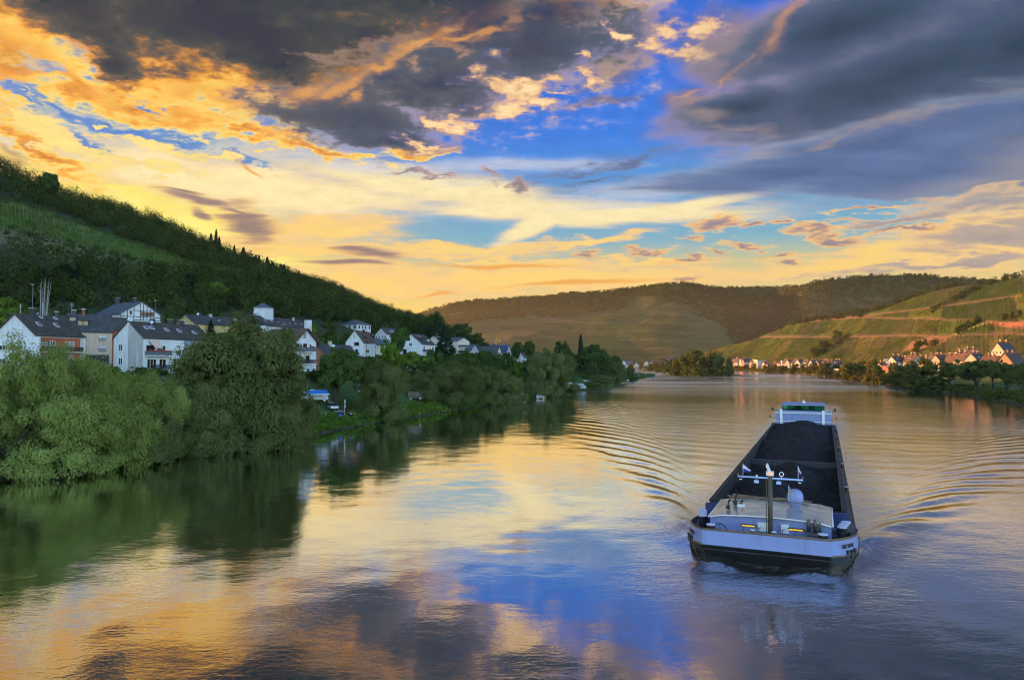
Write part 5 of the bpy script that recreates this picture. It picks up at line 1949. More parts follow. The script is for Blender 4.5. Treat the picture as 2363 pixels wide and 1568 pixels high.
more_left = [
    # vx, d, z, yaw, w, l, eave, ridge, kind, wall, roof, label
    (868, 312, 17.5, 15, 7.0, 10, 4.6, 7.4, 'y', 'cream', 'bluetile', 'cream house with blue slate roof right of the steep white gable'),
    (893, 380, 26.5, 40, 10.0, 11, 2.6, 6.2, 'y', 'white', 'slate', 'white gabled house with a row of shiny roof windows'),
    (1016, 372, 19.0, 20, 8.0, 9, 6.0, 9.0, 'y', 'cream', 'bluetile', 'cream gable peeping out behind the white house with yellow parasol'),
    (1056, 398, 17.4, 30, 9.0, 12, 8.6, 10.6, 'x', 'cream', 'bluetile', 'cream flats with stacked dark balconies behind the black fir'),
    (1086, 402, 16.0, 20, 7.5, 12, 4.6, 8.2, 'x', 'grey', 'bluetile', 'low grey house with steep blue roof right of the black fir'),
    (1143, 408, 13.0, 25, 17.0, 10, 4.0, 10.4, 'x', 'cream', 'slate', 'wide dark slate roof with white gable end, end of the left village'),
    (1168, 448, 14.0, 22, 13.0, 9, 5.6, 11.2, 'x', 'cream', 'bluetile', 'house whose roof is covered with blue solar panels'),
    (1196, 470, 13.0, 20, 9.0, 9, 5.4, 9.2, 'x', 'salmon', 'tile', 'brown house with wooden balcony right of the solar roof'),
    (1208, 440, 11.0, 15, 3.8, 8, 6.4, 9.4, 'y', 'white', 'tile', 'narrow white gable at the end of the left village'),
    (1262, 520, 13.0, 20, 12.0, 9, 4.4, 7.8, 'x', 'beige', 'tile', 'low brown roofs behind the round trees on the spit'),
    (975, 452, 24.0, 20, 8.0, 9, 2.5, 5.5, 'y', 'white', 'slate', 'small white house half hidden under the end of the hill'),
]
for vx_, d_, z_, yaw_, w_, l_, e_, r_, k_, wl_, rf_, lab_ in more_left:
    x, y = xy(vx_, d_)
    h = House('village_house', lab_, 'house', x, y, z_, yaw_, w_, l_, e_, r_, k_, wl_, rf_, 0.4, group='houses of the left village')
    for u in np.arange(1.4, w_ - 0.8, 2.4):
        h.win('F', float(u), min(e_ - 1.2, 4.4), 1.1, 1.3, 'frame', 'pane')
        if e_ > 6:
            h.win('F', float(u), 2.0, 1.1, 1.3, 'frame', 'pane')
    for u in np.arange(1.6, l_ - 0.8, 2.8):
        h.win('R', float(u), min(e_ - 1.2, 4.4), 1.1, 1.3, 'frame', 'pane_dark')
    h.chimney('R' if k_ == 'y' else 'F', 3.0, .93, .8, 1.2, 'slate')
    if 'shiny roof' in lab_:
        for u in (4, 5.4, 6.8, 8.2):
            h.skylight('R', u, .4, 1.0, 2.0)
    if 'stacked dark' in lab_:
        for z in (5.4, 2.2):
            h.balcony('R', 0.5, 9.0, z, 1.6, 'dark', 1.0)
    if 'solar' in lab_:
        p, du, ds, n = h.slope('F', 6.5, 0.5)
        for k in range(6):
            m = MB()
            m.obox(p + du * (-5 + 2 * k) + n * 0.08, du * 0.93, ds * 2.6, n * 0.03)
            m.build('solar_panel', M['solar'], h.root)
    if 'wide dark' in lab_:
        h.skylight('F', 6, .25, 1.2, 1.4)
    if 'wooden balcony' in lab_:
        h.balcony('F', 0.5, 6, 3.0, 1.3, 'brown', 1.0)

# 14: white house with yellow parasol balcony
x, y = xy(974, 330)
h = House('gabled_house', 'white house with dark dormers and yellow parasol on its balcony', 'house', x, y, 17.2, 20, 12.2, 13.4, 5.4, 10.2, 'y', 'white', 'slate', 0.35)
h.win('F', 6.2, 5.4, 1.5, 1.3, 'frame', 'pane_dark')
h.win('F', 2.6, 5.4, 1.5, 1.3, 'frame', 'curtain')
h.win('F', 3.2, 1.6, 1.7, 3.0, 'timber', 'pane_dark', 0, 2)
h.win('F', 6.0, 1.9, 0.6, 1.1, 'frame', 'pane_dark')
h.dormer('R', 3.6, .3, 3.4, 1.5, 2.2, 'timber')
h.dormer('R', 10.6, .2, 2.2, 1.6, 1.8, 'white')
h.balcony('R', 0.6, 9.0, 2.0, 1.8, 'dark', 1.0, True)
h.win('R', 2.0, 3.3, 1.5, 2.1, 'frame', 'pane_dark', 0, 1, 'balcony_door', False)
h.win('R', 11.0, 3.3, 1.8, 2.1, 'frame', 'pane_dark', 0, 1, 'balcony_door', False)
h.skylight('R', 5.6, .78, .6, 1.4)


def parasol(x, y, z, label, hgt=2.2):
    r = thing('parasol', label, 'parasol', (x, y, z))
    m = MB()
    m.tube([(0, 0, 0), (0, 0, hgt)], 0.03, 6)
    m.build('pole', M['zinc'], r)
    m = MB()
    m.lathe((0, 0, 0), [(0.42, 0.7), (0.36, 1.0), (0.22, hgt * .75), (0.05, hgt + .1)], 8)
    m.build('canopy', M['parasol'], r)


bx = h.root.matrix_basis @ Vector((1.0, 6.6, 2.02))
parasol(bx.x, bx.y, bx.z, 'closed yellow parasol on the balcony of the white house')
bx = P(961.5, 812, 318)
parasol(bx.x, bx.y, gz(bx.x, bx.y), 'closed orange parasol in the garden of the white house', 3.4)

# --- village on the right bank and at the far bend
RV = 'houses of the right bank village'
right_list = [
    # vx, d, width px, eave, ridge, kind, wall, roof, label
    (2352, 395, 56, 6.0, 12.0, 'x', 'salmon', 'tile', 'biggest brown roofed house, cut by the right edge of the picture'),
    (2305, 405, 50, 6.0, 12.0, 'y', 'beige', 'tile', 'tall brown roofed gable second from the right edge'),
    (2330, 440, 38, 9.0, 14.5, 'x', 'beige', 'slate', 'high dark roof with chimneys behind the biggest brown roofed house'),
    (2268, 430, 40, 6.0, 11.0, 'x', 'beige', 'slate', 'long dark roof left of the tall brown gable'),
    (2238, 440, 30, 6.5, 11.5, 'y', 'cream', 'tile', 'cream gable under a dark roof, third from the long dark roof'),
    (2212, 450, 30, 6.0, 11.0, 'y', 'white', 'tile', 'white gable in the middle of the row behind the big dark tree'),
    (2184, 460, 38, 6.5, 11.5, 'x', 'cream', 'tile', 'long brown roof with two chimneys above the bank trees'),
    (2152, 475, 26, 5.0, 9.0, 'x', 'beige', 'slate', 'low dark roof between the chalet gable and the long brown roof'),
    (2118, 500, 36, 7.0, 12.6, 'y', 'cream', 'tile', 'chalet gable with brown roof on the right bank'),
    (2078, 525, 30, 9.0, 13.0, 'x', 'white', 'slate', 'white fronted guest house with balconies below the hillside villa'),
    (2056, 500, 14, 5.0, 7.6, 'x', 'pink', 'slate', 'pink red house by the shore trees'),
    (2046, 575, 30, 4.0, 7.0, 'x', 'cream', 'tile', 'low brown roof just under the hillside villa'),
    (1950, 640, 40, 4.0, 5.2, 'flat', 'cream', 'white', 'low flat lit building among golden trees'),
    (1922, 690, 24, 6.5, 11.0, 'y', 'white', 'slate', 'white gable house at the right end of the far row'),
    (1903, 790, 34, 8.0, 13.0, 'x', 'cream', 'slate', 'large slate roofed house at the foot of the vineyard'),
    (1886, 800, 28, 9.0, 14.0, 'x', 'white', 'slate', 'tall white house with stepped slate roof at the foot of the vineyard'),
    (1868, 800, 22, 6.0, 11.5, 'y', 'cream', 'slate', 'steep cream gable below the tall white house'),
    (1851, 850, 16, 5.5, 10.0, 'x', 'white', 'slate', 'small white house below the steep cream gable'),
    (1830, 905, 24, 6.5, 11.0, 'x', 'cream', 'slate', 'cream house with slate roof right of the pointed turret house'),
    (1808, 930, 22, 8.0, 13.5, 'hip', 'cream', 'slate', 'cream house with pointed slate roof in the far row'),
    (1782, 960, 22, 5.0, 8.5, 'x', 'cream', 'slate', 'low house right of the white flat roofed hotel'),
    (1757, 985, 26, 11.0, 12.0, 'flat', 'white', 'white', 'white flat roofed hotel in the far row'),
    (1728, 1020, 30, 7.0, 12.0, 'x', 'pink', 'slate', 'red house with slate roof left of the white hotel'),
    (1706, 1060, 12, 5.0, 12.5, 'y', 'cream', 'slate', 'right one of the two steep gables beside the island'),
    (1696, 1070, 9, 5.0, 12.0, 'y', 'cream', 'slate', 'left one of the two steep gables beside the island'),
    (2255, 480, 22, 7.0, 12.0, 'y', 'cream', 'slate', 'dark gable peering over the long dark roof near the right edge'),
    (2225, 500, 18, 6.5, 11.0, 'x', 'beige', 'tile', 'small brown roof behind the row, between two gables near the right edge'),
    (2165, 520, 18, 7.0, 11.5, 'y', 'beige', 'slate', 'narrow dark gable behind the long brown roof with two chimneys'),
    (2135, 540, 16, 6.0, 10.0, 'x', 'cream', 'tile', 'small brown roof up the slope right of the chalet gable'),
    (2098, 520, 16, 7.0, 11.0, 'y', 'cream', 'tile', 'narrow cream gable between the chalet gable and the guest house'),
    (2140, 440, 16, 4.0, 7.0, 'x', 'white', 'tile', 'low white house among the shore trees below the chalet gable'),
    (1985, 610, 16, 5.0, 9.0, 'y', 'cream', 'tile', 'small lit gable among golden trees left of the hillside villa'),
    (1938, 730, 16, 6.0, 10.0, 'x', 'cream', 'slate', 'small slate roof right of the white gable house in the far row'),
    (1912, 760, 14, 6.0, 11.0, 'y', 'beige', 'slate', 'narrow beige gable left of the white gable house in the far row'),
    (1860, 880, 12, 5.0, 9.0, 'y', 'beige', 'slate', 'narrow beige gable in front of the steep cream one'),
    (1841, 900, 14, 7.0, 11.0, 'y', 'cream', 'slate', 'cream gable right of the cream slate roofed house in the far row'),
    (1820, 940, 12, 7.0, 12.0, 'y', 'beige', 'slate', 'beige gable beside the pointed slate roof in the far row'),
    (1795, 970, 12, 6.0, 10.5, 'y', 'cream', 'tile', 'small brown gable left of the pointed slate roof in the far row'),
    (1770, 1000, 12, 6.0, 10.0, 'x', 'beige', 'slate', 'beige house touching the right side of the flat roofed hotel'),
    (1742, 1020, 12, 7.0, 11.0, 'y', 'cream', 'tile', 'cream gable touching the left side of the flat roofed hotel'),
    (1716, 1050, 12, 6.0, 11.0, 'x', 'beige', 'slate', 'beige house between the red house and the two steep gables'),
]
for vx_, d_, wp_, e_, r_, k_, wl_, rf_, lab_ in right_list:
    d_ = max(d_, float(np.interp(vx_, [1590, 1700, 1850, 2000, 2170], [1210, 1080, 825, 508, 336])) + 62)
    x, y = xy(vx_, d_)
    w_ = wp_ * d_ / FPX * 0.8
    l_ = 9.0
    e_, r_ = e_ * 0.92, r_ * 0.92
    rvr = random.Random(int(vx_ * 7))
    z_ = gz(x, y)
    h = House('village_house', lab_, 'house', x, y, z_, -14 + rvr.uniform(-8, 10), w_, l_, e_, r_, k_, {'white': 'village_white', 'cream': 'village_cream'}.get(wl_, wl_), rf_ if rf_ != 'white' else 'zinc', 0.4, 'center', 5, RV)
    zs = [z for z in (1.6, 4.4, 7.2, 10.0) if z < e_ - 0.9]
    for z in zs:
        for u in np.arange(1.5, w_ - 0.9, 2.5):
            h.win('F', float(u), z, 1.1, 1.4, 'frame', 'pane_dark', 0, 0)
        for u in np.arange(1.5, l_ - 0.9, 2.5):
            h.win('L', float(u), z, 1.1, 1.4, 'frame', 'pane_dark', 0, 0)
    if k_ == 'y':
        h.win('F', w_ / 2, e_ + 1.0, 1.1, 1.3, 'frame', 'pane_dark', 0, 0)
    if k_ in 'xy':
        h.chimney('L' if k_ == 'y' else 'F', rvr.uniform(1.5, 3), .95, .9, 1.4, 'brick')
        h.chimney('L' if k_ == 'y' else 'F', rvr.uniform(5, 7), .95, .9, 1.4, 'brick')
        if rvr.random() < 0.6:
            h.dormer('L' if k_ == 'y' else 'F', min(w_, l_) / 2, .3, 2.2, 1.4, 1.8, 'white', rf_)
    if 'balconies' in lab_ or 'hotel' in lab_:
        for z in zs[1:]:
            h.balcony('F', 0.4, w_ - 0.4, z - 1.3, 1.3, 'frame', 0.9)
    if 'hip' == k_:
        h.panel('turret', 'F', 1, 3.4, 0, e_ + 4.5, 'cream', 2.0)

# villa on the hillside
x, y = xy(2062, 600)
z_ = gz(x, y + 6)
h = House('hillside_villa', 'white flat villa standing alone on the vineyard slope', 'villa', x, y, z_ + 0.5, 25, 13, 12, 7.5, 8.6, 'shed', 'white', 'zinc', 0.3, 'center', 7)
h.panel('lit_wing', 'L', 2, 14, -3, 4.0, 'white', 4.0)
for u in (2, 4.5, 7, 9.5):
    h.win('L', u, 5.4, 1.4, 1.8, 'frame', 'pane')
h.win('F', 6, 5.6, 6.5, 1.0, 'greymetal', 'pane_dark', 0, 2)
h.panel('side_wall', 'R', 0.5, 22, 1.5, 6.6, 'grey', 0.5)
h.panel('chimney_block', 'F', 4.5, 5.5, 7.5, 9.8, 'white', 1.0, None, -2.0)

FV = 'houses of the village at the far bend'
far_list = [
    (1443, 1560, 34, 7, 14, 'x', 'grey', 'bluetile', 'long grey roofed church hall of the far village'),
    (1440, 1535, 9, 8, 15, 'y', 'white', 'bluetile', 'pointed white gable of the far village church'),
    (1469, 1530, 10, 5, 11, 'y', 'cream', 'bluetile', 'small pale gable right of the far church'),
    (1492, 1520, 18, 6, 13, 'y', 'cream', 'tile', 'cream gable in the middle of the far village'),
    (1513, 1510, 18, 7, 12, 'x', 'white', 'tile', 'white house with brown roof in the far village'),
    (1536, 1520, 20, 9, 15, 'x', 'cream', 'tile', 'tallest brown roof at the right end of the far village'),
    (1552, 1540, 12, 5, 10, 'x', 'cream', 'slate', 'low roof behind the island trees in the far village'),
]
for vx_, d_, wp_, e_, r_, k_, wl_, rf_, lab_ in far_list:
    x, y = xy(vx_, d_)
    w_ = wp_ * d_ / FPX
    h = House('village_house', lab_, 'house', x, y, gz(x, y), 5, w_, 11, e_, r_, k_, wl_, rf_, 0.4, 'center', 4, FV)
    for u in np.arange(2, w_ - 1.5, 3.2):
        h.win('F', float(u), e_ - 2.0, 1.4, 1.7, 'frame', 'pane_dark', 0, 0)
    h.chimney('L' if k_ == 'y' else 'F', 3, .95, 1.0, 1.6, 'brick')
for k, (vx_, d_, vt_, w_) in enumerate([(1455, 1500, 838, 16), (1480, 1498, 836, 12), (1505, 1495, 836, 14), (1527, 1490, 826, 14), (1545, 1495, 832, 16), (1432, 1500, 835, 14), (1418, 1500, 828, 16)]):
    tree('farbroad', vx_, d_, vt_, w_, ['dark tree under the far church hall', 'tree between church gable and cream gable of the far village', 'tree before the white house of the far village', 'tall tree before the tallest brown roof of the far village',
         'round tree at the right end of the far village', 'tree left of the far church gable', 'tree at the left end of the far village'][k], group='trees at the far bend')

for k, (vx_, dd_, vt_, w_, lab) in enumerate([
    (1699, 20, 843, 14, 'small tree before the two steep gables beside the island'), (1720, 18, 842, 16, 'bush tree before the red house of the far row'),
    (1741, 22, 838, 14, 'tree before the cream gable left of the flat roofed hotel'), (1766, 16, 842, 16, 'tree before the right side of the flat roofed hotel'),
    (1789, 20, 840, 18, 'tree before the small brown gable of the far row'), (1812, 18, 843, 16, 'tree below the pointed slate roof'),
    (1835, 20, 838, 18, 'tree before the cream slate roofed house of the far row'), (1856, 22, 840, 18, 'tree below the small white house of the far row'),
    (1880, 24, 836, 22, 'tree below the tall white house of the far row'), (1897, 20, 842, 18, 'round tree below the large slate roofed house'),
    (1925, 24, 838, 26, 'golden tree before the white gable at the end of the far row'), (1950, 22, 846, 24, 'low tree before the low flat lit building'),
    (1985, 26, 838, 26, 'tree before the small lit gable left of the hillside villa'), (2030, 30, 842, 30, 'golden tree before the low brown roof under the villa'),
    (2060, 34, 838, 24, 'tree beside the pink red house'), (2100, 40, 836, 30, 'tree before the narrow cream gable of the right village'),
    ]):
    sh_ = float(np.interp(vx_, [1590, 1700, 1850, 2000, 2170, 2363], [1210, 1080, 825, 508, 336, 229]))
    tree('farbroad' if vx_ < 2100 else 'fardark', vx_, sh_ + dd_, vt_, w_, lab, group=RB)
# ---------------------------------------------------------------- the coal barge
def stained(name, rgb, stain, rough=0.45, amt=0.5):
    """painted steel with rust runs, scrapes and plate seams"""
    t = NT(name)
    v = t.coord()
    run = t.noise(1.0, 4, 0.6, t.coord('Object', (2.6, 2.6, 0.35)))
    scr = t.noise(1.0, 5, 0.7, t.coord('Object', (0.5, 0.5, 5.0)))
    c_ = t.mix(t.rng(run, 0.56, 0.74, 0.0, amt), (*rgb, 1), (*stain, 1))
    c_ = t.mix(t.rng(scr, 0.60, 0.72, 0.0, amt * 0.8), c_, (*[q * 0.6 for q in rgb], 1))
    c_ = t.mix(t.rng(t.noise(0.7, 4, 0.6, v), 0.35, 0.7, 0.0, 0.25), c_, (*[q * 0.75 for q in rgb], 1))
    t.s(t.b.inputs['Base Color'], c_)
    t.b.inputs['Roughness'].default_value = rough
    t.bump(t.noise(1.2, 3, 0.5, v), 0.35, 0.04)
    return t.m


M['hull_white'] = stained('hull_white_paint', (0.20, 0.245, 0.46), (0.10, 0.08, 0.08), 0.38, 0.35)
M['hull_black'] = stained('hull_black_paint', (0.012, 0.011, 0.011), (0.050, 0.024, 0.014), 0.5, 0.6)
M['deck_grey'] = plain('deck_grey_paint', (0.11, 0.11, 0.12), 0.6, 0, 0.35, 0.8)
M['side_deck'] = plain('worn_side_deck', (0.17, 0.13, 0.105), 0.8, 0, 0.35, 0.7)
M['rail_brown'] = plain('brown_rail_paint', (0.15, 0.095, 0.045), 0.45, 0.2, 0.35, 1.0)
M['coaming'] = plain('coaming_paint', (0.026, 0.022, 0.021), 0.65, 0, 0.4, 0.5)
M['navy'] = plain('navy_paint', (0.018, 0.030, 0.125), 0.5, 0, 0.3, 0.8)
M['cabin_roof'] = plain('wet_cabin_roof', (0.30, 0.29, 0.29), 0.16, 0, 0.35, 0.35, 1.0)
M['winch'] = plain('winch_grey', (0.085, 0.095, 0.115), 0.5, 0.2, 0.3, 2.0)
M['rope'] = plain('mooring_rope', (0.30, 0.20, 0.09), 0.9, 0, 0.3, 4.0)
M['bollard_cap'] = plain('bollard_cap_white', (0.50, 0.51, 0.66), 0.5, 0, 0.1, 1.0)
M['mast'] = plain('mast_paint', (0.060, 0.050, 0.038), 0.4, 0.2, 0.25, 1.0)
M['yard'] = plain('yard_blue_paint', (0.36, 0.46, 0.72), 0.4, 0.1, 0.1, 1.0)
M['plank'] = plain('old_planks', (0.26, 0.17, 0.10), 0.9, 0, 0.5, 3.0)
M['flag_white'] = plain('flag_white', (0.62, 0.60, 0.66), 0.9, 0, 0.1, 1.0)
M['flag_blue'] = plain('flag_blue', (0.045, 0.040, 0.26), 0.9, 0, 0.1, 1.0)
M['flag_grey'] = plain('weathered_flag', (0.30, 0.29, 0.27), 0.9, 0, 0.3, 3.0)
M['red_lamp'] = plain('red_lens', (0.55, 0.02, 0.02), 0.3)


def lamp_mat(name, rgb, strength):
    t = NT(name)
    t.b.inputs['Base Color'].default_value = (*rgb, 1)
    t.b.inputs['Emission Color'].default_value = (*rgb, 1)
    t.b.inputs['Emission Strength'].default_value = strength
    return t.m


M['orange_lamp'] = lamp_mat('lit_signal_lamp', (1.0, 0.22, 0.02), 0.30)
M['tube_lamp'] = lamp_mat('lit_deck_light', (1.0, 0.62, 0.05), 0.12)
t = NT('coal')
v = t.coord()
t.s(t.b.inputs['Base Color'], t.mix(t.rng(t.noise(3.0, 6, 0.75, v), 0.35, 0.7), (0.006, 0.006, 0.007, 1), (0.026, 0.024, 0.027, 1)))
t.b.inputs['Roughness'].default_value = 0.6
t.b.inputs['Specular IOR Level'].default_value = 0.35
t.bump(t.noise(4.5, 6, 0.8, v), 1.0, 0.35)
M['coal'] = t.m
t = NT('green_glass')
tr = t.n('ShaderNodeBsdfTransparent')
tr.inputs[0].default_value = (0.10, 0.62, 0.40, 1)
gl = t.n('ShaderNodeBsdfGlossy')
gl.inputs['Roughness'].default_value = 0.05
gl.inputs['Color'].default_value = (0.4, 0.7, 0.6, 1)
ms = t.n('ShaderNodeMixShader')
ms.inputs[0].default_value = 0.10
t.t.links.new(tr.outputs[0], ms.inputs[1])
t.t.links.new(gl.outputs[0], ms.inputs[2])
t.t.links.new(ms.outputs[0], t.t.nodes['Material Output'].inputs[0])
M['green_glass'] = t.m

barge = thing('cargo_barge', 'long black and white river barge loaded with coal, coming towards the bridge', 'barge', BO, -BYAW)
barge.scale = (BS, BS, BS)
# outlines in (y along, half width, z): bulwark top, paint line, waterline, below
TOPL = [(-11.0, 3.9, 3.45), (-9.9, 4.55, 3.35), (-8.3, 5.05, 3.15), (-6.2, 5.42, 2.85), (-3.6, 5.64, 2.5), (-1.0, 5.7, 2.15), (0.5, 5.7, 2.02), (88, 5.7, 2.02), (92, 5.3, 2.15), (94.5, 4.0, 2.3)]
MIDL = [(-10.95, 3.92, 2.42), (-9.75, 4.65, 2.25), (-8.1, 5.2, 2.0), (-6.0, 5.56, 1.75), (-3.4, 5.7, 1.55), (-1.0, 5.72, 1.4), (0.5, 5.72, 1.35), (88, 5.72, 1.35), (92, 5.35, 1.45), (94.6, 4.05, 1.6)]
WATL = [(-9.1, 3.55, -0.2), (-8.5, 4.3, -0.2), (-7.2, 4.95, -0.2), (-5.4, 5.4, -0.2), (-3.0, 5.66, -0.2), (-1.0, 5.7, -0.2), (0.5, 5.7, -0.2), (88, 5.7, -0.2), (92, 5.2, -0.2), (94.0, 3.6, -0.2)]
LOWL = [(y + 1.0 if y < 0 else y, w * 0.97, -1.6) for y, w, z in WATL]


def outline(L):
    right = [(w, y, z) for y, w, z in L]
    left = [(-w, y, z) for y, w, z in L]
    return right + left[::-1]


def skin(m, A, B, mi_bow, mi_side):
    a, b = outline(A), outline(B)
    n = len(a)
    for i in range(n):
        j = (i + 1) % n
        ys = max(a[i][1], a[j][1])
        m.poly([a[i], a[j], b[j], b[i]], mi_bow if ys <= -0.9 or (i == n - 1) else mi_side)


m = MB()
skin(m, TOPL, MIDL, 0, 1)
skin(m, MIDL, WATL, 1, 1)
skin(m, WATL, LOWL, 1, 1)
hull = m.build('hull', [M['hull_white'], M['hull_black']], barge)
m = MB()
pts = outline(TOPL[:6])
m.tube([pts[i] for i in range(5, -1, -1)] + [pts[i] for i in range(len(pts) - 1, len(pts) - 7, -1)], 0.075, 6)
m.build('bulwark_rail', M['rail_brown'], barge, True)
m = MB()
pts = [(w + 0.03, y, z) for w, y, z in outline(MIDL)[:8]]
m.tube(pts, 0.06, 5)
m.tube([(-p[0], p[1], p[2]) for p in pts], 0.06, 5)
m.build('rubbing_strake', M['rail_brown'], hull, True)
m = MB()
fd = [(w - 0.05, y + 0.05, 2.12) for y, w, z in TOPL[:7]]
m.poly(fd + [(-p[0], p[1], p[2]) for p in fd[::-1]])
m.build('foredeck', M['deck_grey'], barge)
m = MB()
for s in (-1, 1):
    x0, x1 = sorted((s * 4.98, s * 5.69))
    m.box(x0, x1, 0.55, 81, 1.9, 2.03)
m.box(-5.6, 5.6, 81.0, 92, 1.9, 2.035)
m.build('side_deck', M['side_deck'], barge)
# hold
m = MB()
for s in (-1, 1):
    x0, x1 = sorted((s * 4.82, s * 4.98))
    m.box(x0, x1, 0.0, 79.4, -0.6, 3.25)
    x0, x1 = sorted((s * 4.72, s * 5.05))
    m.box(x0, x1, 0.0, 79.4, 3.253, 3.33)
m.box(-4.82, 4.82, 79.2, 79.4, -0.6, 3.24)
m.box(-4.82, 4.82, 0.0, 0.2, -0.6, 3.0)
m.box(-4.815, 4.815, 0.2, 79.2, -0.9, -0.6)
for k in range(26):
    for s in (-1, 1):
        x0, x1 = sorted((s * 4.985, s * 5.12))
        m.box(x0, x1, 1.5 + 3 * k, 1.58 + 3 * k, 2.03, 3.25)
m.build('hold_coaming', M['coaming'], barge)
m = MB()
m.box(-4.8, 4.8, 33.6, 34.6, 0.0, 2.35)
m.build('hold_bulkhead', plain('bulkhead', (0.045, 0.043, 0.046), 0.7, 0, 0.3, 0.8), barge)


def coal_heap(label, y0, y1, humps, seed, steep=0.5):
    nx_, ny_ = 90, int((y1 - y0) * 7)
    gx, gy = np.meshgrid(np.linspace(-4.75, 4.75, nx_), np.linspace(y0, y1, ny_), indexing='ij')
    h = np.zeros_like(gx) + 1.75
    for hx, hy, hh, rr_ in humps:
        h = np.maximum(h, hh - steep * np.hypot((gx - hx) * 1.0, (gy - hy) * 0.42) * (1.0 + 0.0 * rr_))
    h = h + 0.20 * fbm(gx / 1.5, gy / 1.5, seed, 4) + 0.13 * np.abs(vnoise(gx / 0.34, gy / 0.34, seed + 5)) + 0.08 * vnoise(gx / 0.17, gy / 0.17, seed + 9)
    h = np.clip(h, 1.55, None)
    me = np_mesh('coal_heap', np.stack([gx, gy, h], -1).reshape(-1, 3), grid_faces(nx_, ny_), M['coal'], True)
    o = link_mesh('coal_heap', me)
    o.location = BO
    o.rotation_euler = (0, 0, -BYAW)
    o.scale = (BS, BS, BS)
    tag(o, label, 'coal heap')


coal_heap('heap of coal in the front half of the barge hold', 0.3, 33.5, [(0.2, 6, 3.2, 0), (-1.2, 14, 3.3, 0), (1.0, 21, 3.4, 0), (0, 29, 2.9, 0)], 41)
coal_heap('heap of coal in the rear half of the barge hold', 34.7, 79.1, [(0, 42, 3.0, 0), (-0.8, 50, 3.6, 0), (0.8, 59, 3.9, 0), (-0.4, 68, 3.9, 0), (0.1, 76.5, 4.1, 0)], 42, 0.27)

# forward cabin
m = MB()
cw, c0, c1 = 3.95, -7.0, -0.4
prof = [(-cw, 2.1), (-cw, 3.45), (-cw * .82, 3.62), (-cw * .4, 3.72), (0, 3.75), (cw * .4, 3.72), (cw * .82, 3.62), (cw, 3.45), (cw, 2.1)]
for ya in (c0, c1):
    m.poly([(x_, ya, z_) for x_, z_ in prof])
m.poly([(-cw, c0, 2.1), (-cw, c1, 2.1), (-cw, c1, 3.45), (-cw, c0, 3.45)])
m.poly([(cw, c0, 2.1), (cw, c1, 2.1), (cw, c1, 3.45), (cw, c0, 3.45)])
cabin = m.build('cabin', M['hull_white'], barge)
m = MB()
for i in range(1, 7):
    (xa, za), (xb, zb) = prof[i], prof[i + 1]
    ea = 0.12 if i == 1 else 0
    eb = 0.12 if i == 6 else 0
    m.poly([(xa - ea, c0 - .12, za + .03), (xb + eb, c0 - .12, zb + .03), (xb + eb, c1 + .1, zb + .03), (xa - ea, c1 + .1, za + .03)])
    m.poly([(xa - ea, c0 - .12, za + .03), (xb + eb, c0 - .12, zb + .03), (xb + eb, c0 - .12, zb - .06), (xa - ea, c0 - .12, za - .06)])
m.build('cabin_roof', M['cabin_roof'], cabin)
m = MB()
for s in (-1, 1):
    m.tube([(s * (cw + .1), c0 - .1, 3.46), (s * (cw + .1), c1, 3.46)], 0.05, 6)
m.tube([(-cw, c0 - .13, 3.46), (-cw * .82, c0 - .13, 3.62), (-cw * .4, c0 - .13, 3.72), (0, c0 - .13, 3.75), (cw * .4, c0 - .13, 3.72), (cw * .82, c0 - .13, 3.62), (cw, c0 - .13, 3.46)], 0.05, 6)
m.build('gutter', M['frame'], cabin, True)
for x_ in (-1.35, 1.75):
    m = MB()
    m.box(x_ - .42, x_ + .42, c0 - .16, c0 - .02, 3.02, 3.12)
    m.build('deck_light', M['tube_lamp'], cabin)
    m = MB()
    m.box(x_ - .5, x_ + .5, c0 - .26, c0 - .02, 3.13, 3.16)
    m.build('light_hood', M['dark'], cabin)
for x_, w_ in ((-0.4, .32), (1.05, .26)):
    m = MB()
    m.box(x_ - w_, x_ + w_, c0 - .10, c0 - .005, 2.75, 3.35)
    m.build('wall_locker', M['frame'], cabin)
m = MB()
m.box(3.955, 3.99, -5.6, -4.9, 2.3, 3.4)
m.build('cabin_door', M['bluegrey'], cabin)
m = MB()
m.box(3.96, 4.0, -3.4, -2.6, 2.7, 3.3)
m.build('cabin_window', M['pane_dark'], cabin)
for s in (-1, 1):
    m = MB()
    x0, x1 = sorted((s * 4.05, s * 5.2))
    m.box(x0, x1, -0.9, -0.55, 2.12, 3.2)
    m.build('navy_bulkhead', M['navy'], barge)
    m = MB()
    m.box(min(s * 4.3, s * 4.9), max(s * 4.3, s * 4.9), -3.2, -2.2, 2.12, 2.75)
    m.build('navy_locker', M['navy'], barge)

# roof fittings
m = MB()
m.lathe((1.55, -2.3, 3.7), [(0.36, 0.0), (0.36, 0.12), (0.50, 0.3), (0.56, 0.42), (0.57, 0.46), (0.57, 0.8), (0.53, 1.0), (0.42, 1.18), (0.24, 1.3), (0.04, 1.35)], 24)
rd = m.build('radome', M['hull_white'], barge, True)
m = MB()
m.lathe((1.55, -2.3, 3.7), [(0.585, 0.40), (0.60, 0.42), (0.60, 0.46), (0.585, 0.48)], 24)
m.build('radome_band', M['greymetal'], rd, True)
for x_, hgt in ((2.55, .85), (2.95, .85), (3.25, .7)):
    m = MB()
    r_ = .13 if hgt > .8 else .08
    m.lathe((x_, c0 - .32, 3.05), [(r_, 0), (r_, hgt * .75), (r_ * .6, hgt * .82), (r_ * .75, hgt * .9), (r_ * .5, hgt)], 10)
    m.build('vent_pipe', M['mast'], barge, True)
m = MB()
m.box(2.3, 3.45, c0 - .5, c0 - .13, 2.85, 3.05)
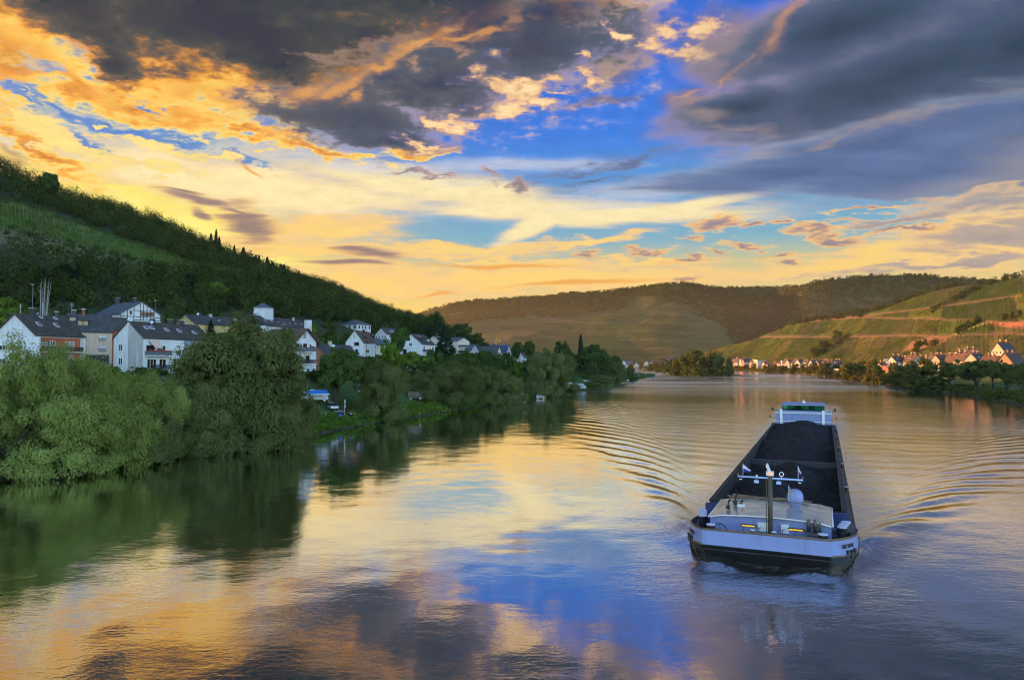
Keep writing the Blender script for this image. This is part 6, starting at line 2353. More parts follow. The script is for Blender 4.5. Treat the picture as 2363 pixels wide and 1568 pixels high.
m.build('pipe_shelf', M['deck_grey'], barge)
for x_, y_, hh in ((-2.9, -5.2, .8), (-2.6, -3.4, .9), (-2.2, -3.2, .45)):
    m = MB()
    z_ = 3.62
    m.tube([(x_, y_, z_), (x_, y_, z_ + hh * .7), (x_ + .1, y_, z_ + hh)], [.07, .06, .09], 7)
    m.box(x_ - .18, x_ + .12, y_ - .1, y_ + .1, z_ + hh * .15, z_ + hh * .45)
    m.build('roof_ventilator', M['dark'], barge)
m = MB()
m.box(-2.4, -1.9, -3.9, -3.5, 3.62, 3.85)
m.build('roof_box', M['frame'], barge)
pr_ = random.Random(9)
m = MB()
for k in range(34):
    x_ = pr_.uniform(-3.2, 2.6)
    L_ = pr_.uniform(.3, 1.0)
    z_ = 3.72 + pr_.uniform(0, .22)
    y_ = pr_.uniform(-.75, -.1)
    a_ = pr_.uniform(-.12, .12)
    m.obox((x_, y_, z_), (L_ * math.cos(a_), L_ * math.sin(a_), pr_.uniform(-.03, .03)), (-.07 * math.sin(a_), .07 * math.cos(a_), 0), (0, 0, .03))
o = m.build('plank_pile', [M['plank']])
o.location = BO
o.rotation_euler = (0, 0, -BYAW)
o.scale = (BS, BS, BS)
tag(o, 'pile of old planks on the rear edge of the barge cabin roof', 'planks')

# mast
mx, my = 0.16, -7.75
m = MB()
m.tube([(mx, my, 2.1), (mx, my, 6.75)], [.17, .15], 12)
m.box(mx - .28, mx + .28, my - .28, my + .28, 2.1, 2.75)
mast = m.build('mast', M['mast'], barge, False)
m = MB()
m.tube([(mx - .26, my, 2.9), (mx - .24, my, 6.4)], .03, 5)
m.build('mast_cable', M['rail_brown'], mast)
m = MB()
m.tube([(-1.95, my, 6.55), (2.25, my, 6.55)], .065, 8)
m.build('yard', M['yard'], mast, True)
m = MB()
m.obox((mx, my, 6.88), (.24, 0, 0), (0, .2, 0), (0, 0, .14))
m.obox((mx - .1, my, 7.22), (.10, .03, -.27), (0, .55, 0), (.035, 0, .012))
m.build('radar_scanner', M['frame'], mast)
m = MB()
m.lathe((mx + .02, my - .24, 6.80), [(.06, 0), (.085, .04), (.085, .14), (.05, .18)], 10)
m.build('signal_lamp', M['orange_lamp'], mast)
for x_ in (-1.93, 2.22):
    m = MB()
    m.lathe((x_, my, 6.62), [(.06, 0), (.06, .05), (.05, .06), (.05, .12), (.06, .13), (.06, .18)], 8)
    m.build('navigation_light', M['rail_brown'], mast)
    m = MB()
    m.box(x_ + (.08 if x_ < 0 else -.26), x_ + (.26 if x_ < 0 else -.08), my - .04, my + .04, 6.33, 6.38)
    m.build('lamp_tube', M['frame'], mast)
for x_ in (-.72, .72):
    m = MB()
    m.box(x_ - .15, x_ + .15, my - .1, my + .1, 6.18, 6.36)
    m.tube([(x_, my, 6.36), (x_, my, 6.5)], .02, 4)
    m.build('loudspeaker', M['yard'], mast)
m = MB()
ring = [(0.9 + .13 * math.cos(k * math.pi / 6), my + .08 * math.sin(k * math.pi / 6), 6.86 + .13 * math.sin(k * math.pi / 6)) for k in range(13)]
m.tube(ring, .03, 6, 0, False)
m.tube([(.9, my, 6.55), (.9, my, 6.74)], .03, 5)
m.build('searchlight', M['frame'], mast, True)
m = MB()
m.lathe((-.7, my, 6.6), [(.05, 0), (.07, .06), (.05, .12), (.01, .14)], 8)
m.build('horn', M['frame'], mast, True)


def pennant(label, x_, z0, w_, h_, mats, flip=1):
    r = thing('pennant', label, 'flag', BO + (BR * x_ + BA * my + Vector((0, 0, z0))) * BS, -BYAW)
    r.scale = (BS, BS, BS)
    m = MB()
    m.tube([(0, 0, -.15), (0, 0, h_ + .35)], .012, 5)
    m.build('flag_stick', M['frame'], r)
    m = MB()
    n_ = 8
    for part in (0, 1):
        for k in range(n_):
            ta, tb = k / n_, (k + 1) / n_

            def pt(t_, e_):
                top, bot = h_ + .3 - t_ * h_ * .72, .30 + t_ * .05
                mid = (top + bot) / 2
                lo, hi = ((bot, mid), (mid, top))[part]
                return (flip * t_ * w_, .05 * math.sin(t_ * 7), lo + (hi - lo) * e_)
            m.poly([pt(ta, 0), pt(tb, 0), pt(tb, 1), pt(ta, 1)], part)
    m.build('flag_cloth', mats, r)


pennant('white and blue pennant on the left end of the barge mast', -1.6, 6.55, .52, .55, [M['flag_blue'], M['flag_white']])
pennant('white and blue pennant drooping at the right end of the barge mast', 1.95, 6.55, .2, .6, [M['flag_blue'], M['flag_white']])
pennant('weathered grey flag hanging limp over the coal in front of the heap', 1.35, 5.2, .28, .6, [M['flag_grey'], M['flag_grey']])

# winches
m = MB()
for x_ in (-1.9, -1.1, .2, .9, 1.7):
    m.box(x_ - .16, x_ + .16, -9.1, -8.5, 2.12, 2.85)
wn_o = m.build('winch_frame', M['winch'], barge)
m = MB()
for xa, xb, rr_ in ((-1.74, -1.26, .3), (.36, .74, .26), (1.06, 1.54, .3)):
    m.tube([(xa, -8.8, 2.62), (xb, -8.8, 2.62)], rr_, 14)
m.tube([(-2.25, -8.8, 2.62), (2.05, -8.8, 2.62)], .1, 8)
for x_ in (-2.2, -2.06, 1.9, 2.05):
    m.tube([(x_ - .03, -8.8, 2.62), (x_ + .03, -8.8, 2.62)], .36, 14)
m.build('winch_drum', M['winch'], wn_o)
m = MB()
m.tube([(-.9, -8.8, 2.62), (.0, -8.8, 2.62)], .28, 14)
m.build('rope_drum', M['rope'], wn_o)
m = MB()
for x_ in (-1.55, -.55, .95, 1.75):
    m.tube([(x_, -8.6, 2.8), (x_, -8.4, 3.25)], .025, 5)
    m.tube([(x_ - .18, -8.4, 3.30), (x_, -8.4, 3.22), (x_ + .18, -8.4, 3.30)], .022, 5)
m.build('brake_lever', M['dark'], wn_o)
for x_, yy_, tl in ((-3.05, -8.6, .45), (3.0, -8.9, -.1)):
    m = MB()
    rr_ = .58
    u_ = Vector((math.cos(tl), math.sin(tl) * -1, 0))
    w_ = Vector((0, .18, .98))
    cn = Vector((x_, yy_, 2.78))
    m.tube([cn + (u_ * math.cos(k * math.pi / 12) + w_ * math.sin(k * math.pi / 12)) * rr_ for k in range(25)], .035, 6, 0, False)
    for k in range(5):
        a_ = k * 2 * math.pi / 5 + .4
        m.tube([cn, cn + (u_ * math.cos(a_) + w_ * math.sin(a_)) * rr_], .024, 5)
    m.tube([cn, (x_, yy_ + .15, 2.12)], .05, 6)
    m.build('hand_wheel', M['dark'], barge, True)


def bollard(x_, y_, r_, h_, z_=2.1):
    m = MB()
    m.lathe((x_, y_, z_), [(r_ * .92, 0), (r_ * .88, h_ * .8), (r_ * 1.06, h_ * .9), (r_ * 1.06, h_ - .02)], 14)
    b = m.build('bollard', M['hull_black'], barge, False)
    m = MB()
    m.lathe((x_, y_, z_ + h_ - .02), [(r_ * 1.08, 0), (r_ * 1.08, .05), (r_ * .9, .07)], 14)
    m.build('bollard_cap', M['bollard_cap'], b, False)


for s in (-1, 1):
    for k in range(4):
        bollard(s * (4.62 + .10 * k), -5.9 + .62 * k, .30, 1.15)
    bollard(s * 3.45, -10.2, .28, 1.5)
    for y_ in (16, 33, 50, 66, 79):
        bollard(s * 5.42, y_, .13, .5, 2.03)
for x_ in (-.75, .55):
    bollard(x_, -10.55, .14, 1.42, 2.12)
for s in (-1, 1):
    for y_, w_, z_ in ((-9.2, 4.86, 2.3), (-8.5, 5.1, 2.2), (-7.6, 5.32, 2.1)):
        m = MB()
        m.lathe((s * (w_ + .02), y_, z_ - .3), [(.10, 0), (.10, .42), (.14, .46), (.14, .5)], 9)
        m.build('hull_bollard', M['hull_black'], hull)
# guard rail along the side decks
m = MB()
for s in (-1, 1):
    m.tube([(s * 5.62, 0.8, 2.1), (s * 5.62, 40, 2.1), (s * 5.62, 80, 2.1)], .035, 5)
m.build('deck_edge', M['rail_brown'], barge)
# ship's name on both bows
for s in (1, -1):
    cu = bpy.data.curves.new('ship_name', 'FONT')
    cu.body = 'TURBO TRANSIT'
    cu.size = 0.36
    cu.extrude = 0.01
    cu.align_x = cu.align_y = 'CENTER'
    tmp = bpy.data.objects.new('tmp', cu)
    col.objects.link(tmp)
    me = bpy.data.meshes.new_from_object(tmp.evaluated_get(bpy.context.evaluated_depsgraph_get()))
    bpy.data.objects.remove(tmp)
    me.materials.clear()
    me.materials.append(M['dark'])
    o = link_mesh('ship_name', me, hull)
    a_, b_ = Vector((s * 4.60, -9.85, 2.85)), Vector((s * 5.08, -8.2, 2.62))
    du = (b_ - a_).normalized() * s
    up_ = Vector((-s * .10, 0, 1))
    up_ = (up_ - du * up_.dot(du)).normalized()
    nn = du.cross(up_)
    o.matrix_local = Matrix.Translation((a_ + b_) / 2 + nn * .06) @ Matrix((du, up_, nn)).transposed().to_4x4()

# stern house and wheelhouse
m = MB()
m.box(-4.65, 4.65, 80.6, 91, 2.03, 5.05)
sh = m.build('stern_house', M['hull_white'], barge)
m = MB()
m.box(-4.7, 4.7, 80.45, 80.6, 3.55, 3.66)
m.box(-4.78, 4.78, 80.38, 91.1, 5.055, 5.16)
for x_ in (-3.7, 3.4):
    m.box(x_ - .22, x_ + .22, 80.3, 80.6, 2.4, 5.7)
m.build('house_trim', M['frame'], sh)
m = MB()
m.box(-3.65, 3.55, 83.0, 88.2, 5.16, 5.42)
wh = m.build('wheelhouse', M['hull_white'], barge)
m = MB()
for x_ in (-3.65, -2.6, -1.5, 0.0, 1.4, 2.5, 3.55):
    m.box(x_ - .06, x_ + .06, 82.98, 83.1, 5.42, 6.42)
    m.box(x_ - .06, x_ + .06, 88.1, 88.22, 5.42, 6.42)
m.box(-3.66, 3.56, 82.97, 83.11, 5.40, 5.48)
m.box(-3.66, 3.56, 82.97, 83.11, 6.36, 6.44)
m.build('window_frame', M['dark'], wh)
m = MB()
for y_ in (83.04, 88.16):
    m.poly([(-3.6, y_, 5.48), (3.5, y_, 5.48), (3.5, y_, 6.36), (-3.6, y_, 6.36)])
for x_ in (-3.62, 3.52):
    m.poly([(x_, 83.1, 5.48), (x_, 88.1, 5.48), (x_, 88.1, 6.36), (x_, 83.1, 6.36)])
m.build('wheelhouse_windows', M['green_glass'], wh)
m = MB()
m.box(-2.2, .2, 84.0, 84.6, 5.42, 5.85)
m.box(.9, 1.8, 85.6, 86.4, 5.42, 6.2)
m.box(-1.2, -.5, 85.6, 86.3, 5.42, 6.1)
m.build('control_desk', M['dark'], wh)
m = MB()
m.poly([(-3.95, 82.5, 6.42), (3.85, 82.5, 6.42), (3.85, 88.7, 6.42), (-3.95, 88.7, 6.42)])
m.poly([(-3.95, 82.5, 6.56), (3.85, 82.5, 6.56), (3.5, 88.7, 6.78), (-3.6, 88.7, 6.78)])
m.poly([(-3.95, 82.5, 6.42), (3.85, 82.5, 6.42), (3.85, 82.5, 6.56), (-3.95, 82.5, 6.56)])
m.poly([(3.85, 82.5, 6.42), (3.85, 88.7, 6.42), (3.5, 88.7, 6.78), (3.85, 82.5, 6.56)])
m.poly([(-3.95, 88.7, 6.42), (-3.95, 82.5, 6.42), (-3.95, 82.5, 6.56), (-3.6, 88.7, 6.78)])
m.build('wheelhouse_roof', M['hull_white'], wh)
m = MB()
m.lathe((0, 86, 6.68), [(.3, 0), (.36, .12), (.3, .3), (.1, .42), (.02, .7)], 12)
m.build('antenna_dome', M['frame'], wh, True)
for s in (-1, 1):
    m = MB()
    m.tube([(s * 4.0, 82.5, 5.3), (s * 5.3, 82.5, 5.45)], .03, 5)
    m.tube([(s * 4.5, 82.5, 5.3), (s * 4.5, 82.5, 6.5)], .035, 5)
    m.box(min(s * 5.15, s * 5.55), max(s * 5.15, s * 5.55), 82.4, 82.6, 5.4, 5.95)
    m.tube([(s * 4.6, 80.4, 4.1), (s * 5.6, 80.4, 4.2), (s * 5.6, 80.4, 4.6)], .04, 5)
    m.build('mirror_bracket', M['dark'], wh)
    m = MB()
    m.lathe((s * 5.6, 80.4, 4.3), [(.12, 0), (.16, .1), (.12, .3)], 8)
    m.build('side_lamp', M['red_lamp' if s > 0 else 'dark'], wh)
    m = MB()
    x0, x1 = sorted((s * 4.75, s * 5.45))
    m.box(x0, x1, 80.6, 81.6, 2.03, 3.1)
    m.build('navy_locker', M['navy'], barge)
m = MB()
m.tube([(-4.6, 82.6, 6.75), (-3.6, 82.7, 6.7)], .05, 5)
m.build('radar_bar', M['dark'], wh)
# ---------------------------------------------------------------- vehicles and small things
M['tyre'] = plain('tyre_rubber', (0.014, 0.014, 0.014), 0.85, 0, 0.2, 3.0)
M['rim'] = plain('wheel_rim', (0.45, 0.46, 0.48), 0.35, 0.7, 0.1, 3.0)
M['car_glass'] = glass('car_glass', (0.02, 0.024, 0.028), 0.05)
M['headlight'] = plain('headlight_glass', (0.75, 0.77, 0.80), 0.15)
PAINT = {k: plain('car_paint_' + k, c_, 0.22, 0.25, 0.05, 1.0) for k, c_ in
         {'dark': (0.030, 0.028, 0.034), 'silver': (0.42, 0.44, 0.47), 'white': (0.74, 0.75, 0.77), 'black': (0.012, 0.012, 0.014), 'grey': (0.14, 0.145, 0.15)}.items()}
M['camper'] = plain('camper_shell', (0.46, 0.47, 0.50), 0.35, 0, 0.08, 0.8)
M['blue_awning'] = plain('blue_awning', (0.018, 0.15, 0.46), 0.7, 0, 0.1, 1.0)
M['blue_plastic'] = plain('blue_plastic', (0.016, 0.10, 0.42), 0.45, 0, 0.1, 1.0)


def wheel(root, x, y, r=0.33, side=1):
    m = MB()
    m.tube([(x - .11, y, r), (x + .11, y, r)], r, 14)
    t_ = m.build('wheel', M['tyre'], root)
    m = MB()
    m.tube([(x + side * .08, y, r), (x + side * .125, y, r)], r * .62, 10)
    m.build('rim', M['rim'], t_)


def car(x, y, yaw, paint, label, kind='estate', cat='car', group=None, L=4.4, W=1.75, lift=0.0, name='parked_car'):
    """nose towards +y of its own frame"""
    r = thing(name, label, cat, (x, y, gz(x, y) + lift), -R(yaw), group)
    p = {'estate': [(-.5, .42), (-.5, .92), (-.485, 1.0), (.22, .98), (.47, .78), (.5, .6), (.5, .35)],
         'van': [(-.5, .45), (-.5, 1.0), (-.49, 1.1), (.30, 1.1), (.48, .92), (.5, .7), (.5, .4)]}[kind]
    m = MB()
    hw = W / 2
    lo = [(-hw, a * L, b) for a, b in p]
    hi = [(hw, a * L, b) for a, b in p]
    m.poly(lo[::-1]); m.poly(hi)
    for i in range(len(p)):
        j = (i + 1) % len(p)
        m.poly([lo[i], lo[j], hi[j], hi[i]])
    m.build('body', PAINT[paint], r)
    roofz = 1.5 if kind == 'estate' else 2.3
    g = {'estate': [(-.485, 1.0), (-.43, roofz - .03), (.05, roofz), (.24, .99)], 'van': [(-.49, 1.1), (-.485, roofz), (.20, roofz), (.34, 1.1)]}[kind]
    m = MB()
    iw = hw - .16 if kind == 'estate' else hw - .05
    lo = [(-(hw if k in (0, 3) else iw), a * L, b + .002) for k, (a, b) in enumerate(g)]
    hi = [(-q[0], q[1], q[2]) for q in lo]
    m.poly(lo[::-1]); m.poly(hi)
    for i in range(3):
        m.poly([lo[i], lo[i + 1], hi[i + 1], hi[i]])
    cb = m.build('cabin_glass', M['car_glass'] if kind == 'estate' else PAINT[paint], r)
    m = MB()
    m.box(-iw - .01, iw + .01, g[1][0] * L, g[2][0] * L, roofz - .02, roofz + .03)
    m.build('roof', PAINT[paint], r)
    if kind == 'van':
        m = MB()
        a0, a1 = Vector((0, g[2][0] * L, roofz - .1)), Vector((0, g[3][0] * L, 1.2))
        m.poly([(-iw + .1, a0.y + .05, a0.z), (iw - .1, a0.y + .05, a0.z), (iw - .1, a1.y + .03, a1.z), (-iw + .1, a1.y + .03, a1.z)])
        m.build('windscreen', M['car_glass'], cb)
    for s in (-1, 1):
        for a in (-.30, .31):
            wheel(r, s * (hw - .1), a * L, .33, s)
        m = MB()
        m.obox((s * hw * .7, L * .5 + .01, .68), (.2, 0, 0), (0, .03, 0), (0, 0, .08))
        m.build('headlight', M['headlight'], r)
    return r


def motorhome(x, y, yaw, label, L=6.2, W=2.2, H=2.9, group=None, caravan=False):
    r = thing('caravan' if caravan else 'motorhome', label, 'caravan' if caravan else 'motorhome', (x, y, gz(x, y)), -R(yaw), group)
    hw = W / 2
    p = [(-.5, .5), (-.5, H - .25), (-.47, H), (.28 if not caravan else .42, H), (.5 if caravan else .36, H - (.5 if not caravan else .9)), (.5, 1.3 if not caravan else .5), (.5, .45)]
    m = MB()
    lo = [(-hw, a * L, b) for a, b in p]
    hi = [(hw, a * L, b) for a, b in p]
    m.poly(lo[::-1]); m.poly(hi)
    for i in range(len(p)):
        j = (i + 1) % len(p)
        m.poly([lo[i], lo[j], hi[j], hi[i]])
    m.build('body', M['camper'], r)
    for s in (-1, 1):
        for a, w_ in ((-.3, .5), (.0, .45), (.2, .3)):
            m = MB()
            m.obox((s * (hw + .01), a * L, H * .62), (.015, 0, 0), (0, w_, 0), (0, 0, .28))
            m.build('window', M['pane_dark'], r)
        m = MB()
        m.obox((s * (hw + .008), 0, H * .40), (.01, 0, 0), (0, L * .42, 0), (0, 0, .06))
        m.build('side_stripe', PAINT['grey'], r)
        for a in ((-.22, .36) if not caravan else (-.05,)):
            wheel(r, s * (hw - .1), a * L, .34, s)
    if not caravan:
        m = MB()
        m.poly([(-hw + .15, .37 * L + .03, H - .6), (hw - .15, .37 * L + .03, H - .6), (hw - .15, .47 * L + .05, 1.45), (-hw + .15, .47 * L + .05, 1.45)])
        m.build('windscreen', M['car_glass'], r)
    m = MB()
    m.box(-.35, .35, -.15 * L, -.02 * L, H + .002, H + .12)
    m.build('roof_hatch', M['frame'], r)
    return r


def on(vx, vy):
    p = seen(vx, vy, 0)
    return p


# camp site by the water
cx_, cy_ = xy(745, 163)
mh = motorhome(cx_ - 2.6, cy_ + 2.2, 60, 'white motorhome with blue awning and satellite dish by the grassy landing', 6.0, 2.2, 2.7)
m = MB()
m.mesh([(1.12, -2.4, 2.75), (1.12, 2.6, 2.75), (3.7, 2.6, 1.85), (3.7, -2.4, 1.85), (1.12, -2.4, 2.71), (1.12, 2.6, 2.71), (3.7, 2.6, 1.81), (3.7, -2.4, 1.81)],
       [(0, 1, 2, 3), (7, 6, 5, 4), (2, 1, 5, 6), (0, 3, 7, 4)])
aw = m.build('awning', M['blue_awning'], mh)
m = MB()
m.box(3.7, 3.76, -2.42, 2.62, 1.76, 1.9)
for y_ in (-2.3, 2.5):
    m.tube([(3.7, y_, 0), (3.7, y_, 1.8)], .03, 5)
m.build('awning_bar', M['frame'], aw)
m = MB()
m.tube([(-.4, -1.6, 2.7), (-.4, -1.6, 3.2)], .04, 6)
m.tube([(-.35, -1.66, 3.5), (-.38, -1.62, 3.44), (-.4, -1.6, 3.40)], [.48, .36, .06], 16)
m.build('satellite_dish', M['zinc'], mh, True)
cx_, cy_ = xy(790, 162)
car(cx_ + .2, cy_ + .6, 105, 'dark', 'dark estate car on the grass right of the blue awning')
cx_, cy_ = xy(767, 163.5)
car(cx_ - .6, cy_ + 2.4, 150, 'silver', 'silver car half hidden between the blue awning and the dark estate car')
fx_, fy_ = xy(796, 161)
fl = thing('flag_pole', 'slim flag pole with red and white flag beside the dark estate car', 'flag', (fx_, fy_, gz(fx_, fy_)))
m = MB()
m.tube([(0, 0, 0), (0, 0, 4.2)], .03, 6)
m.build('pole', M['frame'], fl)
for z0, z1, mt in ((3.5, 4.1, 'flag_white'), (2.9, 3.5, 'redcloth'), (2.4, 2.9, 'flag_white')):
    m = MB()
    m.mesh([(.03, 0, z0), (.22, .06, z0), (.18, .1, z1), (.03, 0, z1)], [(0, 1, 2, 3)])
    m.mesh([(.22, .06, z0), (.26, -.05, z0), (.2, -.02, z1), (.18, .1, z1)], [(0, 1, 2, 3)])
    m.build('flag_cloth', M[mt], fl)
for q, (vx_, lab) in enumerate([(783, 'blue plastic camping chair in front of the dark estate car, left one'), (787, 'blue plastic camping chair in front of the dark estate car, right one')]):
    sx, sy = xy(vx_, 159.5)
    ch = thing('camping_chair', lab, 'chair', (sx, sy, gz(sx, sy)), q * .5)
    m = MB(); m.box(-.27, .27, -.25, .25, .40, .45); m.build('seat', M['blue_plastic'], ch)
    m = MB(); m.box(-.27, .27, .23, .28, .45, .95); m.build('backrest', M['blue_plastic'], ch)
    for lx_ in (-.22, .22):
        for ly_ in (-.2, .22):
            m = MB(); m.tube([(lx_, ly_, 0), (lx_, ly_, .4)], .025, 5); m.build('leg', M['frame'], ch)
sx, sy = xy(748, 158.5)
tb = thing('camping_table', 'small camping table under the blue awning', 'table', (sx, sy, gz(sx, sy)))
m = MB(); m.box(-.6, .6, -.35, .35, .70, .74); m.build('table_top', M['plank'], tb)
for lx_ in (-.5, .5):
    for ly_ in (-.28, .28):
        m = MB(); m.tube([(lx_, ly_, 0), (lx_, ly_, .7)], .025, 5); m.build('leg', M['zinc'], tb)

CS = 'vehicles of the riverside camp site'
for vx_, d_, yaw_, kind, lab in [
    (852, 190, 70, 'mh', 'white motorhome hidden behind the drooping willow'),
    (1192, 268, 70, 'mh', 'white motorhome behind the low round willow'),
    (1235, 292, 75, 'mh', 'motorhome standing left of the brownish loose willow'),
    (1337, 358, 110, 'mh', 'big white motorhome on the bank right of the tall dense willow'),
    (1310, 345, 80, 'mh', 'motorhome glimpsed left of the big white one'),
    (1050, 330, 80, 'cv', 'white caravan roof below the black broad fir'),
]:
    x, y = xy(vx_, d_)
    motorhome(x, y, yaw_, lab, group=CS, caravan=kind == 'cv')
for vx_, d_, yaw_, pt_, kind, lab in [
    (958, 205, 75, 'black', 'van', 'black van parked under the grey willows'),
    (978, 212, 75, 'silver', 'van', 'silver van parked right of the black van'),
    (1245, 280, 60, 'grey', 'estate', 'grey car at the foot of the brownish loose willow'),
    (1378, 425, 100, 'grey', 'estate', 'dark grey car on the lane near the tip of the left bank'),
    (1355, 395, 120, 'white', 'estate', 'white car above the big white motorhome'),
    (1445, 530, 90, 'silver', 'estate', 'silver car near the last willow of the left bank'),
    (922, 268, 70, 'white', 'estate', 'white car at the upper end of the row before the white house'),
    (936, 264, 70, 'white', 'estate', 'white car in the middle of the row before the white house'),
    (953, 260, 70, 'silver', 'estate', 'silver car at the lower end of the row before the white house'),
]:
    x, y = xy(vx_, d_)
    car(x, y, yaw_, pt_, lab, kind, 'van' if kind == 'van' else 'car', CS)
x, y = xy(220, 168)
car(x, y, 60, 'white', 'white car in the yard between the two white gables')
x, y = xy(209, 178)
tr_ = thing('covered_trailer', 'trailer under a blue tarpaulin in the yard between the two white gables', 'trailer', (x, y, gz(x, y)), -R(70))
m = MB(); m.box(-1.0, 1.0, -2.2, 2.2, .5, .9); m.build('trailer_bed', M['greymetal'], tr_)
m = MB()
m.mesh([(-1.05, -2.25, .9), (1.05, -2.25, .9), (1.05, 2.25, .9), (-1.05, 2.25, .9), (-.8, -2.1, 1.7), (.8, -2.1, 1.7), (.8, 2.1, 1.6), (-.8, 2.1, 1.6)], [(4, 5, 6, 7), (0, 1, 5, 4), (1, 2, 6, 5), (2, 3, 7, 6), (3, 0, 4, 7)])
m.build('tarpaulin', M['blue_plastic'], tr_)
for s in (-1, 1):
    wheel(tr_, s * .95, 0, .3, s)
PK = 'cars parked on the right promenade'
for vx_, d_, pt_, lab in [(2293, 298, 'dark', 'dark car, leftmost on the right promenade'), (2312, 296, 'silver', 'silver car beside the leftmost dark car on the promenade'),
                          (2333, 292, 'black', 'black car behind the tree trunk on the promenade'), (2347, 290, 'silver', 'silver car near the right edge of the picture'),
                          (2366, 286, 'white', 'white car cut by the right edge of the picture')]:
    x, y = xy(vx_, d_)
    car(x, y, 100, pt_, lab, group=PK)


def street_lamp(vx, vtop, d, label, h=None):
    a, b = ray(vx, vtop)
    x, y = a * d, d
    z = gz(x, y)
    hh = CAM_H + b * d - z
    r = thing('street_lamp', label, 'street lamp', (x, y, z), 0, 'street lamps of the left village')
    m = MB()
    m.tube([(0, 0, 0), (0, 0, hh - .1)], [.11, .07], 8)
    m.build('lamp_post', M['greymetal'], r)
    m = MB()
    m.box(-.55, .3, -.2, .2, hh - .1, hh + .12)
    m.build('lamp_head', M['zinc'], r)


street_lamp(76, 656, 235, 'street lamp on the left beside the bare poplars')
street_lamp(359.5, 693, 268, 'street lamp right of the half timbered house')
street_lamp(556, 718, 330, 'street lamp behind the school wing')
for vx_, vt_, d_, lab in [(845, 780, 255, 'wooden utility pole beside the steep white gable'), (722, 770, 225, 'utility pole behind the low bungalow roof')]:
    a, b = ray(vx_, vt_)
    x, y = a * d_, d_
    z = gz(x, y)
    hh = CAM_H + b * d_ - z
    r = thing('utility_pole', lab, 'utility pole', (x, y, z))
    m = MB(); m.tube([(0, 0, 0), (0, 0, hh)], [.14, .1], 7); m.build('pole', M['brown'], r)
    m = MB(); m.box(-.9, .9, -.05, .05, hh - .5, hh - .38); m.build('crossarm', M['brown'], r)

# tower crane beyond the left village
a, b = ray(1145, 776)
cd_ = 620.0
x, y = a * cd_, cd_
z = gz(x, y)
r = thing('tower_crane', 'pale tower crane standing before the far hillside', 'crane', (x, y, z), R(10))
hh = CAM_H + b * cd_ - z
m = MB()
for sx in (-.6, .6):
    for sy in (-.6, .6):
        m.tube([(sx, sy, 0), (sx, sy, hh - 3)], .09, 4)
for k in range(int((hh - 3) / 1.5)):
    for s in (-.6, .6):
        m.tube([(-.6, s, k * 1.5), (.6, s, k * 1.5 + 1.5)], .05, 4)
        m.tube([(s, -.6, k * 1.5), (s, .6, k * 1.5 + 1.5)], .05, 4)
m.tube([(0, 0, hh - 3), (0, 0, hh)], .2, 5)
m.build('mast', M['parasol'], r)
m = MB()
for s in (-.5, .5):
    m.tube([(4, s, hh - 3.2), (-11, s, hh - 3.2)], .09, 4)
m.tube([(4, 0, hh - 2.2), (-11, 0, hh - 2.4)], .08, 4)
for k in range(14):
    m.tube([(3 - k, -.5, hh - 3.2), (2.5 - k, 0, hh - 2.3), (2 - k, .5, hh - 3.2)], .05, 4)
m.tube([(0, 0, hh), (-9, 0, hh - 2.4)], .04, 4)
m.tube([(0, 0, hh), (3.8, 0, hh - 2.3)], .04, 4)
m.build('jib', M['parasol'], r)
m = MB()
m.tube([(-4.2, 0, hh - 3.2), (-4.2, 0, hh - 9)], .05, 4)
m.box(-5.2, -3.2, -.6, .6, hh - 10.4, hh - 9)
m.build('load', M['dark'], r)
m = MB()
m.box(2.6, 4.0, -.6, .6, hh - 4.6, hh - 3.2)
m.build('counterweight', M['grey'], r)

# marks in the river
for vx_, vy_, lab, mt in [(2015.6, 879, 'small red buoy off the right bank', 'redcloth')]:
    d_ = CAM_H * FPX / (vy_ - HOR)
    x, y = xy(vx_, d_)
    r = thing('buoy', lab, 'buoy', (x, y, 0))
    m = MB(); m.lathe((0, 0, -.4), [(.3, 0), (.75, .3), (.75, .7), (.45, 1.0), (.3, 1.9), (.05, 2.2)], 12)
    m.build('float', M[mt], r, True)
for vx_, vy_, hh, lab in [(1489.6, 873, 4.2, 'dark mooring post standing in the water off the left spit'), (1474, 874, 3.6, 'dark mooring post right at the tip of the left spit')]:
    d_ = CAM_H * FPX / (vy_ - HOR)
    x, y = xy(vx_, d_)
    r = thing('mooring_post', lab, 'mooring post', (x, y, 0))
    m = MB(); m.tube([(0, 0, -2), (0, 0, hh)], .22, 8); m.build('post', M['navy'], r)
    m = MB(); m.lathe((0, 0, hh - .05), [(.3, 0), (.3, .25), (.1, .5)], 8); m.build('post_cap', M['frame'], r)
# --- woods and vines that read as one mass


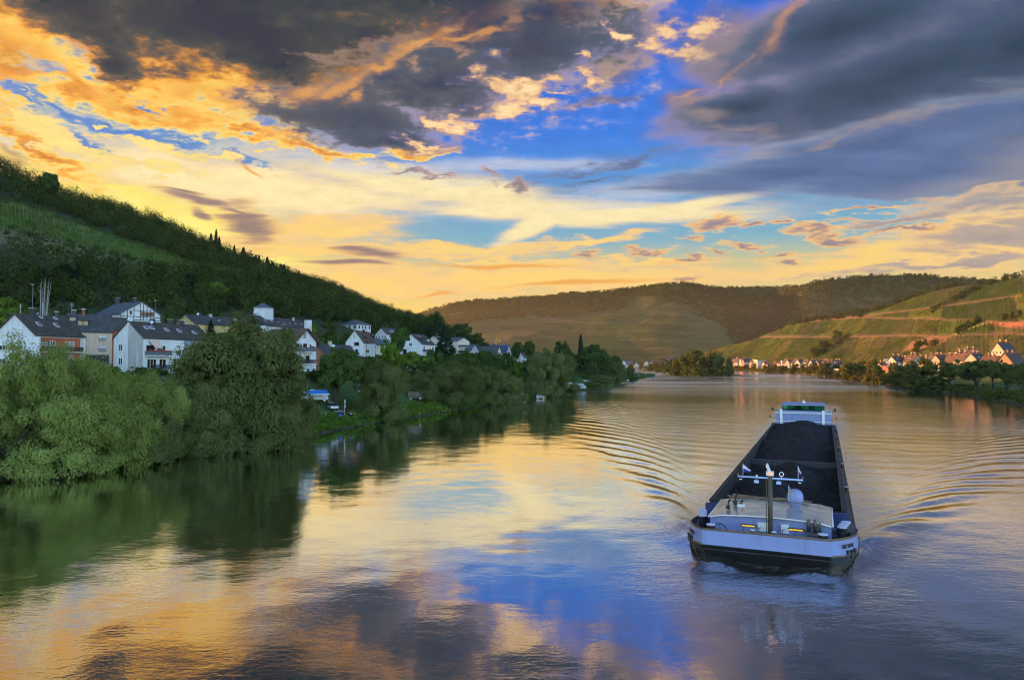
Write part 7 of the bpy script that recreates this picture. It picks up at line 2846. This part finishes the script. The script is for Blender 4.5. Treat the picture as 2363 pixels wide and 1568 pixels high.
def wood(name, pts, size, tmpl, leaf, mat, label, seed):
    """pts (n,3) feet of trees, size (n,2) width and height"""
    r = np.random.default_rng(seed)
    n = len(pts)
    tn = tmpl
    g = r.normal(size=(n, tn, 3))
    g /= np.linalg.norm(g, axis=2, keepdims=True)
    q = r.uniform(0.55, 1.0, (n, tn, 1)) ** 0.5
    lump = 1 + 0.25 * np.sin(g[..., :1] * 5 + r.uniform(0, 6, (n, 1, 1))) * np.sin(g[..., 1:2] * 5 + r.uniform(0, 6, (n, 1, 1)))
    cen = g * q * lump * np.stack([size[:, 0] / 2, size[:, 0] / 2, size[:, 1] / 2], -1)[:, None, :]
    cen[..., 2] += size[:, 1][:, None] * 0.52
    cen += pts[:, None, :]
    nr_ = 1.2 * g + np.array((0, 0, 0.4)) + 0.28 * r.normal(size=g.shape)
    tint = np.clip(np.repeat(r.uniform(0.0, 0.9, n) ** 1.6, tn) + r.uniform(-0.15, 0.2, n * tn), 0, 1)
    v = leaf_quads(cen.reshape(-1, 3), nr_.reshape(-1, 3), leaf, leaf * 0.7, 0.3, r)
    o = link_mesh(name, cloud_mesh(name, v, tint, M[mat]))
    tag(o, label, 'woodland', None, 'stuff')
    return o


HOUSES = [o for o in bpy.data.objects if o.parent is None and any(c_.name.startswith('roof') for c_ in o.children)]
HBOX = []
for o in HOUSES:
    c8 = [o.matrix_basis @ Vector(c_) for ch in o.children if ch.name.startswith('wall') for c_ in ch.bound_box]
    if c8:
        hp = np.array([tuple(c_) for c_ in c8])
        zb = o.location.z
        vx8, vy8 = to_v(np.concatenate([hp[:, :2], np.full((len(hp), 1), zb)], 1))
        HBOX.append((hp[:, 0].mean(), hp[:, 1].mean(), np.hypot(np.ptp(hp[:, 0]), np.ptp(hp[:, 1])) * 0.42, vx8.min(), vx8.max(), hp[:, 1].min(), zb))


def clear_of_houses(p, size):
    ok = np.ones(len(p), bool)
    vx_, vt_ = to_v(p + np.stack([np.zeros(len(p)), np.zeros(len(p)), size[:, 1]], -1))
    half = size[:, 0] * 0.5 * FPX / np.maximum(p[:, 1], 1)
    for hx, hy, hr, va, vb, dn_, zb in HBOX:
        ok &= np.hypot(p[:, 0] - hx, p[:, 1] - hy) > hr + size[:, 0] * 0.5
        base_v = HOR - (zb - CAM_H) / np.maximum(dn_, 1) * FPX
        front = (p[:, 1] < hy) & (vx_ + half > va) & (vx_ - half < vb) & (vt_ < base_v - 3)
        ok &= ~front
    return ok


def sample_grid(g, n, mask, r):
    """random ground points of a fan, even in area"""
    nu, nr = g.shape[:2]
    a, b, c_, d_ = g[:-1, :-1], g[1:, :-1], g[1:, 1:], g[:-1, 1:]
    area = np.linalg.norm(np.cross(b - a, d_ - a), axis=-1) * mask[:-1, :-1]
    pr_ = (area / area.sum()).ravel()
    k = r.choice(len(pr_), n, p=pr_)
    i, j = k // (nr - 1), k % (nr - 1)
    u, v = r.uniform(size=(2, n, 1))
    return (g[i, j] * (1 - u) + g[i + 1, j] * u) * (1 - v) + (g[i, j + 1] * (1 - u) + g[i + 1, j + 1] * u) * v


r8 = np.random.default_rng(8)
rows = np.arange(left_g.shape[1])[None, :]
open_l = inside(lx, ly, VINE_L) | inside(lx, ly, SCRUB_L) | inside(lx, ly, TERR_L)
mk = (rows >= 46) & (rows < 112) & ~open_l & (lx > -260) & (lx < 1215)
pts = sample_grid(left_g, 4200, mk, r8)
big = np.clip((pts[:, 2] - 24) / 14, 0.35, 1)
sz = np.stack([r8.uniform(5.0, 12, 4200) * big, r8.uniform(5.5, 12.5, 4200) * big], -1)
ok = clear_of_houses(pts, sz)
pts, sz = pts[ok], sz[ok]
wood('hillside_wood', pts, sz, 110, 1.1, 'wood', 'dense dark mixed wood covering the left hill', 21)
mk = (inside(lx, ly, SCRUB_L) | (inside(lx, ly, TERR_L))) & (rows >= 50)
pts = sample_grid(left_g, 260, mk, r8)
sz = np.stack([r8.uniform(1.5, 4.5, 260), r8.uniform(1.2, 3.5, 260)], -1)
wood('slope_scrub', pts, sz, 60, 0.7, 'broad', 'scattered scrub on the brown slope of the left hill', 22)
# undergrowth between the houses and along the street
mk = (rows >= 20) & (rows < 48) & (lx > -100) & (lx < 1430)
pts = sample_grid(left_g, 2600, mk, r8)
sz = np.stack([r8.uniform(2.0, 6.0, 2600), r8.uniform(1.4, 5.0, 2600)], -1)
ok = clear_of_houses(pts, sz)
pts, sz = pts[ok], sz[ok]
wood('garden_greenery', pts, sz, 90, 0.6, 'broad', 'garden bushes and hedges between the houses of the left bank', 23)
# reeds and weeds on the water's edge
mk = (rows >= 2) & (rows < 10) & (lx > -150) & (lx < 1480)
pts = sample_grid(left_g, 2600, mk, r8)
sz = np.stack([r8.uniform(0.8, 2.2, 2600), r8.uniform(0.5, 1.3, 2600)], -1)
wood('shore_weeds', pts, sz, 40, 0.42, 'bright', 'rank grass and weeds along the left shore', 24)
rrow = np.arange(right_g.shape[1])[None, :]
mk = (rrow >= 2) & (rrow < 12) & (rx > 1600) & (rx < 2450)
pts = sample_grid(right_g, 2200, mk, r8)
sz = np.stack([r8.uniform(1.5, 4.5, 2200), r8.uniform(0.8, 2.6, 2200)], -1)
wood('right_shore_weeds', pts, sz, 36, 0.8, 'golden', 'rank grass and low bushes along the right shore', 25)
# tree belt on the right crest, hedges between the vineyards
crest = rrow >= right_g.shape[1] - 17
mk = crest & (rx > 1800) & (rx < 2500)
pts = sample_grid(right_g, 700, mk, r8)
sz = np.stack([r8.uniform(7, 13, 700), r8.uniform(5, 10, 700)], -1)
wood('crest_wood', pts, sz, 70, 1.9, 'wood', 'dark tree belt along the crest of the right vineyard hill', 26)
HEDGES = [[(1780, 752), (1850, 728), (1935, 692), (1975, 684), (1995, 682)], [(1795, 742), (1880, 738), (1985, 728), (1990, 715)], [(2020, 684), (2060, 672)],
          [(2150, 720), (2210, 690), (2262, 664)], [(1890, 816), (1925, 798), (1960, 775)], [(2205, 770), (2260, 740)], [(2110, 800), (2160, 795)]]
mk = np.zeros(rx.shape, bool)
for hl in HEDGES:
    (xa, ya), (xb, yb) = hl[0], hl[-1]
    mk |= (rx >= xa) & (rx <= xb) & (np.abs(ry - line(rx, hl)) < 4.5) & hill_r
pts = sample_grid(right_g, 420, mk, r8)
sz = np.stack([r8.uniform(3, 8, 420), r8.uniform(2.5, 6.5, 420)], -1)
wood('field_hedges', pts, sz, 60, 1.4, 'wood', 'dark hedges and thickets between the right hand vineyards', 27)
# far woods
mk = FAR_WOOD & (far_g[..., 2] > 12) & (fx > 930) & (fx < 2250)
n_far = 12000
pts = sample_grid(far_g, n_far, mk, r8)
sz = np.stack([r8.uniform(9, 17, n_far), r8.uniform(6, 11, n_far)], -1)
wood('far_wood', pts, sz, 16, 5.0, 'far_leaves', 'hazy wood on the hills closing the valley', 28)


def vines(name, g, mask, direction, spacing, step, h, leaf, n_leaf, label, seed, strips=None, mat='vine'):
    r = np.random.default_rng(seed)
    perp = np.array((direction[1], -direction[0]))
    nu, nr = g.shape[:2]
    area = np.linalg.norm(np.cross(g[1:, :-1] - g[:-1, :-1], g[:-1, 1:] - g[:-1, :-1]), axis=-1) * mask[:-1, :-1]
    n = int(area.sum() / (spacing * step))
    p = sample_grid(g, n, mask, r)
    s = p[:, 0] * perp[0] + p[:, 1] * perp[1]
    ds = np.round(s / spacing) * spacing - s + r.normal(0, 0.12, n)
    p[:, :2] += perp[None, :] * ds[:, None]
    cen = np.repeat(p, n_leaf, 0)
    cen[:, :2] += np.array(direction)[None, :] * r.uniform(-step * 0.8, step * 0.8, (len(cen), 1)) + perp[None, :] * r.normal(0, 0.22, (len(cen), 1))
    cen[:, 2] += r.uniform(0.25, h, len(cen))
    nr_ = perp[None, :] * r.choice((-1, 1), (len(cen), 1))
    nr_ = np.concatenate([nr_, np.zeros((len(cen), 1)) + 0.5], 1) + 0.45 * r.normal(size=(len(cen), 3))
    if strips:                                  # plots of different age between the tracks
        pvx, pvy = to_v(p)
        bnd = np.zeros(n, int)
        for r_ in strips:
            bnd += (pvy > line(pvx, r_)).astype(int)
        q = (s + bnd * 17.3) / (26.0 + 9 * (bnd % 3))
        cell = vnoise(np.floor(q) * 7.7 + 0.5, bnd * 3.3 + 0.5, seed) * 1.5
        gap = np.abs(q - np.round(q)) < 0.055
        keep = np.repeat(~gap, n_leaf)
        cell = cell + 0.3 * vnoise(p[:, 0] / 25, p[:, 1] / 25, seed)
    else:
        cell = vnoise(s / 34.0 + 40, p[:, 2] / 22.0, seed)
        keep = np.ones(n * n_leaf, bool)
    cen, nr_ = cen[keep], nr_[keep]
    tint = np.clip(np.repeat(0.45 + 0.4 * cell, n_leaf)[keep] + r.uniform(-0.2, 0.25, len(cen)), 0, 1)
    v = leaf_quads(cen, nr_, leaf, leaf * 0.75, 0.0, r)
    o = link_mesh(name, cloud_mesh(name, v, tint, M[mat]))
    tag(o, label, 'vines', None, 'stuff')
    return o


bare = np.zeros(rx.shape, bool)
for r_, wd in zip(ROADS[:3], (4.0, 3.5, 3.5)):
    bare |= np.abs(ry - line(rx, r_)) < wd
bare |= inside(rx, ry, RED) | inside(rx, ry, BROWN)
mk = hill_r & ~bare & ~crest & (rx > 1590) & (rx < 2420) & (rrow < right_g.shape[1] - 10)
vines('vineyard', right_g, mk, ROW_DIR, 3.4, 1.9, 1.9, 1.25, 3, 'rows of vines on the sunlit right hill', 31, ROADS[:3])
la, lb = seen(300, 560), seen(330, 606)
e = Vector((lb.x - la.x, lb.y - la.y)).normalized()
mk = inside(lx, ly, VINE_L) & (rows >= 50)
vines('left_vineyard', left_g, mk, (e.x, e.y), 1.7, 1.1, 1.7, 0.8, 4, 'rows of vines across the left hill', 32, None, 'bright')

# ---------------------------------------------------------------- evening haze in the valley
hz = MB()
hz.box(-4600, 4600, -1600, 5100, -7, 185)
haze = hz.build('haze', [])
hm = bpy.data.materials.new('valley_haze')
hm.use_nodes = True
ht = hm.node_tree
ht.nodes.clear()
pv = ht.nodes.new('ShaderNodeVolumePrincipled')
pv.inputs['Color'].default_value = (0.93, 0.89, 0.78, 1)
pv.inputs['Density'].default_value = 0.00005
pv.inputs['Anisotropy'].default_value = 0.45
ho = ht.nodes.new('ShaderNodeOutputMaterial')
ht.links.new(pv.outputs[0], ho.inputs['Volume'])
haze.data.materials.append(hm)
haze['kind'] = 'stuff'
haze['label'] = 'thin golden haze filling the valley'
haze['category'] = 'haze'
hm.cycles.homogeneous_volume = True
